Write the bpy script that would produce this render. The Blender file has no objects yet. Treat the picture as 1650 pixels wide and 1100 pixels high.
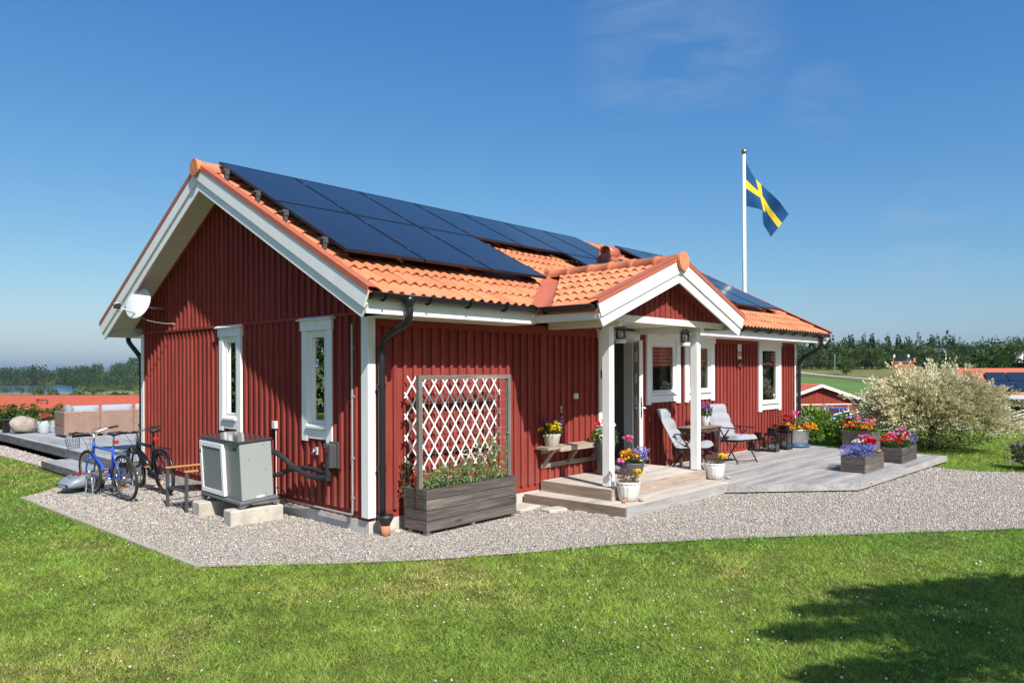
import bpy, bmesh, math, random
import numpy as np
from mathutils import Vector, Matrix
random.seed(7)
RNG = np.random.default_rng(11)
SC = bpy.context.scene
COL = SC.collection
R = math.radians

# ------------------------------------------------------------------ camera
YAW = 0.7507
CAM = Vector((-4.7629, -6.6272, 1.85))
FWD = Vector((math.cos(YAW), math.sin(YAW), 0))
RGT = Vector((math.sin(YAW), -math.cos(YAW), 0))
cam_data = bpy.data.cameras.new('camera')
cam_data.sensor_width = 36.0
cam_data.lens = 36.0 * 1162.24 / 1650
cam_data.shift_y = 0.0271
cam_data.clip_start = 0.1
cam_data.clip_end = 6000
cam = bpy.data.objects.new('camera', cam_data)
COL.objects.link(cam)
cam.matrix_world = Matrix.Translation(CAM) @ Matrix.Rotation(YAW - math.pi / 2, 4, 'Z') @ Matrix.Rotation(math.pi / 2, 4, 'X') @ Matrix.Rotation(-0.0033, 4, 'Z')
SC.camera = cam

# ------------------------------------------------------------------ sky and sun
SUN = Vector((-0.46, -1.45, 1.49)).normalized()
SUN_EL = math.asin(SUN.z)
world = bpy.data.worlds.new('World')
SC.world = world
world.use_nodes = True
wn, wl = world.node_tree.nodes, world.node_tree.links
wn.clear()
w_out = wn.new('ShaderNodeOutputWorld')
w_bg = wn.new('ShaderNodeBackground')
w_sky = wn.new('ShaderNodeTexSky')
w_sky.sky_type = 'NISHITA'
w_sky.sun_disc = False
w_sky.sun_elevation = SUN_EL
w_sky.sun_rotation = math.atan2(SUN.x, SUN.y)
w_sky.altitude = 0
w_sky.air_density = 1.0
w_sky.dust_density = 1.2
w_sky.ozone_density = 2.0
w_bg.inputs['Strength'].default_value = 0.062
# thin high cirrus: streaked noise on the sky direction, gathered in three places
w_tc = wn.new('ShaderNodeTexCoord')
w_map = wn.new('ShaderNodeMapping')
w_map.inputs['Rotation'].default_value = (0.0, R(-22), math.pi / 2 - YAW)
w_map.inputs['Scale'].default_value = (5.0, 3.0, 19.0)
w_no = wn.new('ShaderNodeTexNoise')
w_no.inputs['Scale'].default_value = 1.1
w_no.inputs['Detail'].default_value = 10
w_no.inputs['Roughness'].default_value = 0.6
w_no.inputs['Distortion'].default_value = 0.9
w_cr = wn.new('ShaderNodeValToRGB')
w_cr.color_ramp.elements[0].position = 0.42
w_cr.color_ramp.elements[0].color = (0, 0, 0, 1)
w_cr.color_ramp.elements[1].position = 0.80
w_cr.color_ramp.elements[1].color = (1, 1, 1, 1)
w_mx = wn.new('ShaderNodeMixRGB')
w_mx.inputs['Color2'].default_value = (6.5, 7.2, 8.0, 1)
wl.new(w_tc.outputs['Generated'], w_map.inputs['Vector'])
wl.new(w_map.outputs['Vector'], w_no.inputs['Vector'])
wl.new(w_no.outputs['Fac'], w_cr.inputs['Fac'])
w_prev = None
for (px_c, py_c, deg, amt) in ((1095, 80, 8.5, 0.30), (1322, 172, 3.4, 0.36), (1500, 386, 4.5, 0.32), (95, 545, 3.0, 0.25)):
    dv = (FWD + RGT * ((px_c - 825) / 1162.24) + Vector((0, 0, -(py_c - 594.7) / 1162.24))).normalized()
    dt = wn.new('ShaderNodeVectorMath'); dt.operation = 'DOT_PRODUCT'; dt.inputs[1].default_value = dv
    nrm = wn.new('ShaderNodeVectorMath'); nrm.operation = 'NORMALIZE'
    wl.new(w_tc.outputs['Generated'], nrm.inputs[0]); wl.new(nrm.outputs[0], dt.inputs[0])
    mr = wn.new('ShaderNodeMapRange'); mr.interpolation_type = 'SMOOTHSTEP'
    mr.inputs['From Min'].default_value = math.cos(R(deg)); mr.inputs['From Max'].default_value = 1.0
    mr.inputs['To Max'].default_value = amt
    wl.new(dt.outputs['Value'], mr.inputs['Value'])
    if w_prev is None: w_prev = mr.outputs['Result']
    else:
        ad = wn.new('ShaderNodeMath'); ad.operation = 'MAXIMUM'
        wl.new(w_prev, ad.inputs[0]); wl.new(mr.outputs['Result'], ad.inputs[1]); w_prev = ad.outputs[0]
w_mu = wn.new('ShaderNodeMath'); w_mu.operation = 'MULTIPLY'
wl.new(w_cr.outputs['Color'], w_mu.inputs[0]); wl.new(w_prev, w_mu.inputs[1])
wl.new(w_mu.outputs[0], w_mx.inputs['Fac'])
# the camera's rendering of the blue: each channel of the sky graded by a power
w_sep = wn.new('ShaderNodeSeparateColor'); w_com = wn.new('ShaderNodeCombineColor')
wl.new(w_sky.outputs['Color'], w_sep.inputs['Color'])
for ch, pw_, gn_ in (('Red', 1.36, 0.61), ('Green', 0.95, 1.38), ('Blue', 0.56, 3.22)):
    p_ = wn.new('ShaderNodeMath'); p_.operation = 'POWER'; p_.inputs[1].default_value = pw_
    g_ = wn.new('ShaderNodeMath'); g_.operation = 'MULTIPLY'; g_.inputs[1].default_value = gn_
    wl.new(w_sep.outputs[ch], p_.inputs[0]); wl.new(p_.outputs[0], g_.inputs[0]); wl.new(g_.outputs[0], w_com.inputs[ch])
wl.new(w_com.outputs['Color'], w_mx.inputs['Color1'])
wl.new(w_mx.outputs['Color'], w_bg.inputs['Color'])
wl.new(w_bg.outputs['Background'], w_out.inputs['Surface'])

sun_data = bpy.data.lights.new('sun', 'SUN')
sun_data.energy = 4.9
sun_data.angle = R(0.5)
sun_data.color = (1.0, 0.955, 0.89)
sun = bpy.data.objects.new('sun', sun_data)
COL.objects.link(sun)
sun.rotation_euler = SUN.to_track_quat('Z', 'Y').to_euler()
sun.location = (0, 0, 60)

SC.view_settings.view_transform = 'Standard'
SC.view_settings.look = 'None'
SC.view_settings.gamma = 1.0
SC.view_settings.use_curve_mapping = False
SC.view_settings.exposure = 0.5
SC.render.engine = 'CYCLES'
SC.cycles.max_bounces = 6
SC.cycles.transparent_max_bounces = 12
SC.cycles.use_denoising = True

# ------------------------------------------------------------------ materials
def newmat(name):
    m = bpy.data.materials.new(name)
    m.use_nodes = True
    nt = m.node_tree
    b = nt.nodes['Principled BSDF']
    return m, nt, b

def nd(nt, t, **kw):
    n = nt.nodes.new(t)
    for k, v in kw.items():
        if k in n.inputs:
            n.inputs[k].default_value = v
        else:
            setattr(n, k, v)
    return n

def ramp(nt, stops):
    n = nt.nodes.new('ShaderNodeValToRGB')
    el = n.color_ramp.elements
    while len(el) < len(stops):
        el.new(0.5)
    for e, (p, c) in zip(el, stops):
        e.position = p
        e.color = (c[0], c[1], c[2], 1)
    return n

def mixrgb(nt, fac, a, b, blend='MIX'):
    n = nt.nodes.new('ShaderNodeMixRGB')
    n.blend_type = blend
    for s, v in (('Fac', fac), ('Color1', a), ('Color2', b)):
        if hasattr(v, 'is_linked'):
            nt.links.new(v, n.inputs[s])
        elif isinstance(v, (tuple, list)):
            n.inputs[s].default_value = (v[0], v[1], v[2], 1)
        else:
            n.inputs[s].default_value = v
    return n.outputs['Color']

def coords(nt, scale=(1, 1, 1), rot=(0, 0, 0), obj=False):
    if obj:
        src = nt.nodes.new('ShaderNodeTexCoord').outputs['Object']
    else:
        src = nt.nodes.new('ShaderNodeNewGeometry').outputs['Position']
    mp = nd(nt, 'ShaderNodeMapping')
    mp.inputs['Scale'].default_value = scale
    mp.inputs['Rotation'].default_value = rot
    nt.links.new(src, mp.inputs['Vector'])
    return mp.outputs['Vector']

def noise(nt, vec, scale, detail=5, rough=0.6, dist=0.0):
    n = nd(nt, 'ShaderNodeTexNoise', Scale=scale, Detail=detail, Roughness=rough, Distortion=dist)
    nt.links.new(vec, n.inputs['Vector'])
    return n.outputs['Fac']

def bump(nt, b, h, strength, dist=0.01):
    n = nd(nt, 'ShaderNodeBump', Strength=strength, Distance=dist)
    nt.links.new(h, n.inputs['Height'])
    nt.links.new(n.outputs['Normal'], b.inputs['Normal'])

def objvar(nt, col, lo=0.85, hi=1.12):
    oi = nt.nodes.new('ShaderNodeObjectInfo')
    mr = nd(nt, 'ShaderNodeMapRange')
    mr.inputs['To Min'].default_value = lo
    mr.inputs['To Max'].default_value = hi
    nt.links.new(oi.outputs['Random'], mr.inputs['Value'])
    vm = nd(nt, 'ShaderNodeVectorMath', operation='SCALE')
    nt.links.new(col, vm.inputs[0])
    nt.links.new(mr.outputs['Result'], vm.inputs['Scale'])
    return vm.outputs['Vector']

def pm(name, col, rough=0.6, var=0.18, scale=6.0, stretch=(1, 1, 1), bmp=0.0, bscale=60, metal=0.0, spec=0.5, rnd=None, dirt=None, dirtamt=0.0):
    """painted or plain surface with uneven colour"""
    m, nt, b = newmat(name)
    v = coords(nt, stretch)
    n1 = noise(nt, v, scale)
    dark = tuple(c * (1 - var) for c in col)
    light = tuple(min(1, c * (1 + var)) for c in col)
    r = ramp(nt, [(0.3, dark), (0.7, light)])
    nt.links.new(n1, r.inputs['Fac'])
    out = r.outputs['Color']
    if dirt:
        n2 = noise(nt, v, scale * 0.37, 7, 0.7)
        r2 = ramp(nt, [(0.5, (0, 0, 0)), (0.75, (dirtamt,) * 3)])
        nt.links.new(n2, r2.inputs['Fac'])
        out = mixrgb(nt, r2.outputs['Color'], out, dirt)
    if rnd:
        out = objvar(nt, out, *rnd)
    nt.links.new(out, b.inputs['Base Color'])
    b.inputs['Roughness'].default_value = rough
    b.inputs['Metallic'].default_value = metal
    b.inputs['Specular IOR Level'].default_value = spec
    if bmp:
        bump(nt, b, noise(nt, v, bscale, 4), bmp)
    return m

def wood(name, c1, c2, c3, axis='x', rough=0.8, rnd=(0.8, 1.15), knots=True, fine=1.0):
    """weathered board, grain along one world axis"""
    m, nt, b = newmat(name)
    s = {'x': (1.2, 22, 22), 'y': (22, 1.2, 22), 'z': (22, 22, 1.2)}[axis]
    v = coords(nt, tuple(k * fine for k in s))
    g = noise(nt, v, 1.6, 8, 0.68, 0.6)
    r = ramp(nt, [(0.28, c1), (0.5, c2), (0.72, c3)])
    nt.links.new(g, r.inputs['Fac'])
    out = r.outputs['Color']
    v2 = coords(nt, {'x': (.5, 3, 3), 'y': (3, .5, 3), 'z': (3, 3, .5)}[axis])
    bl = noise(nt, v2, 1.3, 6, 0.65)
    r2 = ramp(nt, [(0.35, (0.72, 0.72, 0.73)), (0.65, (1.12, 1.1, 1.07))])
    nt.links.new(bl, r2.inputs['Fac'])
    out = mixrgb(nt, 1.0, out, r2.outputs['Color'], 'MULTIPLY')
    if knots:
        v3 = coords(nt, {'x': (1.5, 7, 7), 'y': (7, 1.5, 7), 'z': (7, 7, 1.5)}[axis])
        vo = nd(nt, 'ShaderNodeTexVoronoi', Scale=1.0)
        nt.links.new(v3, vo.inputs['Vector'])
        r3 = ramp(nt, [(0.05, (0.35, 0.28, 0.22)), (0.12, (1, 1, 1))])
        nt.links.new(vo.outputs['Distance'], r3.inputs['Fac'])
        out = mixrgb(nt, 0.8, out, r3.outputs['Color'], 'MULTIPLY')
    out = objvar(nt, out, *rnd)
    nt.links.new(out, b.inputs['Base Color'])
    b.inputs['Roughness'].default_value = rough
    b.inputs['Specular IOR Level'].default_value = 0.25
    bump(nt, b, g, 0.35, 0.004)
    return m

def leafmat(name, trans=0.35, rough=0.55, spec=0.3, tint=(1.1, 1.25, 0.6)):
    """foliage coloured by a per-leaf colour attribute"""
    m, nt, b = newmat(name)
    at = nd(nt, 'ShaderNodeAttribute', attribute_name='Col')
    nt.links.new(at.outputs['Color'], b.inputs['Base Color'])
    b.inputs['Roughness'].default_value = rough
    b.inputs['Specular IOR Level'].default_value = spec
    tr = nd(nt, 'ShaderNodeBsdfTranslucent')
    mx = nd(nt, 'ShaderNodeMixRGB', blend_type='MULTIPLY')
    mx.inputs['Fac'].default_value = 1
    mx.inputs['Color2'].default_value = (*tint, 1)
    nt.links.new(at.outputs['Color'], mx.inputs['Color1'])
    nt.links.new(mx.outputs['Color'], tr.inputs['Color'])
    ms = nd(nt, 'ShaderNodeMixShader')
    ms.inputs['Fac'].default_value = trans
    nt.links.new(b.outputs['BSDF'], ms.inputs[1])
    nt.links.new(tr.outputs['BSDF'], ms.inputs[2])
    nt.links.new(ms.outputs['Shader'], nt.nodes['Material Output'].inputs['Surface'])
    return m

def glassmat(name, tint=(0.80, 0.86, 0.85), refl=1.0):
    m, nt, b = newmat(name)
    nt.nodes.remove(b)
    tr = nd(nt, 'ShaderNodeBsdfTransparent')
    tr.inputs['Color'].default_value = (*tint, 1)
    gl = nd(nt, 'ShaderNodeBsdfGlossy', Roughness=0.0)
    gl.inputs['Color'].default_value = (1, 1, 1, 1)
    fr = nd(nt, 'ShaderNodeFresnel', IOR=1.75)
    mu = nd(nt, 'ShaderNodeMath', operation='MULTIPLY')
    mu.inputs[1].default_value = refl
    mu.use_clamp = True
    nt.links.new(fr.outputs['Fac'], mu.inputs[0])
    ms = nd(nt, 'ShaderNodeMixShader')
    nt.links.new(mu.outputs['Value'], ms.inputs['Fac'])
    nt.links.new(tr.outputs['BSDF'], ms.inputs[1])
    nt.links.new(gl.outputs['BSDF'], ms.inputs[2])
    nt.links.new(ms.outputs['Shader'], nt.nodes['Material Output'].inputs['Surface'])
    return m

M = {}
def falu():
    m, nt, b = newmat('falu_red')
    r = ramp(nt, [(0.3, (0.215, 0.037, 0.028)), (0.7, (0.295, 0.054, 0.041))])
    nt.links.new(noise(nt, coords(nt, (9, 9, 0.7)), 2.2), r.inputs['Fac'])
    st = noise(nt, coords(nt, (60, 60, 1.6)), 1.5, 6, 0.7)
    r2 = ramp(nt, [(0.32, (0.74, 0.72, 0.72)), (0.62, (1.08, 1.1, 1.12))])
    nt.links.new(st, r2.inputs['Fac'])
    out = mixrgb(nt, 1.0, r.outputs['Color'], r2.outputs['Color'], 'MULTIPLY')
    # faded, chalky areas and a little splash dirt low down
    r3 = ramp(nt, [(0.52, (0, 0, 0)), (0.75, (0.45, 0.45, 0.45))])
    nt.links.new(noise(nt, coords(nt, (1.2, 1.2, .5)), 1.1, 6, 0.65), r3.inputs['Fac'])
    out = mixrgb(nt, r3.outputs['Color'], out, (0.30, 0.070, 0.055))
    sp = nd(nt, 'ShaderNodeSeparateXYZ')
    nt.links.new(nt.nodes.new('ShaderNodeNewGeometry').outputs['Position'], sp.inputs[0])
    mr = nd(nt, 'ShaderNodeMapRange')
    for k_, v_ in (('From Min', 0.22), ('From Max', 0.55), ('To Min', 0.5), ('To Max', 0.0)): mr.inputs[k_].default_value = v_
    nt.links.new(sp.outputs['Z'], mr.inputs['Value'])
    mu = nd(nt, 'ShaderNodeMath', operation='MULTIPLY')
    nt.links.new(mr.outputs['Result'], mu.inputs[0]); nt.links.new(noise(nt, coords(nt), 7, 5, 0.7), mu.inputs[1])
    out = mixrgb(nt, mu.outputs[0], out, (0.22, 0.11, 0.085))
    out = objvar(nt, out, 0.84, 1.12)
    nt.links.new(out, b.inputs['Base Color'])
    b.inputs['Roughness'].default_value = 0.8
    b.inputs['Specular IOR Level'].default_value = 0.2
    bump(nt, b, st, 0.3, 0.004)
    return m
M['red'] = falu()
M['redtrim'] = pm('falu_red_trim', (0.255, 0.038, 0.027), 0.7, 0.12, 3, (2, 2, 6), spec=0.25)
M['white'] = pm('white_paint', (0.80, 0.80, 0.78), 0.45, 0.03, 3, (3, 3, 1), 0.06, 25, dirt=(0.62, 0.62, 0.58), dirtamt=0.35)
M['cream'] = pm('cream_soffit', (0.76, 0.73, 0.62), 0.6, 0.05, 4)
M['plaster'] = pm('foundation_plaster', (0.50, 0.48, 0.45), 0.9, 0.12, 5, bmp=0.4, bscale=45, dirt=(0.36, 0.33, 0.29), dirtamt=0.6)
M['concrete'] = pm('rough_concrete', (0.47, 0.44, 0.38), 0.9, 0.2, 7, bmp=0.6, bscale=50, dirt=(0.30, 0.27, 0.19), dirtamt=0.8)
M['kerb'] = pm('kerb_concrete', (0.36, 0.32, 0.27), 0.95, 0.2, 9, bmp=0.5, bscale=60, dirt=(0.26, 0.22, 0.17), dirtamt=0.7)
M['sheet'] = pm('terracotta_sheet_metal', (0.42, 0.115, 0.055), 0.45, 0.08, 5)
M['black'] = pm('black_steel', (0.012, 0.012, 0.014), 0.32, 0.2, 8)
M['blackplastic'] = pm('black_plastic', (0.018, 0.018, 0.019), 0.5, 0.2, 10)
M['rubber'] = pm('rubber', (0.022, 0.022, 0.022), 0.8, 0.2, 30)
M['foam'] = pm('black_pipe_insulation', (0.016, 0.016, 0.017), 0.65, 0.3, 25, bmp=0.5, bscale=60)
M['darkgrey'] = pm('dark_grey_coating', (0.06, 0.062, 0.066), 0.5, 0.1, 6)
M['chrome'] = pm('polished_metal', (0.65, 0.65, 0.66), 0.25, 0.06, 12, metal=1.0)
M['zinc'] = pm('zinc', (0.55, 0.57, 0.58), 0.38, 0.12, 9, metal=0.9)
M['galv'] = pm('galvanised_pipe', (0.42, 0.43, 0.43), 0.5, 0.1, 12, metal=0.5)
M['pumpgrey'] = pm('pump_grey', (0.30, 0.335, 0.33), 0.42, 0.03, 3)
M['pumpgreen'] = pm('pump_front_grey', (0.155, 0.185, 0.175), 0.42, 0.03, 3)
M['pumpbase'] = pm('pump_base', (0.12, 0.125, 0.13), 0.5, 0.05, 4)
M['pumptop'] = pm('pump_lid', (0.045, 0.045, 0.05), 0.12, 0.1, 4)
M['clay'] = pm('clay_pipe', (0.45, 0.17, 0.09), 0.8, 0.12, 7)
M['blue'] = pm('blue_frame_paint', (0.03, 0.09, 0.48), 0.22, 0.05, 8)
M['red_plastic'] = pm('red_plastic', (0.5, 0.02, 0.02), 0.35, 0.05, 8)
M['orange_plastic'] = pm('orange_reflector', (0.75, 0.22, 0.02), 0.3, 0.05, 8)
M['lime'] = pm('lime_print', (0.45, 0.62, 0.03), 0.5, 0.05, 8)
M['teak'] = pm('oiled_teak', (0.43, 0.20, 0.075), 0.55, 0.15, 6, (30, 3, 30))
M['cushion'] = pm('grey_cushion', (0.285, 0.295, 0.325), 0.92, 0.07, 9, bmp=0.25, bscale=220)
M['cushion_light'] = pm('pale_cushion', (0.29, 0.325, 0.37), 0.92, 0.06, 9, bmp=0.2, bscale=200)
M['cushion_dark'] = pm('dark_blue_grey_cloth', (0.085, 0.10, 0.125), 0.92, 0.1, 9)
M['soil'] = pm('potting_soil', (0.035, 0.025, 0.018), 0.95, 0.3, 40, bmp=0.8, bscale=80)
M['whitepot'] = pm('chalky_white_pot', (0.66, 0.65, 0.62), 0.8, 0.1, 8, (4, 4, 1.5), 0.3, 40, dirt=(0.40, 0.38, 0.34), dirtamt=0.7)
M['greypot'] = pm('dark_grey_pot', (0.075, 0.085, 0.09), 0.6, 0.1, 8)
M['palepot'] = pm('pale_grey_pot', (0.52, 0.57, 0.57), 0.7, 0.05, 8)
M['wickerpot'] = pm('whitewashed_wicker', (0.52, 0.47, 0.41), 0.85, 0.25, 45, bmp=0.8, bscale=70)
M['blueplate'] = pm('blue_saucer', (0.03, 0.11, 0.20), 0.4, 0.1, 8)
M['boulder'] = pm('granite_boulder', (0.33, 0.28, 0.23), 0.9, 0.35, 6, bmp=0.8, bscale=14, dirt=(0.2, 0.19, 0.18), dirtamt=0.8)
M['rust'] = pm('rusty_iron', (0.075, 0.035, 0.02), 0.75, 0.3, 30)
M['candle'] = pm('white_wax', (0.75, 0.73, 0.68), 0.5, 0.03, 5)
M['offwhite'] = pm('off_white_plastic', (0.66, 0.64, 0.56), 0.4, 0.04, 5)
M['curtain'] = pm('pale_curtain', (0.35, 0.35, 0.34), 0.9, 0.1, 3, (30, 30, 1))
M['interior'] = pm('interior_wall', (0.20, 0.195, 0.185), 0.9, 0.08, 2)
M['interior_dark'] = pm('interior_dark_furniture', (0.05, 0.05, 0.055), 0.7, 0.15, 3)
M['doorinner'] = pm('door_inner_paint', (0.50, 0.47, 0.41), 0.45, 0.03, 3)
M['dish'] = pm('dish_white', (0.62, 0.64, 0.66), 0.45, 0.04, 5)
M['print_blue'] = pm('printed_blue', (0.10, 0.20, 0.48), 0.5, 0.02, 5)
M['print_red'] = pm('printed_red', (0.55, 0.03, 0.03), 0.5, 0.02, 5)
M['mower'] = pm('mower_grey', (0.19, 0.225, 0.255), 0.4, 0.05, 8)
M['petal_stuff'] = leafmat('petals', 0.25, 0.6, tint=(1, 1, 1))
M['creamleaf'] = leafmat('cream_leaves', 0.28, 0.6, tint=(1, 1, 0.85))
M['leaf'] = leafmat('foliage', 0.35)
M['grassmat'] = leafmat('grass_blades', 0.32, 0.5, 0.35)
M['glass'] = glassmat('window_glass', (0.62, 0.68, 0.68), 1.6)
M['clearglass'] = glassmat('lantern_glass', (0.85, 0.88, 0.88))
M['bark'] = pm('bark', (0.12, 0.09, 0.065), 0.9, 0.3, 8, (6, 6, 1), 0.7, 30)
M['decky'] = wood('deck_grey_wood', (0.27, 0.26, 0.255), (0.38, 0.37, 0.365), (0.47, 0.46, 0.45), 'x', rnd=(0.70, 1.06), knots=False)
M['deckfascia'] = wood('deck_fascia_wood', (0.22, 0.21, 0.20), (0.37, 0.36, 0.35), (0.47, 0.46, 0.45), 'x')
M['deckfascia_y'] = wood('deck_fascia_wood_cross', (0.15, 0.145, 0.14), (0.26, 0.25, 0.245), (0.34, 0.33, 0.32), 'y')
M['darkdeck'] = wood('dark_weathered_wood', (0.07, 0.072, 0.076), (0.13, 0.133, 0.14), (0.22, 0.22, 0.225), 'y')
M['bluegreydeck'] = wood('blue_grey_deck_wood', (0.24, 0.25, 0.26), (0.33, 0.345, 0.365), (0.42, 0.43, 0.45), 'y', rnd=(0.86, 1.1), knots=False)
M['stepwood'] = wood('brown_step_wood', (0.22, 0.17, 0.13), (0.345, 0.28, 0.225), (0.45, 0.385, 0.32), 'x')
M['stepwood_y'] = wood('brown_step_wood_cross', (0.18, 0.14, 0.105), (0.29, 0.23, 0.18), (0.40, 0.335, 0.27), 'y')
M['steptop'] = wood('pale_step_wood', (0.36, 0.32, 0.28), (0.48, 0.44, 0.39), (0.58, 0.54, 0.49), 'x', rnd=(0.88, 1.08), knots=False)
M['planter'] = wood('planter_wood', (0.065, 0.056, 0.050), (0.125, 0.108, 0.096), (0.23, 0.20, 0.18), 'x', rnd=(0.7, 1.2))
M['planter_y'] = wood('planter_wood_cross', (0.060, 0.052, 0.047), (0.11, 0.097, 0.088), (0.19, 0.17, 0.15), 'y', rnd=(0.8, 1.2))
M['framewood'] = wood('grey_frame_wood', (0.10, 0.092, 0.085), (0.18, 0.165, 0.15), (0.26, 0.24, 0.22), 'z', knots=False)
M['tablewood'] = wood('brown_table_wood', (0.06, 0.032, 0.022), (0.10, 0.055, 0.038), (0.15, 0.09, 0.065), 'z', knots=False)
M['tabletop'] = wood('worn_table_top', (0.14, 0.10, 0.085), (0.22, 0.17, 0.15), (0.30, 0.25, 0.23), 'x', knots=False)
M['greyboard'] = wood('grey_old_board', (0.18, 0.165, 0.15), (0.28, 0.26, 0.24), (0.37, 0.35, 0.32), 'x')

def tile_material(name, c, moss):
    m, nt, b = newmat(name)
    v = coords(nt)
    n1 = noise(nt, v, 9, 6, 0.65)
    r = ramp(nt, [(0.3, tuple(k * 0.84 for k in c)), (0.68, tuple(min(1, k * 1.1) for k in c))])
    nt.links.new(n1, r.inputs['Fac'])
    out = objvar(nt, r.outputs['Color'], 0.80, 1.14)
    n2 = noise(nt, v, 3.1, 6, 0.7)
    r2 = ramp(nt, [(0.60, (0, 0, 0)), (0.78, (moss,) * 3)])
    nt.links.new(n2, r2.inputs['Fac'])
    out = mixrgb(nt, r2.outputs['Color'], out, (0.33, 0.24, 0.13))
    nt.links.new(out, b.inputs['Base Color'])
    b.inputs['Roughness'].default_value = 0.75
    b.inputs['Specular IOR Level'].default_value = 0.25
    bump(nt, b, noise(nt, v, 70, 3), 0.2, 0.004)
    return m
M['tile'] = tile_material('terracotta_tile', (0.585, 0.215, 0.105), 0.55)
M['tile_far'] = tile_material('terracotta_tile_far', (0.50, 0.135, 0.065), 0.2)

def panel_material():
    m, nt, b = newmat('solar_glass')
    v = coords(nt)
    n = noise(nt, v, 3, 3)
    r = ramp(nt, [(0.3, (0.010, 0.012, 0.017)), (0.7, (0.014, 0.016, 0.022))])
    nt.links.new(n, r.inputs['Fac'])
    nt.links.new(r.outputs['Color'], b.inputs['Base Color'])
    b.inputs['Roughness'].default_value = 0.10
    b.inputs['IOR'].default_value = 1.5
    b.inputs['Specular IOR Level'].default_value = 0.6
    return m
M['solar'] = panel_material()

def wicker_material():
    m, nt, b = newmat('wicker_weave')
    v = coords(nt, (1, 1, 1))
    w1 = nd(nt, 'ShaderNodeTexWave', wave_type='BANDS', bands_direction='Z', Scale=9.0, Distortion=0.6, Detail=2)
    w2 = nd(nt, 'ShaderNodeTexBrick', Scale=9.0)
    w2.inputs['Color1'].default_value = (0.50, 0.335, 0.26, 1)
    w2.inputs['Color2'].default_value = (0.36, 0.235, 0.18, 1)
    w2.inputs['Mortar'].default_value = (0.06, 0.035, 0.025, 1)
    w2.inputs['Mortar Size'].default_value = 0.045
    w2.inputs['Brick Width'].default_value = 0.7
    w2.inputs['Row Height'].default_value = 0.22
    sw = nd(nt, 'ShaderNodeSeparateXYZ')
    cb = nd(nt, 'ShaderNodeCombineXYZ')
    ad = nd(nt, 'ShaderNodeMath', operation='ADD')
    nt.links.new(v, sw.inputs[0])
    nt.links.new(sw.outputs['X'], ad.inputs[0])
    nt.links.new(sw.outputs['Y'], ad.inputs[1])
    nt.links.new(ad.outputs['Value'], cb.inputs['X'])
    nt.links.new(sw.outputs['Z'], cb.inputs['Y'])
    nt.links.new(cb.outputs['Vector'], w2.inputs['Vector'])
    nt.links.new(w2.outputs['Color'], b.inputs['Base Color'])
    b.inputs['Roughness'].default_value = 0.65
    bump(nt, b, w2.outputs['Fac'], 0.4, 0.004)
    return m
M['wicker'] = wicker_material()

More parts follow.
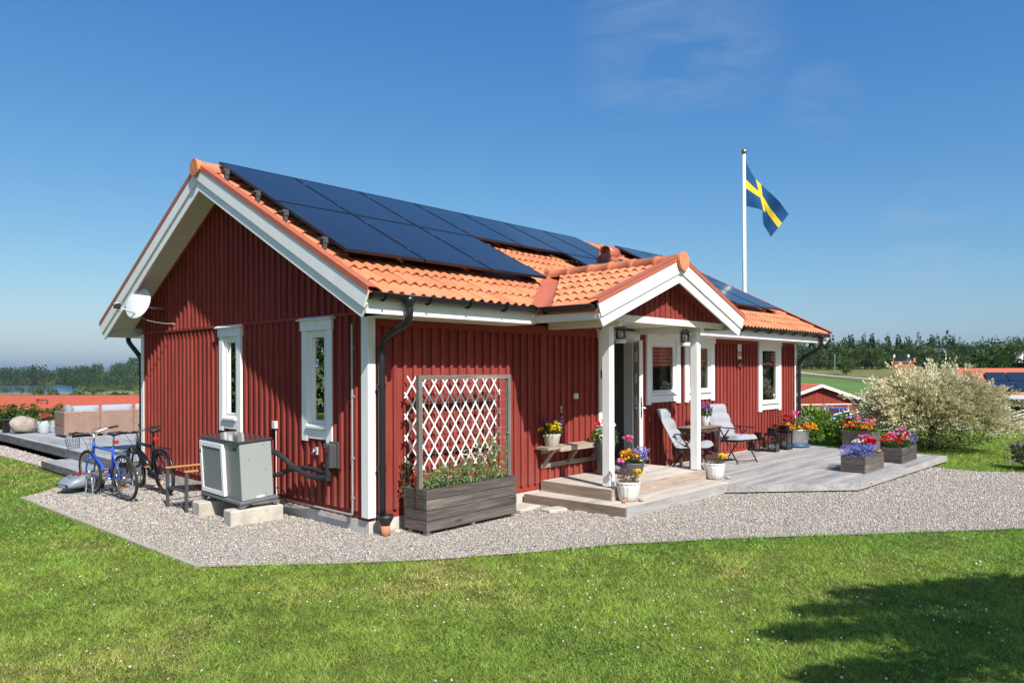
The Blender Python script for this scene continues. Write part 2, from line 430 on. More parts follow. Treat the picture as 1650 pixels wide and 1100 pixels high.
# ------------------------------------------------------------------ mesh helpers
class MB:
    def __init__(s):
        s.v, s.f, s.mi, s.mats, s.sm = [], [], [], [], []
        s.cur, s.smooth = 0, False
    def use(s, mat, smooth=False):
        if mat not in s.mats:
            s.mats.append(mat)
        s.cur, s.smooth = s.mats.index(mat), smooth
        return s
    def poly(s, pts):
        b = len(s.v)
        s.v += [tuple(p) for p in pts]
        s.f.append(tuple(range(b, b + len(pts))))
        s.mi.append(s.cur); s.sm.append(s.smooth)
    def faces(s, vs, fs):
        b = len(s.v)
        s.v += [tuple(p) for p in vs]
        for f in fs:
            s.f.append(tuple(b + i for i in f)); s.mi.append(s.cur); s.sm.append(s.smooth)
    def hexa(s, p):
        s.faces(p, [(0, 3, 2, 1), (4, 5, 6, 7), (0, 1, 5, 4), (1, 2, 6, 5), (2, 3, 7, 6), (3, 0, 4, 7)])
        return s
    def box(s, x0, x1, y0, y1, z0, z1):
        x0, x1 = sorted((x0, x1)); y0, y1 = sorted((y0, y1)); z0, z1 = sorted((z0, z1))
        return s.hexa([(x0, y0, z0), (x1, y0, z0), (x1, y1, z0), (x0, y1, z0), (x0, y0, z1), (x1, y0, z1), (x1, y1, z1), (x0, y1, z1)])
    def bev(s, x0, x1, y0, y1, z0, z1, r=0.02):
        """box with chamfered vertical and horizontal edges"""
        x0, x1 = sorted((x0, x1)); y0, y1 = sorted((y0, y1)); z0, z1 = sorted((z0, z1))
        def ring(x0, x1, y0, y1, z, r):
            return [(x0 + r, y0, z), (x1 - r, y0, z), (x1, y0 + r, z), (x1, y1 - r, z), (x1 - r, y1, z), (x0 + r, y1, z), (x0, y1 - r, z), (x0, y0 + r, z)]
        rings = [ring(x0 + r, x1 - r, y0 + r, y1 - r, z0, r * .5), ring(x0, x1, y0, y1, z0 + r, r), ring(x0, x1, y0, y1, z1 - r, r), ring(x0 + r, x1 - r, y0 + r, y1 - r, z1, r * .5)]
        vs = [p for q in rings for p in q]
        fs = [tuple(range(7, -1, -1)), tuple(range(24, 32))]
        for k in range(3):
            for i in range(8):
                j = (i + 1) % 8
                fs.append((k * 8 + i, k * 8 + j, k * 8 + 8 + j, k * 8 + 8 + i))
        s.faces(vs, fs)
        return s
    def prism(s, pts, d):
        """polygon swept along vector d"""
        n = len(pts)
        d = Vector(d)
        vs = [Vector(p) for p in pts] + [Vector(p) + d for p in pts]
        fs = [tuple(range(n - 1, -1, -1)), tuple(range(n, 2 * n))] + [(i, (i + 1) % n, n + (i + 1) % n, n + i) for i in range(n)]
        s.faces(vs, fs)
        return s
    def beam(s, a, b, w, h, up=(0, 0, 1)):
        a, b = Vector(a), Vector(b)
        d = (b - a).normalized()
        u = Vector(up)
        side = d.cross(u)
        if side.length < 1e-4:
            side = d.cross(Vector((1, 0, 0)))
        side.normalize()
        u = side.cross(d).normalized()
        o = [side * (-w / 2) + u * (-h / 2), side * (w / 2) + u * (-h / 2), side * (w / 2) + u * (h / 2), side * (-w / 2) + u * (h / 2)]
        s.faces([a + k for k in o] + [b + k for k in o], [(0, 1, 2, 3), (7, 6, 5, 4), (0, 4, 5, 1), (1, 5, 6, 2), (2, 6, 7, 3), (3, 7, 4, 0)])
        return s
    def tube(s, pts, r, n=8, cap=True, closed=False):
        pts = [Vector(p) for p in pts]
        m = len(pts)
        rr = r if isinstance(r, (list, tuple)) else [r] * m
        rings = []
        prev = None
        for i in range(m):
            if closed:
                t = pts[(i + 1) % m] - pts[i - 1]
            else:
                t = pts[min(i + 1, m - 1)] - pts[max(i - 1, 0)]
            t.normalize()
            if prev is None:
                a = t.cross(Vector((0, 0, 1)))
                if a.length < 0.05:
                    a = t.cross(Vector((1, 0, 0)))
            else:
                a = prev - t * prev.dot(t)
            a.normalize(); prev = a
            bb = t.cross(a)
            rings.append([pts[i] + (a * math.cos(2 * math.pi * k / n) + bb * math.sin(2 * math.pi * k / n)) * rr[i] for k in range(n)])
        vs = [p for q in rings for p in q]
        fs = []
        for i in range(m if closed else m - 1):
            j = (i + 1) % m
            for k in range(n):
                l = (k + 1) % n
                fs.append((i * n + k, i * n + l, j * n + l, j * n + k))
        if cap and not closed:
            fs.append(tuple(range(n - 1, -1, -1))); fs.append(tuple((m - 1) * n + k for k in range(n)))
        s.faces(vs, fs)
        return s
    def lathe(s, prof, n=20, c=(0, 0, 0), wob=None):
        vs, fs = [], []
        for (r, z) in prof:
            for k in range(n):
                a = 2 * math.pi * k / n
                q = r * (wob(a, z) if wob else 1)
                vs.append((c[0] + q * math.cos(a), c[1] + q * math.sin(a), c[2] + z))
        for i in range(len(prof) - 1):
            for k in range(n):
                l = (k + 1) % n
                fs.append((i * n + k, i * n + l, (i + 1) * n + l, (i + 1) * n + k))
        if prof[0][0] > 1e-4:
            fs.append(tuple(range(n - 1, -1, -1)))
        if prof[-1][0] > 1e-4:
            fs.append(tuple((len(prof) - 1) * n + k for k in range(n)))
        s.faces(vs, fs)
        return s
    def mesh(s, name, mat=None):
        me = bpy.data.meshes.new(name)
        me.from_pydata(s.v, [], s.f)
        mats = s.mats or [mat]
        for m in mats:
            me.materials.append(m)
        if s.mats:
            me.polygons.foreach_set('material_index', s.mi)
        me.polygons.foreach_set('use_smooth', s.sm)
        me.update()
        return me
    def build(s, name, mat=None, parent=None, loc=None, rot=None):
        return link(name, s.mesh(name, mat), parent, loc, rot)

def link(name, data, parent=None, loc=None, rot=None):
    o = bpy.data.objects.new(name, data)
    COL.objects.link(o)
    if parent:
        o.parent = parent
    if loc is not None:
        o.location = loc
    if rot is not None:
        o.rotation_euler = rot
    return o

def thing(name, label, cat, loc=(0, 0, 0), rz=0, group=None, rot=None):
    o = bpy.data.objects.new(name, None)
    o.empty_display_size = 0.2
    COL.objects.link(o)
    o.location = loc
    o.rotation_euler = rot if rot else (0, 0, rz)
    return tag(o, label, cat, group)

def tag(o, label=None, cat=None, group=None, kind=None):
    if label: o['label'] = label
    if cat: o['category'] = cat
    if group: o['group'] = group
    if kind: o['kind'] = kind
    return o

def dup(root, loc, rz=None, label=None):
    r = root.copy(); COL.objects.link(r); r.location = loc
    if rz is not None:
        r.rotation_euler = (root.rotation_euler[0], root.rotation_euler[1], rz)
    if label: r['label'] = label
    for ch in list(root.children):
        c = ch.copy(); COL.objects.link(c); c.parent = r
        for g in list(ch.children):
            d = g.copy(); COL.objects.link(d); d.parent = c
    return r

def npmesh(name, verts, faces, mat, cols=None, parent=None, smooth=False, loc=None):
    """mesh straight from numpy arrays; cols is one colour per vertex"""
    me = bpy.data.meshes.new(name)
    V, F = np.ascontiguousarray(verts, dtype=np.float32), np.ascontiguousarray(faces, dtype=np.int32)
    k = F.shape[1]
    me.vertices.add(len(V)); me.vertices.foreach_set('co', V.ravel())
    me.loops.add(F.size); me.loops.foreach_set('vertex_index', F.ravel())
    me.polygons.add(len(F))
    me.polygons.foreach_set('loop_start', np.arange(0, F.size, k, dtype=np.int32))
    me.polygons.foreach_set('loop_total', np.full(len(F), k, dtype=np.int32))
    if smooth:
        me.polygons.foreach_set('use_smooth', np.ones(len(F), dtype=bool))
    me.update(calc_edges=True)
    if cols is not None:
        ca = me.color_attributes.new('Col', 'FLOAT_COLOR', 'POINT')
        c4 = np.ones((len(V), 4), dtype=np.float32); c4[:, :3] = cols
        ca.data.foreach_set('color', c4.ravel())
    me.materials.append(mat)
    return link(name, me, parent, loc)

def rand_unit(n):
    v = RNG.normal(size=(n, 3))
    return v / np.linalg.norm(v, axis=1, keepdims=True)

def leaf_quads(P, size, cols, up=0.3, aspect=0.55, dirs=None):
    """one folded-diamond leaf (2 triangles) per point"""
    n = len(P)
    d = rand_unit(n) if dirs is None else dirs + 0.5 * rand_unit(n)
    d[:, 2] += up
    d /= np.linalg.norm(d, axis=1, keepdims=True)
    s = np.cross(d, rand_unit(n)); s /= np.linalg.norm(s, axis=1, keepdims=True) + 1e-9
    L = (size * RNG.uniform(0.6, 1.3, n))[:, None]
    a = P; b = P + d * L * 0.5 + s * L * aspect * 0.5; c = P + d * L; e = P + d * L * 0.5 - s * L * aspect * 0.5
    V = np.stack([a, b, c, e], 1).reshape(-1, 3)
    I = np.arange(n)[:, None] * 4
    F = np.concatenate([I + np.array([[0, 1, 2]]), I + np.array([[0, 2, 3]])], 0)
    C = np.repeat(cols, 4, axis=0)
    return V, F, C

def palette(n, cols, w=None, jit=0.15):
    cols = np.array(cols, float)
    idx = RNG.choice(len(cols), n, p=w)
    c = cols[idx] * RNG.uniform(1 - jit, 1 + jit, (n, 1))
    return c * RNG.uniform(0.95, 1.05, (n, 3))

def clumps(centers, radii, per):
    """points gathered round clump centres"""
    k = len(centers)
    P = np.repeat(centers, per, axis=0)
    r = np.repeat(radii, per)[:, None]
    return P + rand_unit(k * per) * r * (RNG.uniform(0, 1, (k * per, 1)) ** 0.45)

def shell_points(n, c, rad, inner=0.55, zmin=None):
    u = rand_unit(n) * (RNG.uniform(inner ** 3, 1, (n, 1)) ** (1 / 3))
    P = np.array(c) + u * np.array(rad)
    if zmin is not None:
        P[:, 2] = np.maximum(P[:, 2], zmin + RNG.uniform(0, .1, n))
    return P

def inpoly(P, poly):
    x, y = P[:, 0], P[:, 1]
    ins = np.zeros(len(P), bool)
    j = len(poly) - 1
    for i in range(len(poly)):
        xi, yi = poly[i]; xj, yj = poly[j]
        c = ((yi > y) != (yj > y)) & (x < (xj - xi) * (y - yi) / (yj - yi + 1e-12) + xi)
        ins ^= c
        j = i
    return ins

def cam_uv(P):
    """forward depth and lateral offset of world points seen from the viewpoint"""
    d = P[:, :2] - np.array([CAM.x, CAM.y])
    return d @ np.array([FWD.x, FWD.y]), d @ np.array([RGT.x, RGT.y])

def at(depth, px, z=None, py=None):
    """world point on the sight line of a photo column, used for far scenery"""
    p = CAM + FWD * depth + RGT * ((px - 825) / 1162.24 * depth)
    p.z = z if z is not None else CAM.z - (py - 594.7) / 1162.24 * depth
    return p
# ------------------------------------------------------------------ terrain
def lerp_prof(d, prof):
    return np.interp(d, [p[0] for p in prof], [p[1] for p in prof])
PROF_L = [(0, 0), (24, 0), (45, -2.2), (100, -4.6), (300, -9.4), (540, -14.4), (580, -16.6), (775, -16.6), (800, -14.7), (1000, -14), (2500, -6)]
PROF_N = [(0, 0), (24, 0), (45, -2.2), (100, -4.6), (300, -9.4), (540, -14.3), (800, -14.6), (1000, -14), (2500, -6)]
PROF_H = [(0, 0), (24, 0), (45, -2.2), (100, -4.6), (300, -9.4), (500, -14.0), (570, -14.7), (720, 3), (880, 17), (1200, 20), (2500, 5)]
PROF_R = [(0, 0), (21.5, 0), (27, -0.5), (53, -2.6), (65, -3.1), (120, -4.0), (250, 0.7), (330, 2.2), (500, 6), (2500, 8)]
def sstep(x, a, b):
    t = np.clip((x - a) / (b - a), 0, 1)
    return t * t * (3 - 2 * t)
def terrain_h(x, y):
    P = np.stack([np.asarray(x, float).ravel(), np.asarray(y, float).ravel()], 1)
    d, l = cam_uv(P)
    r = np.hypot(d, l)
    t = l / np.maximum(np.abs(d), 0.3 * r + 1e-6)
    dd = np.where(d > 0, np.maximum(d, 0.3 * r), r * 0.9)
    zl = lerp_prof(dd, PROF_L); zh = lerp_prof(dd, PROF_H); zr = lerp_prof(dd, PROF_R)
    zn = lerp_prof(dd, PROF_N)
    left = zl + (zn - zl) * sstep(t, -0.625, -0.595)
    left = left + (zh - left) * sstep(t, -0.60, -0.47)
    z = left + (zr - left) * sstep(t, -0.2, 0.2)
    back = np.where(d < 0, sstep(-d, 0, 30), 0)
    z = z * (1 - back)
    far = sstep(r, 40, 160)
    z = z + far * (0.5 * np.sin(x * 0.021 + 1.3) * np.cos(y * 0.017) + 0.25 * np.sin(x * 0.06 + y * 0.05)).ravel() * np.where((t < -0.585) & (d > 450) & (d < 820), 0.15, 1)
    return z
def th(x, y):
    return float(terrain_h(np.array([x]), np.array([y]))[0])

def lawn_colour_nodes(nt, b):
    v = coords(nt)
    n1 = noise(nt, v, 0.55, 6, 0.62, 0.4)
    r1 = ramp(nt, [(0.36, (0.062, 0.098, 0.017)), (0.5, (0.095, 0.125, 0.026)), (0.64, (0.16, 0.15, 0.055))])
    nt.links.new(n1, r1.inputs['Fac'])
    n2 = noise(nt, v, 26, 4, 0.7)
    r2 = ramp(nt, [(0.3, (0.55, 0.55, 0.5)), (0.7, (1.25, 1.25, 1.2))])
    nt.links.new(n2, r2.inputs['Fac'])
    out = mixrgb(nt, 1.0, r1.outputs['Color'], r2.outputs['Color'], 'MULTIPLY')
    nt.links.new(out, b.inputs['Base Color'])
    b.inputs['Roughness'].default_value = 0.95
    b.inputs['Specular IOR Level'].default_value = 0.1
    bump(nt, b, n2, 0.8, 0.03)
mm, nt, bb = newmat('meadow'); lawn_colour_nodes(nt, bb); M['lawn'] = mm

ang = np.concatenate([np.linspace(-0.68, 0.68, 200), np.linspace(0.68, 2 * math.pi - 0.68, 60)[1:-1]])
rad = np.concatenate([[0.4, 2, 4, 7, 10, 14, 18, 21], np.geomspace(23, 3000, 90)])
A, RR = np.meshgrid(ang, rad)
fa = YAW - A
TX, TY = CAM.x + RR * np.cos(fa), CAM.y + RR * np.sin(fa)
TZ = terrain_h(TX, TY).reshape(TX.shape)
V = np.stack([TX, TY, TZ], -1).reshape(-1, 3)
na = len(ang)
ii, jj = np.meshgrid(np.arange(len(rad) - 1), np.arange(na), indexing='ij')
q = np.stack([ii * na + jj, (ii + 1) * na + jj, (ii + 1) * na + (jj + 1) % na, ii * na + (jj + 1) % na], -1).reshape(-1, 4)
V = np.vstack([V, [[CAM.x, CAM.y, 0]]])
ter = npmesh('ground', V, q, M['lawn'], smooth=True)
tag(ter, 'rolling green ground of lawn and meadow', kind='structure')

def drape(name, mat, dlo, dhi, px0, px1, nd_=14, npx=30, lift=0.06, label=None, kind='structure'):
    """sheet following the terrain between two depths and two bearings"""
    vs = []
    for i in range(nd_ + 1):
        for j in range(npx + 1):
            p = px0 + (px1 - px0) * j / npx
            a, c = (dlo(p) if callable(dlo) else dlo), (dhi(p) if callable(dhi) else dhi)
            w = at(a + (c - a) * i / nd_, p, 0)
            vs.append((w.x, w.y, 0))
    vs = np.array(vs)
    vs[:, 2] = terrain_h(vs[:, 0], vs[:, 1]) + lift
    n = npx + 1
    F = [[i * n + j, i * n + j + 1, (i + 1) * n + j + 1, (i + 1) * n + j] for i in range(nd_) for j in range(npx)]
    o = npmesh(name, vs, np.array(F), mat, smooth=True)
    return tag(o, label, kind=kind)

M['field'] = pm('sown_field', (0.100, 0.175, 0.045), 0.95, 0.14, 0.05, (1, 1, 1), 0.5, 3, spec=0.1, dirt=(0.14, 0.19, 0.055), dirtamt=0.5)
M['dryverge'] = pm('dry_verge_grass', (0.15, 0.15, 0.055), 0.95, 0.25, 0.15, bmp=0.6, bscale=2, spec=0.1, dirt=(0.08, 0.11, 0.03), dirtamt=0.8)
M['reeds'] = pm('reed_bed', (0.22, 0.20, 0.11), 0.95, 0.2, 0.03, spec=0.1, dirt=(0.10, 0.13, 0.05), dirtamt=0.8)
M['farroad'] = pm('gravel_road', (0.45, 0.43, 0.40), 0.95, 0.1, 0.4)
drape('field', M['field'], 70, lambda p: 232 - (p - 1290) * 0.42, 1200, 1560, 30, 40, 0.05, 'smooth green field rising behind the red barn')
drape('road_verge', M['dryverge'], lambda p: 224 - (p - 1290) * 0.42, 262, 1200, 1600, 6, 30, 0.16, 'dry grass verge along the gravel road')
drape('road', M['farroad'], lambda p: 236 - (p - 1290) * 0.43, lambda p: 241.5 - (p - 1290) * 0.425, 1200, 1560, 2, 40, 0.32, 'pale gravel road crossing the hillside')
drape('marsh', M['reeds'], 420, 540, -60, 215, 10, 30, 0.10, 'pale reed bed on the lake shore')

mm, nt, bb = newmat('lake_water')
bb.inputs['Base Color'].default_value = (0.035, 0.09, 0.20, 1)
bb.inputs['Roughness'].default_value = 0.25
bb.inputs['IOR'].default_value = 1.33
bump(nt, bb, noise(nt, coords(nt, (0.3, 0.3, 1)), 1, 4), 0.35, 0.4)
lk = MB()
a0, a1, a2, a3 = at(545, -500, -15), at(545, 170, -15), at(840, 190, -15), at(840, -500, -15)
lk.poly([a0, a1, a2, a3])
tag(lk.build('lake', mm), 'blue lake below the wooded shore', kind='structure')

# ------------------------------------------------------------------ gravel and kerb
GRAVEL = [(-0.34, 16.0), (-1.0, 16.0), (-1.0, 13.5), (-0.892, 12.22), (-0.80, 9.4), (-0.722, 7.59), (-0.718, 7.365), (-1.097, 6.39), (-1.506, 6.145), (-1.97, 5.705),
          (-1.886, 2.267), (-1.833, 0.125), (-0.817, -0.80), (-0.173, -1.31), (0.626, -1.80), (1.55, -2.29), (2.684, -3.13), (3.77, -4.06), (5.246, -5.28), (7.6, -7.3), (11.0, -10.5),
          (16.5, -10.0), (12.0, -6.2), (10.75, -4.85), (10.2, -3.98), (10.17, -3.5), (10.38, -3.06), (11.0, -2.5), (11.0, -0.3), (10.0, 0.02), (0.02, 0.02), (0.02, 6.5), (-0.3, 7.0)]
def gravel_mat():
    m, nt, b = newmat('crushed_gravel')
    v = coords(nt)
    vo = nd(nt, 'ShaderNodeTexVoronoi', Scale=55.0)
    nt.links.new(v, vo.inputs['Vector'])
    sp = nd(nt, 'ShaderNodeSeparateColor')
    nt.links.new(vo.outputs['Color'], sp.inputs['Color'])
    r = ramp(nt, [(0.0, (0.13, 0.12, 0.11)), (0.35, (0.27, 0.25, 0.225)), (0.7, (0.40, 0.375, 0.34)), (1.0, (0.55, 0.53, 0.50))])
    nt.links.new(sp.outputs['Red'], r.inputs['Fac'])
    n = noise(nt, v, 0.8, 4)
    r2 = ramp(nt, [(0.35, (0.85, 0.82, 0.78)), (0.65, (1.08, 1.06, 1.04))])
    nt.links.new(n, r2.inputs['Fac'])
    nt.links.new(mixrgb(nt, 1.0, r.outputs['Color'], r2.outputs['Color'], 'MULTIPLY'), b.inputs['Base Color'])
    b.inputs['Roughness'].default_value = 0.9
    b.inputs['Specular IOR Level'].default_value = 0.2
    bump(nt, b, vo.outputs['Distance'], 1.0, 0.012)
    return m
M['gravel'] = gravel_mat()
g = MB()
me = bpy.data.meshes.new('gravel_bed')
bm = bmesh.new()
bm.faces.new([bm.verts.new((x, y, 0.012)) for x, y in GRAVEL])
bmesh.ops.triangulate(bm, faces=bm.faces[:])
bm.normal_update()
for f in bm.faces:
    if f.normal.z < 0: f.normal_flip()
bm.to_mesh(me); bm.free()
me.materials.append(M['gravel'])
tag(link('gravel_bed', me), 'grey crushed gravel bed running round the house', kind='structure')

# loose stones on top of the bed, denser near the viewpoint
def scatter_box(n, x0, x1, y0, y1):
    return np.stack([RNG.uniform(x0, x1, n), RNG.uniform(y0, y1, n)], 1)
cand = scatter_box(1900000, -2.1, 13, -8, 14.5)
d, l = cam_uv(cand)
t = l / np.maximum(d, .1)
keep = (d > 3) & (np.abs(t) < 0.80)
keep &= RNG.uniform(0, 1, len(cand)) < np.clip((9.0 / np.maximum(d, 1)) ** 1.6, 0, 1) * 0.66
cand = cand[keep]
cand = cand[inpoly(cand + RNG.normal(0, .016, cand.shape) * (RNG.uniform(0, 1, (len(cand), 1)) < .5), GRAVEL)]
cov = ((cand[:, 0] > 2.65) & (cand[:, 1] > -1.5) & (cand[:, 0] < 11.2)) | ((cand[:, 1] > -2.6) & (cand[:, 0] > 6.7) & (cand[:, 0] < 10.8))
cand = cand[~cov]
n = len(cand)
dd = cam_uv(cand)[0]
sz = RNG.uniform(0.0042, 0.0098, n) * np.where(RNG.uniform(0, 1, n) < .04, 1.7, 1) * (1 + np.clip((dd - 8) / 14, 0, 1.2))
base = np.array([[1, 0, 0], [-1, 0, 0], [0, 1, 0], [0, -1, 0], [0, 0, 1], [0, 0, -1]], float)
Vp = base[None] * RNG.uniform(0.6, 1.25, (n, 6, 1)) + RNG.normal(0, 0.22, (n, 6, 3))
an = RNG.uniform(0, 6.28, n); ca, sa = np.cos(an), np.sin(an)
Vx = Vp[:, :, 0] * ca[:, None] - Vp[:, :, 1] * sa[:, None]
Vy = Vp[:, :, 0] * sa[:, None] + Vp[:, :, 1] * ca[:, None]
Vp = np.stack([Vx * 1.15, Vy, Vp[:, :, 2] * 0.75], -1) * sz[:, None, None]
Vp += np.stack([cand[:, 0], cand[:, 1], 0.014 + sz * 0.35], 1)[:, None, :]
octf = np.array([[0, 2, 4], [2, 1, 4], [1, 3, 4], [3, 0, 4], [2, 0, 5], [1, 2, 5], [3, 1, 5], [0, 3, 5]])
Fp = (np.arange(n)[:, None, None] * 6 + octf[None]).reshape(-1, 3)
Cp = palette(n, [(0.42, 0.385, 0.34), (0.32, 0.295, 0.265), (0.54, 0.51, 0.47), (0.20, 0.19, 0.18), (0.40, 0.33, 0.27), (0.48, 0.42, 0.36)], [.3, .22, .17, .11, .09, .11], 0.18)
mm, nt, bb = newmat('gravel_stone')
a_ = nd(nt, 'ShaderNodeAttribute', attribute_name='Col')
nt.links.new(a_.outputs['Color'], bb.inputs['Base Color'])
bb.inputs['Roughness'].default_value = 0.85
bb.inputs['Specular IOR Level'].default_value = 0.25
M['stone'] = mm
tag(npmesh('loose_gravel', Vp.reshape(-1, 3), Fp, mm, np.repeat(Cp, 6, axis=0)), 'loose grey and beige gravel stones round the house', 'gravel', kind='stuff')
print('pebbles', n)

# concrete edging between gravel and lawn on the gable side
k = MB()
kl = [(-1.97, 5.705), (-1.886, 2.267), (-1.833, 0.125)]
edging = thing('kerb', 'pale concrete edging strip between lawn and gravel at the gable side', 'kerb', (0, 0, 0))
edging['kind'] = 'structure'
for i in range(2):
    a, b_ = Vector((*kl[i], 0.002)), Vector((*kl[i + 1], 0.002))
    m_ = max(1, round((b_ - a).length))
    for q_ in range(m_):
        p0 = a.lerp(b_, q_ / m_); p1 = a.lerp(b_, (q_ + 1) / m_)
        dr = (p1 - p0).normalized() * 0.004
        MB().beam(p0 + dr, p1 - dr, 0.06, 0.05).build('edging_stone', M['kerb'], edging)
slab = [(-1.50, 6.1), (-1.08, 6.35), (-0.72, 6.95), (-0.55, 6.7), (-0.9, 5.95), (-1.3, 5.75)]
tag(MB().prism([(x, y, 0.016) for x, y in slab], (0, 0, 0.03)).build('sandy_slab', pm('worn_sandy_slab', (0.40, 0.36, 0.29), 0.95, 0.15, 6)), 'bare pale slab where the robot mower parks', 'slab', kind='structure')

# ------------------------------------------------------------------ grass
LAWN_KEEP_OUT = GRAVEL
def lawn_points(n, x0, x1, y0, y1, dens):
    P = scatter_box(n, x0, x1, y0, y1)
    d, l = cam_uv(P)
    t = l / np.maximum(d, .1)
    k = (d > 2.6) & (np.abs(l) < 0.74 * d + 1.0)
    k &= RNG.uniform(0, 1, n) < dens(d)
    P = P[k]
    w_ = np.stack([np.sin(P[:, 0] * 31 + P[:, 1] * 17) + np.sin(P[:, 0] * 83 - P[:, 1] * 57), np.cos(P[:, 1] * 29 - P[:, 0] * 13) + np.cos(P[:, 0] * 71 + P[:, 1] * 91)], 1) * .014 + RNG.normal(0, .014, P.shape)
    P = P[~inpoly(P + w_, GRAVEL)]
    x, y = P[:, 0], P[:, 1]
    P = P[~((x > -0.45) & (y > -0.02) & (x < 12.1)) & ~((x > 2.4) & (x < 11.5) & (y > -1.7)) & ~((x > -1.0) & (x < -.3) & (y > 6.9) & (y < 9.3))]
    return P
P0 = lawn_points(2350000, -7.6, 7.0, -8.0, 4.2, lambda d: np.where(d < 8.5, np.clip((4.7 / np.maximum(d, 1)) ** 1.8, 0, 1), 0))
P1 = lawn_points(2600000, -8, 16, -8.5, 23.5, lambda d: np.where(d < 8.5, np.clip((d - 7.5), 0, 1) * .25, np.clip((9.2 / np.maximum(d, 1)) ** 1.8, 0.0, 1) * .62))
P2 = lawn_points(160000, 9, 22, -9, 6, lambda d: np.full_like(d, 0.9))
P = np.vstack([P0, P1, P2])
n = len(P)
print('grass blades', n)
d, l = cam_uv(P)
# patchy growth: lush, clover and dry areas from summed sines
def vnoise(x, y, scale, seed):
    """smooth value noise, about -1..1"""
    g = np.random.default_rng(seed).uniform(-1, 1, (256, 256))
    u, v = x * scale + 1000, y * scale + 1000
    iu, iv = np.floor(u).astype(int), np.floor(v).astype(int)
    fu, fv = u - iu, v - iv
    fu, fv = fu * fu * (3 - 2 * fu), fv * fv * (3 - 2 * fv)
    a, b = g[iu % 256, iv % 256], g[(iu + 1) % 256, iv % 256]
    c, e = g[iu % 256, (iv + 1) % 256], g[(iu + 1) % 256, (iv + 1) % 256]
    return (a * (1 - fu) + b * fu) * (1 - fv) + (c * (1 - fu) + e * fu) * fv
def patch(x, y, s, ph):
    k = int(ph * 100)
    xr, yr = x * .8 - y * .6, x * .6 + y * .8
    return 1.1 * vnoise(x, y, s * .55, k) + .75 * vnoise(xr, yr, s * 1.3, k + 1) + .5 * vnoise(x, y, s * 3.1, k + 2)
px_, py_ = P[:, 0], P[:, 1]
dry = patch(px_, py_, 1.15, 0.8) + RNG.normal(0, 0.5, n) - 1.0 * sstep(px_, 0.0, 2.5)
lush = patch(px_, py_, 0.9, 2.9) + RNG.normal(0, 0.5, n)
gdist = np.full(n, 9.0)
for i in range(9, 20):
    a_, b_ = np.array(GRAVEL[i]), np.array(GRAVEL[i + 1])
    ab = b_ - a_
    tt = np.clip(((P - a_) @ ab) / (ab @ ab), 0, 1)
    gdist = np.minimum(gdist, np.linalg.norm(P - (a_ + tt[:, None] * ab), axis=1))
edge = np.exp(-gdist / 0.28)
for (bx_, by_, br_, ba_) in ((-2.05, -.55, .55, .9), (-.95, -1.55, .75, .8), (-.2, -2.75, .7, .9), (.75, -3.2, .6, .7), (-2.9, -1.2, .6, .5), (1.9, -3.9, .7, .4)):
    dry = dry + ba_ * np.exp(-((px_ - bx_) ** 2 + (py_ - by_) ** 2) / br_ ** 2)
dry = dry - 1.6 * edge
c_mid = palette(n, [(0.243, 0.335, 0.050), (0.296, 0.371, 0.065), (0.194, 0.286, 0.041), (0.348, 0.390, 0.080)], None, 0.22)
c_dry = palette(n, [(0.613, 0.463, 0.190), (0.486, 0.426, 0.143), (0.402, 0.380, 0.105), (0.740, 0.525, 0.266)], None, 0.2)
c_lush = palette(n, [(0.139, 0.263, 0.037), (0.180, 0.311, 0.050), (0.221, 0.354, 0.061)], None, 0.2)
wd = np.clip((dry - 0.45) / 0.9, 0, 0.85)[:, None]
wl_ = np.clip((lush - 0.3) / 0.9 + edge, 0, 1)[:, None]
c_mid[:, 0] *= .93; c_lush[:, 0] *= .95
C = c_mid * (1 - wl_) + c_lush * wl_
C = C * (1 - wd) + c_dry * wd
tuft = patch(px_, py_, 9.0, 1.7) + 0.7 * patch(px_, py_, 23.0, 0.4)
C = C * np.clip(1 + .17 * tuft, .55, 1.5)[:, None] * RNG.uniform(.7, 1.35, (n, 1))
hgt = RNG.uniform(0.012, 0.034, n) * np.clip(1 + .3 * tuft, .5, 1.8) * (1 + 0.35 * edge) * (1 - 0.25 * wd[:, 0]) * (1 + np.clip((d - 9) / 20, 0, .6))
wid = (0.0019 + 0.0007 * RNG.uniform(-1, 1, n)) * np.clip(d / 4.6, 0.9, 6.5)
an = RNG.uniform(0, 6.283, n)
lean = RNG.normal(0, 1.0, (n, 2)) * hgt[:, None]
zb = terrain_h(px_, py_)
sx, sy = np.cos(an) * wid, np.sin(an) * wid
Vg = np.empty((n, 3, 3))
Vg[:, 0] = np.stack([px_ - sx, py_ - sy, zb], 1)
Vg[:, 1] = np.stack([px_ + sx, py_ + sy, zb], 1)
Vg[:, 2] = np.stack([px_ + lean[:, 0], py_ + lean[:, 1], zb + hgt], 1)
Cg = np.repeat(C, 3, axis=0)

tag(npmesh('grass', Vg.reshape(-1, 3), np.arange(n * 3).reshape(-1, 3), M['grassmat'], Cg), 'mown grass of the lawn with drier yellowish patches', 'grass', kind='stuff')

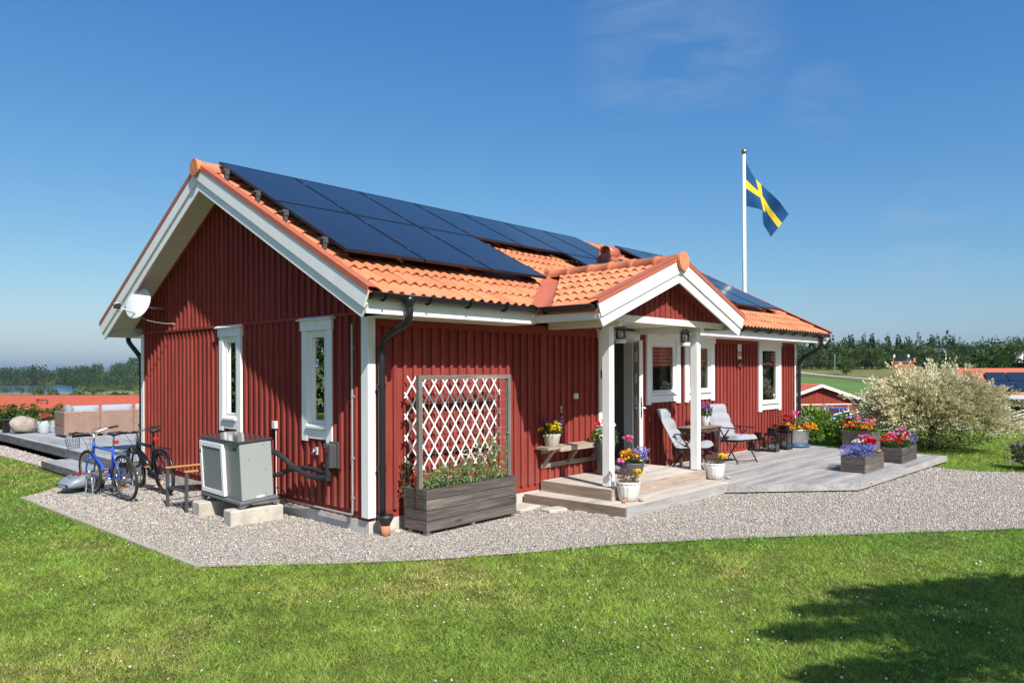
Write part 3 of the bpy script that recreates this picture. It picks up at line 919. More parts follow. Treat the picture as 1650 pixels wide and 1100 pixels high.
# clover: round leaves in patches, and white flower heads
cl = P[(lush > 0.2) & (d < 9.5)]
cl = cl[RNG.uniform(0, 1, len(cl)) < 0.11]
n = len(cl)
Pc = np.column_stack([cl, terrain_h(cl[:, 0], cl[:, 1]) + RNG.uniform(0.015, 0.04, n)])
V, F, C = leaf_quads(Pc, 0.016, palette(n, [(0.12, 0.24, 0.04), (0.15, 0.28, 0.055), (0.09, 0.20, 0.03)]), up=0.9, aspect=0.9)
tag(npmesh('clover', V, F, M['grassmat'], C), 'low clover leaves growing in the lawn', 'clover', kind='stuff')
fl = lawn_points(150000, -8, 16, -8.5, 14, lambda d: np.clip(0.26 * (5 / np.maximum(d, 1)), 0, 1))
pf = patch(fl[:, 0], fl[:, 1], 1.3, 4.2) + patch(fl[:, 0], fl[:, 1], 3.1, 1.2) * .7 + RNG.normal(0, 0.75, len(fl))
fl = fl[pf > 1.15]
n = len(fl)
print('clover flowers', n)
Vf = base[None] * RNG.uniform(0.85, 1.15, (n, 6, 1)) * RNG.uniform(0.006, 0.0115, (n, 1, 1)) * np.array([1, 1, .85])
Vf += np.column_stack([fl, terrain_h(fl[:, 0], fl[:, 1]) + RNG.uniform(0.04, 0.07, n)])[:, None, :]
Cf = palette(n, [(0.72, 0.70, 0.62), (0.62, 0.56, 0.48), (0.70, 0.58, 0.54)], [.7, .2, .1], .1)
tag(npmesh('clover_flowers', Vf.reshape(-1, 3), (np.arange(n)[:, None, None] * 6 + octf[None]).reshape(-1, 3), M['petal_stuff'], np.repeat(Cf, 6, axis=0), smooth=True), 'white clover heads dotted over the lawn', 'clover flowers', kind='stuff')
# ------------------------------------------------------------------ the red house
L_, W_ = 12.05, 6.58
house = thing('house', 'red board-clad bungalow with orange tiled roof and white trim', 'house')
AL = R(27.04); SL = math.tan(AL)
def roof_z(y):                       # crest height of the tiles over the front slope
    return 2.70 + SL * (y + 0.55)
RIDGE_Y = 3.29
def verge_z(y):
    return 2.644 + SL * ((y if y <= RIDGE_Y else 2 * RIDGE_Y - y) + 0.63)
X0, X1 = -0.46, 12.51

found = MB().box(0.025, L_ - .02, 0.03, W_ - .03, -0.4, 0.155).build('foundation', M['plaster'], house)

# wall coordinates: u along the wall, o outwards, z up
def front(u, o, z): return (u, -o, z)
def gable(u, o, z): return (-o, u, z)
def wbox(mb, wm, u0, u1, o0, o1, z0, z1):
    a, b = wm(u0, o0, z0), wm(u1, o1, z1)
    mb.box(a[0], b[0], a[1], b[1], a[2], b[2])
    return mb
_cache = {}
def strip(kind, wm, parent, u, w, o0, o1, z0, z1):
    key = (kind, wm.__name__, round(w, 3), round(z1 - z0, 2), round(o1 - o0, 3))
    if key not in _cache:
        _cache[key] = wbox(MB(), wm, -w / 2, w / 2, 0, o1 - o0, 0, round(z1 - z0, 2)).mesh(kind, M['red'])
    return link(kind, _cache[key], parent, wm(u, o0, z0))
PITCH = 0.145
def clad(wm, parent, ua, ub, z0, z1, openings, off=0.0, pitch=PITCH):
    n = round((ub - ua) / pitch)
    p = (ub - ua) / n
    def runs(u, half):
        segs = [(z0, z1)]
        for (a, b, c, d) in openings:
            if u + half > a and u - half < b:
                ns = []
                for s, e in segs:
                    if d <= s or c >= e: ns.append((s, e)); continue
                    if c > s: ns.append((s, c))
                    if d < e: ns.append((d, e))
                segs = ns
        return [(s, e) for s, e in segs if e - s > 0.02]
    for i in range(n):
        for s, e in runs(ua + (i + .5) * p, p * 0.25):
            strip('board', wm, parent, ua + (i + .5) * p, p - 0.003, off - 0.055, off - 0.03, s, e)
    for i in range(n + 1):
        for s, e in runs(ua + i * p, 0.03):
            strip('batten', wm, parent, ua + i * p, 0.045, off - 0.0295, off, s, e)

# openings: trim outline u0,u1,z0,z1
W1, W2, W3 = (5.66, 6.76, 1.24, 2.45), (6.93, 8.04, 1.24, 2.45), (10.03, 11.17, 0.925, 2.45)
G1, G2 = (0.70, 1.36, 0.985, 2.45), (2.96, 3.61, 0.985, 2.45)
DOOR = (4.30, 5.40, 0.2, 2.43)
def hole(w): return (w[0] + 0.07, w[1] - 0.07, w[2] + 0.10, w[3] - 0.05)

fw = MB(); wbox(fw, front, 0.1, L_ - .1, -0.06, -0.005, 2.34, 2.46)          # frieze
wbox(fw, front, 0.06, L_ - .05, -0.06, -0.035, 0.145, 0.27)                  # sill board
wall_f = fw.build('front_wall', M['redtrim'], house)
clad(front, wall_f, 0.09, L_ - .09, 0.25, 2.34, [hole(W1), hole(W2), hole(W3), (DOOR[0] + .05, DOOR[1] - .05, 0, DOOR[3] - .05)])
wbox(MB(), front, 2.93, 3.06, -0.028, 0.006, 0.26, 2.34).build('cover_board', M['redtrim'], wall_f)
wbox(MB(), front, 5.425, 5.56, -0.028, 0.006, 0.26, 2.34).build('cover_board', M['redtrim'], wall_f)

gw = MB(); wbox(gw, gable, 0.02, W_ - .02, -0.06, 0.012, 2.468, 2.505)
wbox(gw, gable, 0.06, W_ - .06, -0.06, -0.035, 0.145, 0.27)
wall_g = gw.build('gable_wall', M['redtrim'], house)
clad(gable, wall_g, 0.115, W_ - .10, 0.25, 2.466, [hole(G1), hole(G2)])
# upper cladding runs up under the sloping soffit
ng = 45; pg = (W_ - 0.04) / ng
for i in range(ng):
    y0, y1 = 0.02 + i * pg + .0015, 0.02 + (i + 1) * pg - .0015
    t0, t1 = verge_z(y0) - .13, verge_z(y1) - .13
    tops = [(y0, t0)] + ([(RIDGE_Y, verge_z(RIDGE_Y) - .13)] if y0 < RIDGE_Y < y1 else []) + [(y1, t1)]
    if min(t0, t1) > 2.53:
        MB().prism([(0.045, y0, 2.50), (0.045, y1, 2.50)] + [(0.045, a, b) for a, b in reversed(tops)], (-0.03, 0, 0)).build('board', M['red'], wall_g)
    yb = 0.02 + (i + .0) * pg
    tb = verge_z(yb) - .165
    if tb > 2.53 and i > 0:
        strip('batten', gable, wall_g, yb, 0.045, -0.0145, 0.014, 2.495, tb)

for s_ in (0, 1):
    yy = lambda y: y if s_ == 0 else 2 * RIDGE_Y - y
    MB().prism([(-.004, yy(.0), verge_z(0) - .13), (-.004, yy(RIDGE_Y), verge_z(RIDGE_Y) - .13), (-.004, yy(RIDGE_Y), verge_z(RIDGE_Y) - .20), (-.004, yy(.0), verge_z(0) - .20)], (-.016, 0, 0)).build('rake_board', M['redtrim'], wall_g)

# hidden walls and the rooms behind the windows
bw = MB().use(M['red'])
bw.box(0.06, L_ - .06, W_ - .06, W_ - .02, 0.1, 2.5).box(L_ - .06, L_ - .02, 0.05, W_ - .05, 0.1, 2.5)
bw.prism([(L_ - .06, 0.1, 2.5), (L_ - .06, W_ - .1, 2.5), (L_ - .06, RIDGE_Y, 4.5)], (0.04, 0, 0))
bw.build('back_wall', None, house)
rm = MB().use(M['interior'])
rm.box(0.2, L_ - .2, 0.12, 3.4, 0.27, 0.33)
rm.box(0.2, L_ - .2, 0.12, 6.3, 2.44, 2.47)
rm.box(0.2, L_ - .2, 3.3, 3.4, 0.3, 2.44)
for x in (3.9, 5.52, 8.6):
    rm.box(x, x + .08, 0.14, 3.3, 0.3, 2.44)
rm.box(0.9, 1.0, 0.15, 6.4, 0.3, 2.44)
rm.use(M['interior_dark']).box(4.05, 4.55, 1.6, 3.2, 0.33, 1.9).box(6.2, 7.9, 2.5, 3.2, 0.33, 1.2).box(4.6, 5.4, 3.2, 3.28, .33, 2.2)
rm.build('rooms', None, house)

def corner(name, pts):
    pass
cbm = MB().box(-0.012, 0.09, -0.012, 0.115, 0.2, 2.44)
cbm.build('corner_board', M['white'], house)
MB().box(L_ - .10, L_ + .012, -0.012, 0.10, 0.2, 2.44).build('corner_board', M['white'], house)
MB().box(-0.012, 0.09, W_ - .10, W_ + .012, 0.2, 2.47).build('corner_board', M['white'], house)

# ------------------------------------------------------------------ windows
def window(wm, r, sash, glass, name='window', small=False):
    u0, u1, z0, z1 = r
    zh = z1 - 0.125                                      # underside of the head board
    tw = 0.118 if small else 0.13
    c = MB()
    wbox(c, wm, u0, u0 + tw, -0.02, 0.016, z0, zh)
    wbox(c, wm, u1 - tw, u1, -0.02, 0.016, z0, zh)
    wbox(c, wm, u0 + tw, u1 - tw, -0.02, 0.012, z0 + 0.035, z0 + 0.15)
    w = c.build(name, M['white'], house)
    h = MB()
    wbox(h, wm, u0 - 0.018, u1 + 0.018, -0.02, 0.03, zh + .002, z1 - 0.003)
    h.build('head_board', M['white'], w)
    f = MB()
    a, b = [wm(u0 - 0.045, o, z) for o, z in ((-0.02, z1 + 0.055), (0.07, z1 + 0.012), (0.07, z1), (-0.02, z1))], wm(u1 + 0.045, 0, 0)
    d = Vector(wm(u1 + 0.045, 0, 0)) - Vector(wm(u0 - 0.045, 0, 0))
    f.prism(a, d)
    f.build('head_flashing', M['white'], w)
    s0, s1, sz0, sz1 = sash
    g0, g1, gz0, gz1 = glass
    s = MB()
    wbox(s, wm, s0, g0, -0.055, -0.018, sz0, sz1); wbox(s, wm, g1, s1, -0.055, -0.018, sz0, sz1)
    wbox(s, wm, g0, g1, -0.055, -0.018, sz0, gz0); wbox(s, wm, g0, g1, -0.055, -0.018, gz1, sz1)
    # outer frame behind the sash, a step back
    for (a0, a1, b0, b1) in ((u0 + tw - .03, s0, sz0 - .05, zh + .03), (s1, u1 - tw + .03, sz0 - .05, zh + .03), (s0, s1, sz1, zh + .03), (s0, s1, sz0 - .05, sz0)):
        wbox(s, wm, a0, a1, -0.10, -0.030, b0, b1)
    s.build('sash', M['white'], w)
    bead = MB()
    for (a0, a1, b0, b1) in ((g0 - .012, g0 + .006, gz0, gz1), (g1 - .006, g1 + .012, gz0, gz1), (g0 + .006, g1 - .006, gz1 - .006, gz1 + .012), (g0 + .006, g1 - .006, gz0 - .012, gz0 + .006)):
        wbox(bead, wm, a0, a1, -0.017, -0.010, b0, b1)
    bead.build('glazing_bead', M['white'], w)
    p = MB(); q0, q1 = wm(g0, -0.04, gz0), wm(g1, -0.04, gz1)
    p.poly([wm(g0, -0.04, gz0), wm(g1, -0.04, gz0), wm(g1, -0.04, gz1), wm(g0, -0.04, gz1)])
    p.build('pane', M['glass'], w)
    si = MB()
    d = Vector(wm(u1 - tw - .01, 0, 0)) - Vector(wm(u0 + tw + .01, 0, 0))
    zs = z0 + 0.19
    si.prism([wm(u0 + tw + .01, -0.03, zs + .035), wm(u0 + tw + .01, 0.045, zs), wm(u0 + tw + .01, 0.045, zs - .03), wm(u0 + tw + .01, 0.03, zs - .03), wm(u0 + tw + .01, -0.03, zs - .03)], d)
    si.build('sill', M['white'], w)
    return w
def inset(r, tw, bottom, top=2.335):
    return (r[0] + tw, r[1] - tw, bottom, top)
w1 = window(front, W1, (5.775, 6.645, 1.40, 2.325), (5.86, 6.56, 1.475, 2.235))
w2 = window(front, W2, (7.045, 7.925, 1.40, 2.325), (7.13, 7.84, 1.475, 2.235))
w3 = window(front, W3, (10.145, 11.055, 1.085, 2.325), (10.24, 10.96, 1.16, 2.235))
wg1 = window(gable, G1, (0.812, 1.248, 1.175, 2.325), (0.888, 1.172, 1.235, 2.25), small=True)
wg2 = window(gable, G2, (3.072, 3.498, 1.175, 2.325), (3.148, 3.422, 1.235, 2.25), small=True)
# blinds in the gable windows, curtains in the front ones
for w, y0, y1 in ((wg1, 0.89, 1.17), (wg2, 3.15, 3.42)):
    b = MB()
    for i in range(34):
        z = 1.26 + i * 0.029
        b.hexa([(0.10, y0, z), (0.118, y0, z + .012), (0.118, y1, z + .012), (0.10, y1, z), (0.10, y0, z + .002), (0.118, y0, z + .014), (0.118, y1, z + .014), (0.10, y1, z + .002)])
    o = b.build('blind_slats', M['curtain'], w); o['kind'] = 'stuff'
def curtain(w, u0, u1, z0, z1):
    c = MB().use(M['curtain'], True)
    n = 26
    vs = []
    for i in range(n + 1):
        u = u0 + (u1 - u0) * i / n
        y = 0.17 + 0.02 * math.sin(i * 1.7)
        vs += [(u, y, z0), (u, y, z1)]
    c.faces(vs, [(2 * i, 2 * i + 2, 2 * i + 3, 2 * i + 1) for i in range(n)])
    c.build('curtain', None, w)
curtain(w1, 6.35, 6.60, 1.42, 2.3); curtain(w2, 7.60, 7.88, 1.42, 2.3); curtain(w3, 10.75, 11.0, 1.1, 2.3)
for w, wm, u, z in ((w3, front, 10.90, 1.19), (wg1, gable, 0.915, 1.26)):
    s = MB().use(M['dish']); wbox(s, wm, u - .025, u + .025, -0.0385, -0.037, z, z + .10)
    s.use(M['print_red']); wbox(s, wm, u - .02, u + .02, -0.0365, -0.0355, z + .005, z + .05)
    s.build('alarm_sticker', None, w)

# ------------------------------------------------------------------ door, standing open
df = MB()
wbox(df, front, 4.30, 4.415, -0.06, 0.016, 0.29, 2.32); wbox(df, front, 5.285, 5.40, -0.06, 0.016, 0.29, 2.32)
wbox(df, front, 4.415, 4.45, -0.18, -0.01, 0.29, 2.33); wbox(df, front, 5.25, 5.285, -0.18, -0.01, 0.29, 2.33)
wbox(df, front, 4.45, 5.25, -0.18, -0.01, 2.29, 2.33)
doorframe = df.build('door_frame', M['white'], house)
h = MB(); wbox(h, front, 4.282, 5.418, -0.02, 0.03, 2.322, 2.43); h.build('head_board', M['white'], doorframe)
f = MB(); f.prism([front(4.255, o, z) for o, z in ((-0.02, 2.485), (0.07, 2.445), (0.07, 2.432), (-0.02, 2.432))], (1.19, 0, 0)); f.build('head_flashing', M['white'], doorframe)
MB().box(4.42, 5.28, -0.03, 0.2, 0.285, 0.315).build('threshold', M['galv'], doorframe)
MB().prism([(4.5, -0.035, 0.312), (4.5, -0.035, 0.29), (4.5, -0.32, 0.287), (4.5, -0.32, 0.291)], (0.74, 0, 0)).build('ramp_plate', M['galv'], doorframe)
wbox(MB().use(M['blackplastic']), front, 4.335, 4.375, 0.016, 0.045, 1.71, 1.83).build('keypad', None, doorframe)
wbox(MB().use(M['print_red']), front, 4.34, 4.37, 0.045, 0.047, 1.73, 1.775).build('keypad_label', None, doorframe)
HX, HY = 5.235, -0.012
dd_ = Vector((4.56 - HX, -0.575 - HY, 0)); dlen = 0.84; dd_.normalize()
dn = Vector((dd_.y, -dd_.x, 0))                                       # inner face side
if dn.dot(Vector((-0.65, 0.76, 0))) < 0: dn = -dn
def dpt(a, o, z): return Vector((HX, HY, z)) + dd_ * a + dn * o
def dbox(mb, a0, a1, o0, o1, z0, z1):
    mb.hexa([dpt(a0, o0, z0), dpt(a1, o0, z0), dpt(a1, o1, z0), dpt(a0, o1, z0), dpt(a0, o0, z1), dpt(a1, o0, z1), dpt(a1, o1, z1), dpt(a0, o1, z1)])
    return mb
dm = MB().use(M['white']); dbox(dm, 0, dlen, -0.056, -0.004, 0.325, 2.285)
dm.use(M['doorinner']); dbox(dm, 0.03, dlen - .02, -0.0045, 0.0, 0.34, 2.27)
door = dm.build('door', None, house)
for z in (1.28, 1.62, 1.96):
    q = MB().use(M['white']); dbox(q, 0.28, 0.56, 0.0, 0.012, z, z + 0.16); q.use(M['clearglass']); dbox(q, 0.31, 0.53, 0.012, 0.014, z + .03, z + .13); q.build('door_window', None, door)
q = MB().use(M['chrome'])
dbox(q, dlen - 0.09, dlen - 0.05, 0.0, 0.012, 1.12, 1.34)
q.tube([dpt(dlen - .07, 0.012, 1.25), dpt(dlen - .07, 0.05, 1.25), dpt(dlen - .19, 0.055, 1.25)], 0.009, 6)
dbox(q, dlen - 0.09, dlen - 0.05, -0.068, -0.056, 1.12, 1.34)
q.tube([dpt(dlen - .07, -0.068, 1.25), dpt(dlen - .07, -0.105, 1.25), dpt(dlen - .19, -0.11, 1.25)], 0.009, 6)
q.build('handle', None, door)
q = MB().use(M['chrome']); dbox(q, dlen, dlen + .002, -0.045, -0.02, 1.10, 1.42); q.use(M['black']); dbox(q, dlen + .002, dlen + .004, -0.04, -0.026, 1.14, 1.22); dbox(q, dlen + .002, dlen + .004, -0.04, -0.026, 1.27, 1.34)
q.build('lock_plate', None, door)

# ------------------------------------------------------------------ main roof
rz = lambda y, o: (roof_z(y) + o)
deck = MB().use(M['sheet'])
ye = -0.56
deck.prism([(X0 + .03, ye, rz(ye, -0.085)), (X0 + .03, RIDGE_Y, rz(RIDGE_Y, -0.085)), (X0 + .03, 2 * RIDGE_Y - ye, rz(ye, -0.085)), (X0 + .03, 2 * RIDGE_Y - ye, rz(ye, -0.11)), (X0 + .03, RIDGE_Y, rz(RIDGE_Y, -0.11)), (X0 + .03, ye, rz(ye, -0.11))], (X1 - X0 - .06, 0, 0))
deck.use(M['tile_far'])
deck.prism([(X0 + .03, RIDGE_Y, rz(RIDGE_Y, -0.02)), (X0 + .03, 2 * RIDGE_Y + .62, rz(-.62, -0.02)), (X0 + .03, 2 * RIDGE_Y + .62, rz(-.62, -0.05)), (X0 + .03, RIDGE_Y, rz(RIDGE_Y, -0.05))], (X1 - X0 - .06, 0, 0))
roof = deck.build('roof', None, house)

TW, TL, ROW = 0.294, 0.40, 0.364
def tile_mesh(name='tile'):
    m = MB().use(M['tile'], True)
    n = 12
    vs = []
    for s, hh in ((0.0, 0.030), (0.03, 0.030), (TL, 0.0)):
        for i in range(n + 1):
            a = TW * i / n
            vs.append((a, s, 0.021 * math.cos(2 * math.pi * a / 0.147) - 0.022 + hh - 0.02))
    fs = []
    for j in range(2):
        for i in range(n):
            fs.append((j * 13 + i, j * 13 + i + 1, (j + 1) * 13 + i + 1, (j + 1) * 13 + i))
    m.faces(vs, fs)
    m.use(M['tile'], False)
    lip = [(p[0], p[1], p[2]) for p in vs[:13]] + [(p[0], p[1] + .004, p[2] - 0.016) for p in vs[:13]]
    m.faces(lip, [(i, 13 + i, 14 + i, i + 1) for i in range(n)])
    return m.mesh(name)
TILE = tile_mesh()

PB = math.atan(0.377); PEX = 2.2; PAX = 4.11                      # porch eave, ridge
def porch_z(x): return 2.645 + 0.377 * ((x if x <= PAX else 2 * PAX - x) - PEX)
# valley lines in plan: main roof meets porch roof
VY1 = (porch_z(PAX) - 2.70) / SL - 0.55
VA = Vector((2.28, -0.60, 0)); VB = Vector((PAX, VY1, 0))
vdir = (VB - VA).normalized()
vn = Vector((-vdir.y, vdir.x, 0))                                 # towards the main roof, left valley
VA2 = Vector((2 * PAX - VA.x, VA.y, 0)); vn2 = Vector((-vn.x, vn.y, 0))

def clipped(mat, planes):
    """copy of the tile cut by vertical planes (point, normal to keep), in world space; None if nothing is left"""
    bm = bmesh.new(); bm.from_mesh(TILE); bm.transform(mat)
    for co, no in planes:
        bmesh.ops.bisect_plane(bm, geom=bm.verts[:] + bm.edges[:] + bm.faces[:], plane_co=co, plane_no=no, clear_inner=True)
    if len(bm.faces) < 3:
        bm.free(); return None
    me = bpy.data.meshes.new('tile'); bm.to_mesh(me); bm.free()
    me.materials.append(M['tile'])
    return me
PANELS = []
PX0, PPW, PH = -0.20, 1.146, 1.72
for k in range(7): PANELS.append((PX0 + k * PPW, 2.545))
for k in range(3): PANELS.append((PX0 + k * PPW, 0.82))
for k in (5, 6): PANELS.append((PX0 + k * PPW, 0.82))
PANELS += [(10.50 - PPW * j, 0.87) for j in (0, 1)] + [(10.50 - PPW * j, 2.575) for j in (0, 1)] 
def under_panel(x, s):
    return any(a + .35 < x < a + PPW - .01 - .0 + .0 and b + .45 < s < b + PH - .1 for a, b in PANELS)
tiles = []
E0 = Vector((0, -0.62, roof_z(-0.62)))
uu = Vector((0, math.cos(AL), math.sin(AL)))
for r_ in range(12):
    for c in range(43):
        a, s = X0 + 0.16 + c * TW, r_ * ROW
        if a + TW > X1 - 0.10: continue
        cx_, cs = a + TW / 2, s + TL / 2
        if any(p < cx_ - .05 and cx_ + .05 < p + PPW + .02 and b + .35 < cs < b + PH - .05 for p, b in PANELS): continue
        o = E0 + uu * s + Vector((a, 0, 0))
        mid = o + uu * (TL / 2) + Vector((TW / 2, 0, 0))
        near_l, near_r = (mid - VA).dot(vn), (mid - VA2).dot(vn2)
        yb = mid.y
        if mid.y < VY1 + .3 and near_l < -0.05 and near_r < -0.05 and mid.y < VY1: continue
        mat = Matrix.Translation(o + Vector((random.uniform(-.003, .003), random.uniform(-.004, .004), random.uniform(-.003, .003)))) @ Matrix.Rotation(AL + random.uniform(-.006, .006), 4, 'X')
        pl = None
        if mid.y < VY1 + 0.35:
            if mid.x < PAX and near_l < 0.42: pl = (VA + vn * 0.13, vn)
            if mid.x >= PAX and near_r < 0.42: pl = (VA2 + vn2 * 0.13, vn2)
        tiles.append((cam_uv(np.array([[mid.x, mid.y]]))[0][0], mat, pl))
ptiles = []
plen = (PAX - PEX + 0.05) / math.cos(PB)
for side in (0, 1):
    for r_ in range(6):
        for c in range(9):
            a = c * TW
            s = r_ * 0.352
            if side == 0:
                y = -1.43 + a
                o = Vector((PEX - 0.05 + s * math.cos(PB), y + TW, porch_z(PEX - 0.05) + s * math.sin(PB)))
                mat = Matrix.Translation(o) @ Matrix.Rotation(-math.pi / 2, 4, 'Z') @ Matrix.Rotation(PB, 4, 'X')
                mid = mat @ Vector((TW / 2, TL / 2, 0))
                dv = (mid - VA).dot(vn)
                if dv > 0.25: continue
                pl = (VA - vn * 0.13, -vn) if dv > -0.42 else None
            else:
                y = -1.43 + a
                o = Vector((2 * PAX - PEX + 0.05 - s * math.cos(PB), y, porch_z(PEX - 0.05) + s * math.sin(PB)))
                mat = Matrix.Translation(o) @ Matrix.Rotation(math.pi / 2, 4, 'Z') @ Matrix.Rotation(PB, 4, 'X')
                mid = mat @ Vector((TW / 2, TL / 2, 0))
                dv = (mid - VA2).dot(vn2)
                if dv > 0.25: continue
                pl = (VA2 - vn2 * 0.13, -vn2) if dv > -0.42 else None
            ptiles.append((side, mat, pl))
tiles.sort(key=lambda t: t[0])
rest = bmesh.new()
nt_ = 0
for i, (dist, mat, pl) in enumerate(tiles):
    if nt_ < 290:
        if pl:
            me = clipped(mat, [pl])
            if me: link('tile', me, roof); nt_ += 1
        else:
            o = link('tile', TILE, roof); o.matrix_local = mat; nt_ += 1
    else:
        me = clipped(mat, [pl]) if pl else None
        if pl and not me: continue
        t = bmesh.new(); t.from_mesh(me or TILE)
        if not pl: t.transform(mat)
        tmp = bpy.data.meshes.new('t'); t.to_mesh(tmp); rest.from_mesh(tmp); t.free(); bpy.data.meshes.remove(tmp)
me = bpy.data.meshes.new('roof_tiles'); rest.to_mesh(me); rest.free(); me.materials.append(M['tile'])
for p in me.polygons: p.use_smooth = len(p.vertices) == 4 and p.area > 0.0012
tag(link('roof_tiles', me, house), kind='stuff')
print('tiles', len(tiles), len(ptiles))

def ridge_tile(r0=0.125, r1=0.112, ln=0.42):
    m = MB().use(M['tile'], True)
    n = 10
    vs = []
    for x, r in ((0, r0), (0.06, r0), (0.07, r1 + .003), (ln, r1)):
        for i in range(n + 1):
            a = R(-12) + R(204) * i / n
            vs.append((x, r * math.cos(a), r * math.sin(a)))
    fs = [(j * 11 + i, j * 11 + i + 1, j * 11 + 12 + i, j * 11 + 11 + i) for j in range(3) for i in range(n)]
    m.faces(vs, fs)
    m.use(M['tile'], False)
    m.faces([(0, r0 * math.cos(R(-12) + R(204) * i / n), r0 * math.sin(R(-12) + R(204) * i / n)) for i in range(n + 1)] + [(0, (r0 - .018) * math.cos(R(-12) + R(204) * i / n), (r0 - .018) * math.sin(R(-12) + R(204) * i / n)) for i in range(n + 1)], [(i, i + 1, 12 + i, 11 + i) for i in range(n)])
    return m.mesh('ridge_tile')
RT = ridge_tile()
zr_ = roof_z(RIDGE_Y) - 0.045
x = X0 - 0.03
while x < X1 - .3:
    o = link('ridge_tile', RT, roof, (x, RIDGE_Y, zr_ + random.uniform(-.004, .004))); x += 0.385
MB().use(M['tile']).tube([(X0 - .055, RIDGE_Y, zr_ + .01), (X0 - .02, RIDGE_Y, zr_ + .01)], 0.120, 20).build('ridge_end_cap', None, roof)

# verge: terracotta flashing, stepped white bargeboards, soffit
def rake(parent, pts_of, sweep, mat, name):
    return MB().prism(pts_of, sweep).build(name, mat, parent)
def vline(y, o): return verge_z(y) + o
for (xo, dx, nm) in ((X0, 1, 'a'), (X1, -1, 'b')):
    for sgn in (0, 1):
        def Y(y): return y if sgn == 0 else 2 * RIDGE_Y - y
        e = -0.64
        rake(roof, [(xo + dx * .020, Y(e + .0), vline(e, -0.005)), (xo + dx * .020, Y(RIDGE_Y), vline(RIDGE_Y, -0.005)), (xo + dx * .020, Y(RIDGE_Y), vline(RIDGE_Y, -0.185)), (xo + dx * .020, Y(e + 0.075), vline(e + .075, -0.195))], (-dx * .022, 0, 0), M['white'], 'bargeboard')
        rake(roof, [(xo + dx * .045, Y(e + .05), vline(e + .05, -0.15)), (xo + dx * .045, Y(RIDGE_Y), vline(RIDGE_Y, -0.15)), (xo + dx * .045, Y(RIDGE_Y), vline(RIDGE_Y, -0.325)), (xo + dx * .045, Y(e + .145), vline(e + .145, -0.325))], (-dx * .024, 0, 0), M['white'], 'bargeboard')
        rake(roof, [(xo + dx * -.012, Y(e - .01), vline(e, 0.05)), (xo + dx * -.012, Y(RIDGE_Y), vline(RIDGE_Y, 0.05)), (xo + dx * -.012, Y(RIDGE_Y), vline(RIDGE_Y, -0.012)), (xo + dx * -.012, Y(e - .01), vline(e, -0.012))], (dx * .008, 0, 0), M['sheet'], 'verge_flashing')
        rake(roof, [(xo + dx * -.012, Y(e - .01), vline(e, 0.054)), (xo + dx * -.012, Y(RIDGE_Y), vline(RIDGE_Y, 0.054)), (xo + dx * -.012, Y(RIDGE_Y), vline(RIDGE_Y, 0.046)), (xo + dx * -.012, Y(e - .01), vline(e, 0.046))], (dx * .11, 0, 0), M['sheet'], 'verge_flashing')
        rake(roof, [(xo + dx * .05, Y(e + .12), vline(e + .12, -0.115)), (xo + dx * .05, Y(RIDGE_Y), vline(RIDGE_Y, -0.115)), (xo + dx * .05, Y(RIDGE_Y), vline(RIDGE_Y, -0.14)), (xo + dx * .05, Y(e + .12), vline(e + .12, -0.14))], (dx * .45, 0, 0), M['cream'], 'soffit')

# eaves: fascia, soffit, gutters
def eave(x0, x1, yy, back=False):
    s = 1 if not back else -1
    c = 2 * RIDGE_Y
    f = lambda y: y if not back else c - y
    MB().box(x0, x1, f(-0.515), f(-0.49), 2.43, 2.60).build('fascia', M['white'], house)
    MB().box(max(x0, 0.0), min(x1, L_), f(-0.488), f(0.02), 2.425, 2.445).build('eave_soffit', M['cream'], house)
eave(X0 + .05, 2.24, 0); eave(2 * PAX - 2.24, X1 - .05, 0); eave(X0 + .05, X1 - .05, 0, True)
def gutter(p0, p1, inward, cap0=True, cap1=True):
    """half-round gutter with brackets"""
    p0, p1 = Vector(p0), Vector(p1)
    d = (p1 - p0); ln = d.length; d.normalize()
    inward = Vector(inward)
    g = MB().use(M['black'], True)
    n = 8
    vs = []
    for p in (p0, p1):
        for rr in (0.062, 0.056):
            for i in range(n + 1):
                a = math.pi * i / n
                vs.append(p + inward * (rr * math.cos(a)) + Vector((0, 0, -rr * math.sin(a))))
    m = n + 1
    fs = []
    for q in (0, 1):
        for i in range(n):
            b = q * m + i
            fs.append((b, b + 1, b + 1 + 2 * m, b + 2 * m))
    fs += [(0, m, 3 * m, 2 * m), (n, n + 2 * m, n + 3 * m, n + m)]
    g.faces(vs, fs)
    for p, c in ((p0, cap0), (p1, cap1)):
        if c:
            g.poly([p + inward * (0.066 * math.cos(math.pi * i / n)) + Vector((0, 0, -0.066 * math.sin(math.pi * i / n))) for i in range(n + 1)])
    g.tube([p0 - inward * .062, p1 - inward * .062], 0.008, 6)
    go = g.build('gutter', None, house)
    k = int(ln / 0.6)
    for i in range(k):
        c = p0 + d * (0.16 + i * 0.6)
        b = MB().use(M['black'])
        pts = [c + inward * (0.068 * math.cos(a)) + Vector((0, 0, -0.068 * math.sin(a))) for a in [math.pi * j / 8 for j in range(9)]]
        for j in range(8):
            b.beam(pts[j], pts[j + 1], 0.03, 0.006, up=(d.x, d.y, .01))
        b.beam(c + inward * .06, c + inward * .09 + Vector((0, 0, -.09)), 0.026, 0.012)
        b.build('gutter_bracket', None, go)
    return go
gutter((X0 + .07, -0.585, 2.635), (2.17, -0.585, 2.625), (0, 1, 0))
gutter((2 * PAX - 2.17, -0.585, 2.625), (X1 - .07, -0.585, 2.615), (0, 1, 0))
gutter((2.165, -0.58, 2.622), (2.165, -1.50, 2.618), (1, 0, 0), cap0=False)
gutter((2 * PAX - 2.165, -0.58, 2.622), (2 * PAX - 2.165, -1.50, 2.618), (-1, 0, 0), cap0=False)
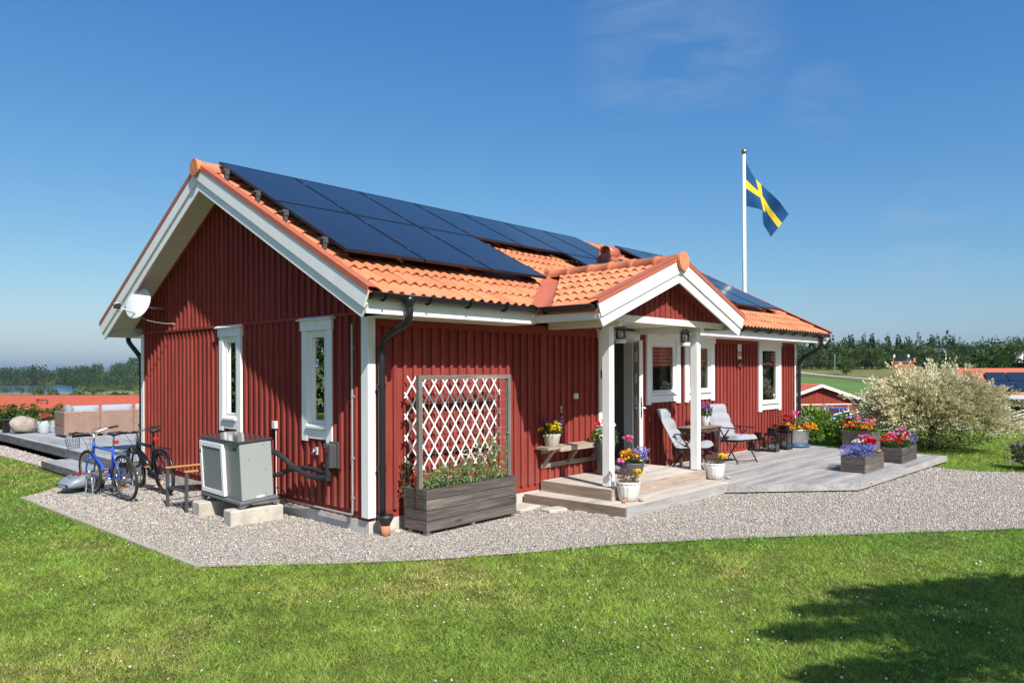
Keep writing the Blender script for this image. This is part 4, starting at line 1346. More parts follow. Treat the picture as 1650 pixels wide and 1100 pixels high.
gutter((X0 + .07, 2 * RIDGE_Y + .585, 2.635), (6.0, 2 * RIDGE_Y + .585, 2.625), (0, -1, 0))
def smooth_path(pts, n=6):
    out = []
    P_ = [Vector(p) for p in pts]
    for i in range(len(P_) - 1):
        a, b = P_[max(i - 1, 0)], P_[i]
        c, d = P_[i + 1], P_[min(i + 2, len(P_) - 1)]
        for k in range(n):
            t = k / n
            out.append(0.5 * ((2 * b) + (c - a) * t + (2 * a - 5 * b + 4 * c - d) * t * t + (3 * b - a - 3 * c + d) * t ** 3))
    out.append(P_[-1])
    return out
def downpipe(pts, name='downpipe', brackets=()):
    g = MB().use(M['black'], True)
    g.tube(smooth_path(pts, 5), 0.041, 12)
    q = Vector(pts[0])
    g.lathe([(0.075, 0.0), (0.07, -0.05), (0.045, -0.10), (0.043, -0.14)], 14, (q.x, q.y, q.z + .07))
    o = g.build(name, None, house)
    for z in brackets:
        e = Vector(pts[-1])
        b = MB().use(M['black']); b.tube([(e.x, e.y, z - .03), (e.x, e.y, z + .03)], 0.047, 12)
        b.beam((e.x - .06, e.y + .01, z), (e.x + .06, e.y + .01, z), .014, .02)
        b.beam((e.x, e.y, z), (e.x, e.y + .07, z), .014, .02)
        b.build('pipe_bracket', None, o)
    return o
downpipe([(0.11, -0.585, 2.555), (0.11, -0.585, 2.42), (0.115, -0.50, 2.33), (0.12, -0.20, 2.21), (0.125, -0.085, 2.10), (0.125, -0.08, 1.9), (0.125, -0.08, 1.1), (0.125, -0.08, 0.20)], brackets=(1.66, 0.75))
downpipe([(12.02, -0.585, 2.53), (12.02, -0.585, 2.40), (12.02, -0.52, 2.30), (12.02, -0.22, 2.12), (12.02, -0.10, 1.98), (12.02, -0.08, 1.8), (12.02, -0.08, 1.0), (12.02, -0.08, 0.2)], brackets=(1.7, 0.8))
downpipe([(-0.02, 7.16, 2.55), (-0.02, 7.16, 2.42), (-0.02, 7.10, 2.34), (0.0, 6.84, 2.18), (0.02, 6.72, 2.08), (0.03, 6.68, 1.9), (0.03, 6.68, 1.0), (0.03, 6.68, 0.35)], brackets=(1.8, 0.9))

# ------------------------------------------------------------------ porch
pw = MB().use(M['cream'])
pw.box(2.32, 2 * PAX - 2.32, -1.255, 0.0, 2.505, 2.525)                    # ceiling
porch = pw.build('porch_ceiling', None, house)
MB().box(2.30, 2 * PAX - 2.30, -1.275, -1.24, 2.47, 2.558).build('porch_beam', M['cream'], house)
for xb in (3.115, 5.30):
    MB().box(xb - .05, xb + .05, -1.235, -0.03, 2.41, 2.50).build('porch_beam', M['cream'], house)
for xe in (2.245, 2 * PAX - 2.245):
    MB().box(xe - .012, xe + .012, -1.50, -0.49, 2.46, 2.60).build('fascia', M['white'], house)
    MB().box(min(xe, PAX + (xe - PAX) * .95), max(xe, PAX + (xe - PAX) * .95), -1.5, -0.03, 2.445, 2.458).build('eave_soffit', M['cream'], house)
for i, (xb, yb) in enumerate(((3.115, -1.025), (5.325, -1.095))):
    p = MB().use(M['white']); p.box(xb - .056, xb + .056, yb - .056, yb + .056, 0.300, 2.468)
    p.use(M['galv']); p.box(xb - .03, xb + .03, yb - .03, yb + .03, 0.285, 0.300)
    p.build('porch_post', None, house)
pd = MB().use(M['sheet'])
pz = lambda x, o: porch_z(x) + o
pd.prism([(PEX, -1.52, pz(PEX, -.085)), (PAX, -1.52, pz(PAX, -.085)), (2 * PAX - PEX, -1.52, pz(PEX, -.085)), (2 * PAX - PEX, -1.52, pz(PEX, -.11)), (PAX, -1.52, pz(PAX, -.11)), (PEX, -1.52, pz(PEX, -.11))], (0, 1.0, 0))
# triangles filling back to the valleys
for sx_ in (1, -1):
    f = lambda x: x if sx_ == 1 else 2 * PAX - x
    pd.poly([(f(PEX), -0.52, pz(PEX, -.085)), (f(PAX), -0.52, pz(PAX, -.085)), (f(PAX), VY1, pz(PAX, -.085))])
proof = pd.build('porch_roof', None, house)
for side, mat, pl in ptiles:
    if pl:
        me = clipped(mat, [pl])
        if me: link('tile', me, proof)
    else:
        o = link('tile', TILE, proof); o.matrix_local = mat
y = -1.58
while y < VY1 + 0.1:
    o = link('ridge_tile', RT, proof, (PAX, y, porch_z(PAX) - 0.045), (0, 0, math.pi / 2)); y += 0.385
MB().use(M['tile']).tube([(PAX, -1.605, porch_z(PAX) - .035), (PAX, -1.57, porch_z(PAX) - .035)], 0.130, 20).build('ridge_end_cap', None, proof)
for s_ in (1, -1):
    f = lambda x: x if s_ == 1 else 2 * PAX - x
    yv = -1.55
    # valley flashing: two folded strips
    v0 = Vector((f(VA.x - .02), VA.y - .02, 0)); v1 = Vector((f(VB.x), VB.y, 0))
    n_ = Vector((vn.x * s_, vn.y, 0))
    def onmain(p): return Vector((p.x, p.y, roof_z(p.y) - 0.035))
    def onporch(p): return Vector((p.x, p.y, porch_z(p.x) - 0.035))
    vf = MB().use(M['sheet'])
    vf.poly([onmain(v0) + Vector((0, 0, -.02)), onmain(v1) + Vector((0, 0, -.02)), onmain(v1 + n_ * .17), onmain(v0 + n_ * .17)])
    vf.poly([onporch(v0) + Vector((0, 0, -.02)), onporch(v1) + Vector((0, 0, -.02)), onporch(v1 - n_ * .17), onporch(v0 - n_ * .17)])
    vf.build('valley_flashing', None, proof)
    e = PEX - 0.02
    def bb(e0, t, o0, o1, yf, mat, nm, dy):
        MB().prism([(f(e0), yf, pz(e0, o0)), (PAX, yf, pz(PAX, o0)), (PAX, yf, pz(PAX, o1)), (f(e0 + t), yf, pz(e0 + t, o1))], (0, dy, 0)).build(nm, mat, proof)
    bb(e, 0.07, 0.0, -0.19, yv, M['white'], 'bargeboard', 0.022)
    bb(e + .04, 0.09, -0.15, -0.325, yv + .024, M['white'], 'bargeboard', 0.022)
    bb(e - .01, 0.0, 0.055, -0.006, yv - .012, M['sheet'], 'verge_flashing', 0.008)
    bb(e - .01, 0.0, 0.060, 0.050, yv - .012, M['sheet'], 'verge_flashing', 0.13)
    MB().prism([(f(e + .1), -1.50, pz(e + .1, -.115)), (PAX, -1.50, pz(PAX, -.115)), (PAX, -1.50, pz(PAX, -.14)), (f(e + .1), -1.50, pz(e + .1, -.14))], (0, 0.40, 0)).build('soffit', M['cream'], proof)
# porch gable: vertical boards with a sloping cover board under the eave
gx0, gx1, gz0 = 2.42, 2 * PAX - 2.42, 2.56
GY = -0.155
pgm = MB().use(M['redtrim'])
for s_ in (1, -1):
    f = lambda x: x if s_ == 1 else 2 * PAX - x
    pgm.prism([(f(gx0), -1.128 + GY, gz0), (f(gx0), -1.128 + GY, pz(gx0, -.142)), (PAX, -1.128 + GY, pz(PAX, -.142)), (PAX, -1.128 + GY, pz(PAX, -.235)), (f(gx0 + .24), -1.128 + GY, gz0)], (0, 0.02, 0))
pgable = pgm.build('porch_gable', None, house)
npb = 25; pp = (gx1 - gx0) / npb
for i in range(npb):
    a, b = gx0 + i * pp + .0015, gx0 + (i + 1) * pp - .0015
    ta, tb = pz(a, -.15), pz(b, -.15)
    tops = [(a, ta)] + ([(PAX, pz(PAX, -.15))] if a < PAX < b else []) + [(b, tb)]
    if max(ta, tb) - gz0 > 0.03:
        MB().prism([(a, -1.085 + GY, gz0), (b, -1.085 + GY, gz0)] + [(q_, -1.085 + GY, max(z_, gz0 + .004)) for q_, z_ in reversed(tops)], (0, -0.022, 0)).build('board', M['red'], pgable)
    t_ = pz(a, -.17) - gz0
    if i and t_ > 0.05:
        MB().box(a - .022, a + .022, -1.1075 + GY, -1.123 + GY, gz0 + .001, gz0 + t_).build('batten', M['red'], pgable)

# ------------------------------------------------------------------ on the roof: panels, vent
def roof_pt(x, s, h): 
    p = Vector((x, -0.55, 2.70)) + uu * s + Vector((0, -math.sin(AL), math.cos(AL))) * h
    return p
pf_ = MB().use(M['black'])
fw_ = 0.012
pw_, ph_ = PPW - 0.018, PH - 0.012
pf_.box(0, pw_, 0, fw_, -.035, .002).box(0, pw_, ph_ - fw_, ph_, -.035, .002).box(0, fw_, fw_, ph_ - fw_, -.035, .002).box(pw_ - fw_, pw_, fw_, ph_ - fw_, -.035, .002)
PF = pf_.mesh('solar_panel')
PG = MB().use(M['solar']).box(fw_, pw_ - fw_, fw_, ph_ - fw_, -.02, -.002).mesh('panel_glass')
CL = MB().use(M['chrome']).box(-.02, .02, -.03, .03, -.004, .006).mesh('clamp')
for x, s in PANELS:
    o = link('solar_panel', PF, house, roof_pt(x, s, 0.125), (AL, 0, 0))
    link('panel_glass', PG, o)
    for sy_ in (0.35, 1.35):
        link('clamp', CL, o, (pw_ + .009, sy_, 0))
rl = MB().use(M['black'])
for (x0, x1, rows) in ((PX0 - .06, PX0 + 7 * PPW, (2.545 + .38, 2.545 + 1.34)), (PX0 - .06, PX0 + 3 * PPW, (.82 + .38, .82 + 1.34)), (PX0 + 5 * PPW, PX0 + 7 * PPW, (.82 + .38, .82 + 1.34)), (10.5 - PPW, 10.5 + PPW, (.87 + .4, .87 + 1.35))):
    for s in rows:
        rl.beam(roof_pt(x0, s, .065), roof_pt(x1, s, .065), .04, .04, up=(0, -math.sin(AL), math.cos(AL)))
rl.build('panel_rail', None, house)
for s in (.82 + .38, .82 + 1.34, 2.545 + .38, 2.545 + 1.34):
    q = MB().use(M['darkgrey'])
    a = roof_pt(PX0 - .045, s, .08)
    q.beam(a + Vector((-.035, 0, 0)), a + Vector((.035, 0, 0)), .05, .07).beam(a + Vector((0, 0, -.03)), a + Vector((0, 0, -.10)), .035, .05, up=(1, 0, 0)).beam(a + Vector((-.06, 0, .01)), a + Vector((-.03, 0, .01)), .09, .02)
    q.build('rail_end_bracket', None, house)
vx, vy = 7.36, 1.95
vb = MB().use(M['sheet'])
zb_ = roof_z(vy)
vb.hexa([(vx - .14, vy - .16, zb_ - .12), (vx + .14, vy - .16, zb_ - .12), (vx + .14, vy + .16, zb_ + .05), (vx - .14, vy + .16, zb_ + .05), (vx - .11, vy - .12, zb_ + .22), (vx + .11, vy - .12, zb_ + .22), (vx + .11, vy + .12, zb_ + .22), (vx - .11, vy + .12, zb_ + .22)])
vb.use(M['sheet'], True)
arc = [(vx - .17, vy + .15 * math.cos(a), zb_ + .22 + .15 * math.sin(a)) for a in [R(-25) + R(230) * i / 12 for i in range(13)]]
arc2 = [(p[0], vy + (p[1] - vy) * .9, zb_ + .22 + (p[2] - zb_ - .22) * .9) for p in arc]
vs = arc + [(p[0] + .34, p[1], p[2]) for p in arc] + arc2 + [(p[0] + .34, p[1], p[2]) for p in arc2]
vb.faces(vs, [(i, i + 1, 14 + i, 13 + i) for i in range(12)] + [(26 + i, 39 + i, 40 + i, 27 + i) for i in range(12)] + [(i, 26 + i, 27 + i, i + 1) for i in range(12)] + [(13 + i, 14 + i, 40 + i, 39 + i) for i in range(12)])
vb.build('roof_vent', None, house)
# ------------------------------------------------------------------ decks, steps
ZD = 0.145
deck = thing('wooden_deck', 'grey wooden deck in front of the house, its corner cut off on the slant', 'deck')
def clip_x(y):
    if y > -1.66: return 5.43
    return 5.05 + (-(y + 1.66)) * (1.55 / 1.39)
y = -0.005; i = 0
while y > -3.20:
    y1 = y - 0.1155
    xs0, xs1 = clip_x(y), clip_x(y1)
    e0, e1 = 11.40 + y * .07, 11.40 + y1 * .07
    dz = random.uniform(-.003, .002)
    z0, z1 = ZD - 0.028 + dz, ZD + dz
    # two boards end to end, joint staggered
    j = random.uniform(7.6, 9.6)
    for (a0, a1, b0, b1) in ((xs0, xs1, j, j), (j + .003, j + .003, e0, e1)):
        ya, yb_ = y1, y1
        fe_ = lambda x: -3.072 - (x - 6.60) * .0345    # skewed front edge: the outermost boards are ripped to it
        if y < -2.95:
            xs_ = 6.60 + (-3.072 - y) / .0345 if y < -3.072 else 6.58
            if b0 < xs_ + .05: continue
            a0 = max(a0, xs_); a1 = max(a1, a0)
            ya, yb_ = max(y1, fe_(a1)), max(y1, fe_(b1))
        MB().hexa([(a1, ya, z0), (b1, yb_, z0), (b0, y, z0), (a0, y, z0), (a1, ya, z1), (b1, yb_, z1), (b0, y, z1), (a0, y, z1)]).build('deck_board', M['decky'], deck)
    y -= 0.122; i += 1
def fascia(parent, pts, z0, z1, mat, th_=0.028):
    for (a, b) in zip(pts[:-1], pts[1:]):
        a, b = Vector((*a, (z0 + z1) / 2)), Vector((*b, (z0 + z1) / 2))
        d = (b - a).normalized() * 0.0
        MB().beam(a + d, b - d, th_, z1 - z0).build('fascia_board', mat, parent)
fascia(deck, [(5.045, -1.675), (6.595, -3.085)], 0.042, ZD + .003, M['deckfascia'])
fascia(deck, [(6.585, -3.088), (11.20, -3.247)], 0.048, ZD + .003, M['deckfascia'])
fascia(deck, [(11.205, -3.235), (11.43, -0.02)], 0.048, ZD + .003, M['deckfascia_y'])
jo = MB()
for x in (6.9, 8.0, 9.1, 10.2, 11.0):
    jo.box(x, x + .05, -3.0, -0.1, 0.02, ZD - .03)
for x in (5.6, 6.2):
    jo.box(x, x + .05, -1.9, -0.1, 0.02, ZD - .03)
jo.build('joist', M['darkdeck'], deck)

step = thing('porch_step', 'low weathered wooden step wrapped round the corner of the porch', 'step')
y = -0.01
while y - .118 > -1.66:
    y1 = y - .118
    xa = 2.60 - .06 * y / 1.6
    ends = 5.42 if y1 < -1.19 else 2.96
    mat = M['steptop'] 
    MB().box(xa, ends, y1, y, ZD - .03, ZD + random.uniform(-.001, .001)).build('step_board', mat, step)
    y -= .1215
MB().hexa([(5.423, -1.662, ZD - .03), (5.43, -1.662, ZD - .03), (5.43, -1.55, ZD - .03), (5.423, -1.55, ZD - .03), (5.423, -1.662, ZD), (5.43, -1.662, ZD), (5.43, -1.55, ZD), (5.423, -1.55, ZD)]).build('step_board', M['steptop'], step)
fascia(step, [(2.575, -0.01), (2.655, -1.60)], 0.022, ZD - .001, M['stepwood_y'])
fascia(step, [(2.642, -1.615), (5.06, -1.685)], 0.020, ZD + .001, M['deckfascia'])
plat = thing('porch_platform', 'brown wooden landing in front of the open door', 'landing')
y = -0.01
while y - .11 > -1.20:
    y1 = y - .112
    MB().box(2.945, 5.41, y1, y, 0.258, 0.286 + random.uniform(-.001, .001)).build('step_board', M['steptop'], plat)
    y -= .1165
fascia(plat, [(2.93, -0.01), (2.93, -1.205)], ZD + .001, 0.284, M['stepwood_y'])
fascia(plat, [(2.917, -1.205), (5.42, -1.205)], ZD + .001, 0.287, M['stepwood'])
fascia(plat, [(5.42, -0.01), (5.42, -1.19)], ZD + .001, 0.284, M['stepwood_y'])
for i, (x, y, w, d_) in enumerate(((2.22, -0.28, .44, .30), (2.42, -0.66, .30, .2))):
    s = MB().bev(-w / 2, w / 2, -d_ / 2, d_ / 2, 0, .05, .012).build('paving_stone', M['concrete'], None, (x, y, 0.012 - .006 * i), (0, 0, .12 - .3 * i))
    tag(s, ['pale concrete paving stone at the end of the planter box', 'pale concrete paving stone lying before the porch step'][i], 'paving stone', 'paving stones by the step')
for i in range(5):
    y = -0.35 - i * .3
    tag(MB().bev(-.14, .14, -.09, .09, 0, .032, .008).build('concrete_support', M['kerb'], None, (2.705, y, .0), (0, 0, .05 * i)), 'flat concrete support under the porch step, ' + ('against the house wall', 'second out from the house wall', 'middle one of its row', 'next to the last before the corner', 'out by the front corner')[i], 'support block', 'supports under the porch step')

# the terrace behind the gable
ZT = 0.30
terr = thing('terrace_deck', 'large blue grey deck with dark fascia beyond the gable corner', 'deck')
x = -0.33; i = 0
while x < 6.2:
    y0 = 6.72 if x < .0 else 6.66
    dz = random.uniform(-.0015, .0015)
    j = random.uniform(9, 13)
    for (a, b) in ((y0, j), (j + .003, 16.2)):
        MB().box(x, x + .118, a, b, ZT - .028 + dz, ZT + dz).build('deck_board', M['bluegreydeck'], terr)
    x += .122; i += 1
for (a, b) in ((6.70, 9.6), (9.603, 13.1), (13.103, 16.2)):
    MB().box(-.365, -.335, a, b, 0.135, ZT + .002).build('fascia_board', M['darkdeck'], terr)
MB().box(-.365, 6.2, 16.2, 16.23, 0.1, ZT + .002).build('fascia_board', M['darkdeck'], terr)
MB().box(-.1, 6.2, 6.7, 16.1, 0.0, ZT - .04).build('joist', M['darkdeck'], terr)
ts = thing('terrace_step', 'low dark wooden step along the terrace edge behind the bikes', 'step')
for x in (-.86, -.74, -.62, -.50):
    MB().box(x, x + .117, 7.05, 9.15, .125, .15).build('step_board', M['bluegreydeck'], ts)
MB().box(-.875, -.865, 7.05, 9.15, .03, .148).build('fascia_board', M['darkdeck'], ts)
MB().box(-.86, -.39, 9.15, 9.16, .03, .148).build('fascia_board', M['darkdeck'], ts)
MB().box(-.86, -.39, 7.04, 7.05, .03, .148).build('fascia_board', M['darkdeck'], ts)
lw = thing('timber_ledge', 'low grey timber ledge along the back of the terrace', 'ledge', (0.5, 15.95, ZT))
for k_ in range(2):
    MB().box(0, 5.2, -.05, .05, .003 + .10 * k_, .098 + .10 * k_).build('plank', M['deckfascia'], lw)

# ------------------------------------------------------------------ sofa on the terrace
so = thing('wicker_sofa', 'brown wicker sofa seen from behind on the far terrace', 'sofa', (0.34, 12.22, ZT))
for i in range(4):
    a = i * .755
    m = MB().bev(a + .003, a + .752, 0, .10, .055, .60, .015)
    m.bev(a + .003, a + .752, .10, .78, .055, .27, .015)
    if i == 0: m.bev(a + .003, a + .10, .10, .78, .27, .60, .012)
    m.build('sofa_section', M['wicker'], so)
    for px_ in (.06, .60): MB().box(a + px_, a + px_ + .10, .02, .10, 0, .055).build('foot', M['chrome'], so)
def pillow_mesh(w, h, d, mat, n=10):
    m = MB().use(mat, True)
    vs, fs = [], []
    for side in (1, -1):
        b = len(vs)
        for j in range(n + 1):
            for i in range(n + 1):
                u, v = i / n * 2 - 1, j / n * 2 - 1
                k = (1 - abs(u) ** 3.2) * (1 - abs(v) ** 3.2)
                pin = 1 - 0.05 * (abs(u) ** 4 + abs(v) ** 4) + .03 * abs(u * v) ** 3
                vs.append((u * w / 2 * pin, side * d / 2 * (k ** .55), v * h / 2 * pin + h / 2))
        for j in range(n):
            for i in range(n):
                q = (b + j * (n + 1) + i, b + j * (n + 1) + i + 1, b + (j + 1) * (n + 1) + i + 1, b + (j + 1) * (n + 1) + i)
                fs.append(q if side == -1 else q[::-1])
    m.faces(vs, fs)
    return m
CM = pillow_mesh(.74, .46, .22, M['cushion_light']).mesh('sofa_cushion')
names = ['pale grey back cushion at the left end of the wicker sofa', 'second pale grey back cushion of the wicker sofa, beside the seam', 'third pale grey back cushion of the wicker sofa nearest the house']
for i in range(3):
    tag(link('sofa_cushion', CM, None, (.34 + .46 + i * .76, 12.22 + .22, ZT + .28), (R(-8), 0, R(random.uniform(-3, 3)))), names[i], 'cushion', 'back cushions on the sofa')
tag(pillow_mesh(.62, .46, .2, M['cushion_light']).build('sofa_cushion', None, None, (.34 + .20, 12.62, ZT + .30), (0, 0, R(82))), 'pale grey cushion leaning on the sofa arm end', 'cushion', 'back cushions on the sofa')
pk = MB()
tag(pillow_mesh(.45, .36, .16, pm('rose_cloth', (0.62, 0.24, 0.24), .9, .1, 20)).build('throw_pillow', None, None, (.34 + .62, 12.62, ZT + .40), (R(-30), 0, R(20))), 'rose coloured throw pillow peeping over the sofa back', 'pillow')

# boulder, pot, stub post
def rock(name, mat, sx, sy, sz, seed, sub=3):
    bm = bmesh.new()
    bmesh.ops.create_icosphere(bm, subdivisions=sub, radius=1)
    rr = np.random.default_rng(seed)
    pl_ = [(Vector(rr.normal(size=3)).normalized(), rr.uniform(.62, .92)) for _ in range(14)]
    for v in bm.verts:
        p = v.co.copy()
        for nrm, d in pl_:
            e = p.dot(nrm) - d
            if e > 0: p -= nrm * e * .85
        v.co = Vector((p.x * sx, p.y * sy, max(p.z, -.75) * sz))
    zmin = min(v.co.z for v in bm.verts)
    for v in bm.verts: v.co.z -= zmin
    me = bpy.data.meshes.new(name); bm.to_mesh(me); bm.free(); me.materials.append(mat)
    return me
tag(link('boulder', rock('boulder', M['boulder'], .36, .28, .27, 3), None, (0.10, 14.55, ZT), (0, 0, .4)), 'grey brown boulder standing at the edge of the terrace', 'boulder')
pst = thing('bollard_light', 'dark square garden light at the far terrace edge', 'garden light', (-0.2, 14.95, ZT))
MB().box(-.07, .07, -.07, .07, 0, .30).build('body', M['black'], pst)
MB().box(-.16, .16, -.09, .09, .30, .33).build('cap', M['black'], pst)

# ------------------------------------------------------------------ flowers
GREEN = [(0.045, 0.11, 0.02), (0.06, 0.14, 0.03), (0.035, 0.085, 0.018), (0.09, 0.16, 0.04)]
def foliage(parent, c, rad, n, size, cols=GREEN, name='leaves', up=.35, inner=.3):
    P = shell_points(n, c, rad, inner)
    dirs = (P - np.array(c)) / (np.array(rad))
    V, F, C = leaf_quads(P, size, palette(n, cols), up=up, aspect=.6, dirs=dirs * .9)
    return npmesh(name, V, F, M['leaf'], C, parent)
def blooms(parent, pts, col, r, petals=9, name='blossom', jit=.12, dome=.6):
    """flower heads: each a dome of small petals"""
    pts = np.array(pts, float)
    n = len(pts)
    u = rand_unit(n * petals); u[:, 2] = np.abs(u[:, 2]) * dome + .1
    u /= np.linalg.norm(u, axis=1, keepdims=True)
    base_ = np.repeat(pts, petals, axis=0)
    P = base_ + u * r * .35
    V, F, C = leaf_quads(P, r * .85, palette(n * petals, [col], None, jit), up=.0, aspect=.95, dirs=u * 1.2)
    return npmesh(name, V, F, M['petal_stuff'], C, parent)
def dome_pts(n, c, rad, lo=.5):
    u = rand_unit(n); u[:, 2] = np.abs(u[:, 2])
    k = RNG.uniform(lo, 1, (n, 1))
    return np.array(c) + u * np.array(rad) * (.75 + .3 * k)
PINK, RED, YEL, ORA, WHI, LOB, PUR, MAG = (0.75, 0.16, 0.36), (0.62, 0.012, 0.025), (0.85, 0.62, 0.02), (0.90, 0.38, 0.015), (0.82, 0.80, 0.76), (0.20, 0.20, 0.62), (0.22, 0.06, 0.30), (0.55, 0.08, 0.42)

bp = thing('flower_pot', 'pale tapered pot of red geraniums beside the boulder', 'flower pot', (0.42, 14.15, ZT), 0, 'flower pots')
MB().use(M['palepot'], True).lathe([(.10, 0), (.12, .02), (.15, .28), (.155, .30), (.14, .30), (.135, .26)], 18).build('pot', None, bp)
MB().use(M['soil']).lathe([(.137, .26), (.0, .265)], 12).build('soil', None, bp)
foliage(bp, (0, 0, .34), (.16, .16, .08), 120, .06); blooms(bp, dome_pts(9, (0, 0, .36), (.15, .15, .10)), (0.62, 0.06, 0.08), .055)

def ribbed(a, z): return 1 + .035 * math.cos(a * 16)
def white_pot(loc, label, s=1.0):
    t = thing('flower_pot', label, 'flower pot', loc, random.uniform(0, 6), 'flower pots')
    MB().use(M['whitepot'], True).lathe([(.095 * s, 0), (.115 * s, .012 * s), (.135 * s, .09 * s), (.150 * s, .19 * s), (.152 * s, .225 * s)], 48, wob=ribbed).lathe([(.156 * s, .222 * s), (.158 * s, .245 * s), (.145 * s, .248 * s), (.135 * s, .20 * s)], 48).build('pot', None, t)
    MB().use(M['soil']).lathe([(.138 * s, .205 * s), (.0, .21 * s)], 16).build('soil', None, t)
    return t
HEATH = [(0.20, 0.11, 0.10), (0.15, 0.11, 0.07), (0.26, 0.14, 0.15), (0.11, 0.12, 0.04)]
wp = white_pot((3.10, -1.345, ZD), 'ribbed white pot with heather and one tall pink bloom at the step corner')
foliage(wp, (0, 0, .29), (.14, .14, .12), 900, .022, HEATH, 'heather', up=.8)
a_ = -wp.rotation_euler.z
def inpot(t, x, y, z): 
    c, s = math.cos(-t.rotation_euler.z), math.sin(-t.rotation_euler.z)
    return (x * c - y * s, x * s + y * c, z)
blooms(wp, [inpot(wp, .09 + random.uniform(-.04, .04), -.09 + random.uniform(-.04, .04), .35 + random.uniform(-.04, .05)) for _ in range(16)], YEL, .026)
blooms(wp, [inpot(wp, random.uniform(-.1, .06), random.uniform(-.06, .1), .40 + random.uniform(-.03, .05)) for _ in range(8)], PUR, .02)
q = inpot(wp, -.10, .05, .50)
MB().use(M['leaf']).tube([inpot(wp, -.03, .03, .28), inpot(wp, -.08, .05, .42), q], .003, 5).build('stem', None, wp)
blooms(wp, [q, (q[0] + .01, q[1], q[2] + .01)], (0.80, 0.22, 0.42), .05, 14)
wp2 = white_pot((5.54, -1.30, ZD + .001), 'ribbed white pot with heather and yellow blooms on the deck beside the porch post')
foliage(wp2, (0, 0, .28), (.15, .15, .11), 900, .022, HEATH, 'heather', up=.8)
blooms(wp2, [inpot(wp2, .08 + random.uniform(-.06, .06), -.09 + random.uniform(-.06, .06), .34 + random.uniform(-.04, .05)) for _ in range(20)], YEL, .026)
blooms(wp2, [inpot(wp2, random.uniform(-.1, .02), random.uniform(-.05, .1), .38 + random.uniform(-.03, .05)) for _ in range(7)], PUR, .02)
for i, (x, y, m_, lb) in enumerate(((2.93, -1.40, 'clay', 'small orange stone beside the foot of the white pot'), (3.16, -1.50, 'boulder', 'small grey stone in front of the white pot on the step'), (5.66, -1.46, 'boulder', 'small grey stone by the white pot on the deck'))):
    tag(link('stone', rock('stone', M[m_], .05, .035, .028, 20 + i, 2), None, (x, y, ZD), (0, 0, i)), lb, 'stone', 'small stones by the pots')

tp = thing('tall_planter', 'tall dark tapered pot of mixed flowers half hidden by the near porch post', 'flower pot', (3.98, -0.34, .287))
MB().use(M['greypot'], True).lathe([(.07, 0), (.09, .01), (.165, .46), (.17, .48), (.155, .48), (.15, .44)], 20).build('pot', None, tp)
MB().use(M['soil']).lathe([(.15, .44), (.0, .45)], 12).build('soil', None, tp)
foliage(tp, (0, 0, .55), (.20, .20, .16), 420, .05)
blooms(tp, dome_pts(7, (0, 0, .62), (.16, .16, .14)), WHI, .05); blooms(tp, dome_pts(5, (-.04, 0, .66), (.12, .14, .14)), RED, .05); blooms(tp, dome_pts(9, (0, 0, .52), (.19, .19, .08)), YEL, .04)
bw_ = thing('flower_bowl', 'dark grey bowl of orange and lilac flowers beside the open door', 'flower pot', (4.28, -0.62, .287), 0.3)
MB().use(M['greypot'], True).lathe([(.12, 0), (.15, .02), (.185, .16), (.19, .18), (.175, .18), (.17, .15)], 22).build('pot', None, bw_)
MB().use(M['soil']).lathe([(.17, .15), (.0, .16)], 12).build('soil', None, bw_)
foliage(bw_, (0, 0, .24), (.19, .19, .12), 420, .045)
RW = Vector((RGT.x, RGT.y)); 
def side(t, r, f, z):
    """offset from a thing's centre: r to the right seen from the lawn, f towards the lawn"""
    g = t.rotation_euler.z
    w = Vector((RGT.x * r - FWD.x * f, RGT.y * r - FWD.y * f, 0))
    c, s = math.cos(-g), math.sin(-g)
    return (w.x * c - w.y * s, w.x * s + w.y * c, z)
blooms(bw_, [side(bw_, random.uniform(-.16, .06), random.uniform(0, .15), random.uniform(.22, .34)) for _ in range(14)], ORA, .05)
blooms(bw_, [side(bw_, random.uniform(.02, .24), random.uniform(-.1, .12), random.uniform(.22, .40)) for _ in range(90)], (0.34, 0.32, 0.72), .022)
blooms(bw_, [side(bw_, random.uniform(-.12, -.02), random.uniform(-.03, .05), random.uniform(.49, .55)) for _ in range(9)], PINK, .045)
MB().use(M['leaf']).tube([side(bw_, -.06, 0, .2), side(bw_, -.07, 0, .5)], .005, 5).build('stem', None, bw_)

# three timber flower boxes on the deck
def flower_box(loc, w, d, h, label, rz=0.0):
    t = thing('flower_box', label, 'flower box', loc, rz, 'timber flower boxes on the deck')
    n = 2
    ph_ = h / n
    for k_ in range(n):
        z0, z1 = k_ * ph_ + .002, (k_ + 1) * ph_ - .002
        for (x0, x1, y0, y1, mt) in ((-w / 2, w / 2, -d / 2, -d / 2 + .022, 'planter'), (-w / 2, w / 2, d / 2 - .022, d / 2, 'planter'), (-w / 2, -w / 2 + .022, -d / 2 + .023, d / 2 - .023, 'planter_y'), (w / 2 - .022, w / 2, -d / 2 + .023, d / 2 - .023, 'planter_y')):
            MB().box(x0, x1, y0, y1, z0, z1).build('plank', M['planter'] if mt == 'planter' else M['planter_y'], t)
    MB().use(M['soil']).box(-w / 2 + .022, w / 2 - .022, -d / 2 + .022, d / 2 - .022, .01, h - .03).build('soil', None, t)
    return t
b1 = flower_box((8.13, -2.66, ZD + .001), .98, .38, .27, 'grey timber box of blue lobelia and red geraniums nearest the deck edge')
foliage(b1, (0, 0, .27), (.46, .18, .14), 900, .04)
blooms(b1, [(x_, y_, z_) for x_, y_, z_ in zip(RNG.uniform(-.52, .18, 420), RNG.uniform(-.22, .22, 420), RNG.uniform(.24, .42, 420))], LOB, .022, 5, 'lobelia')
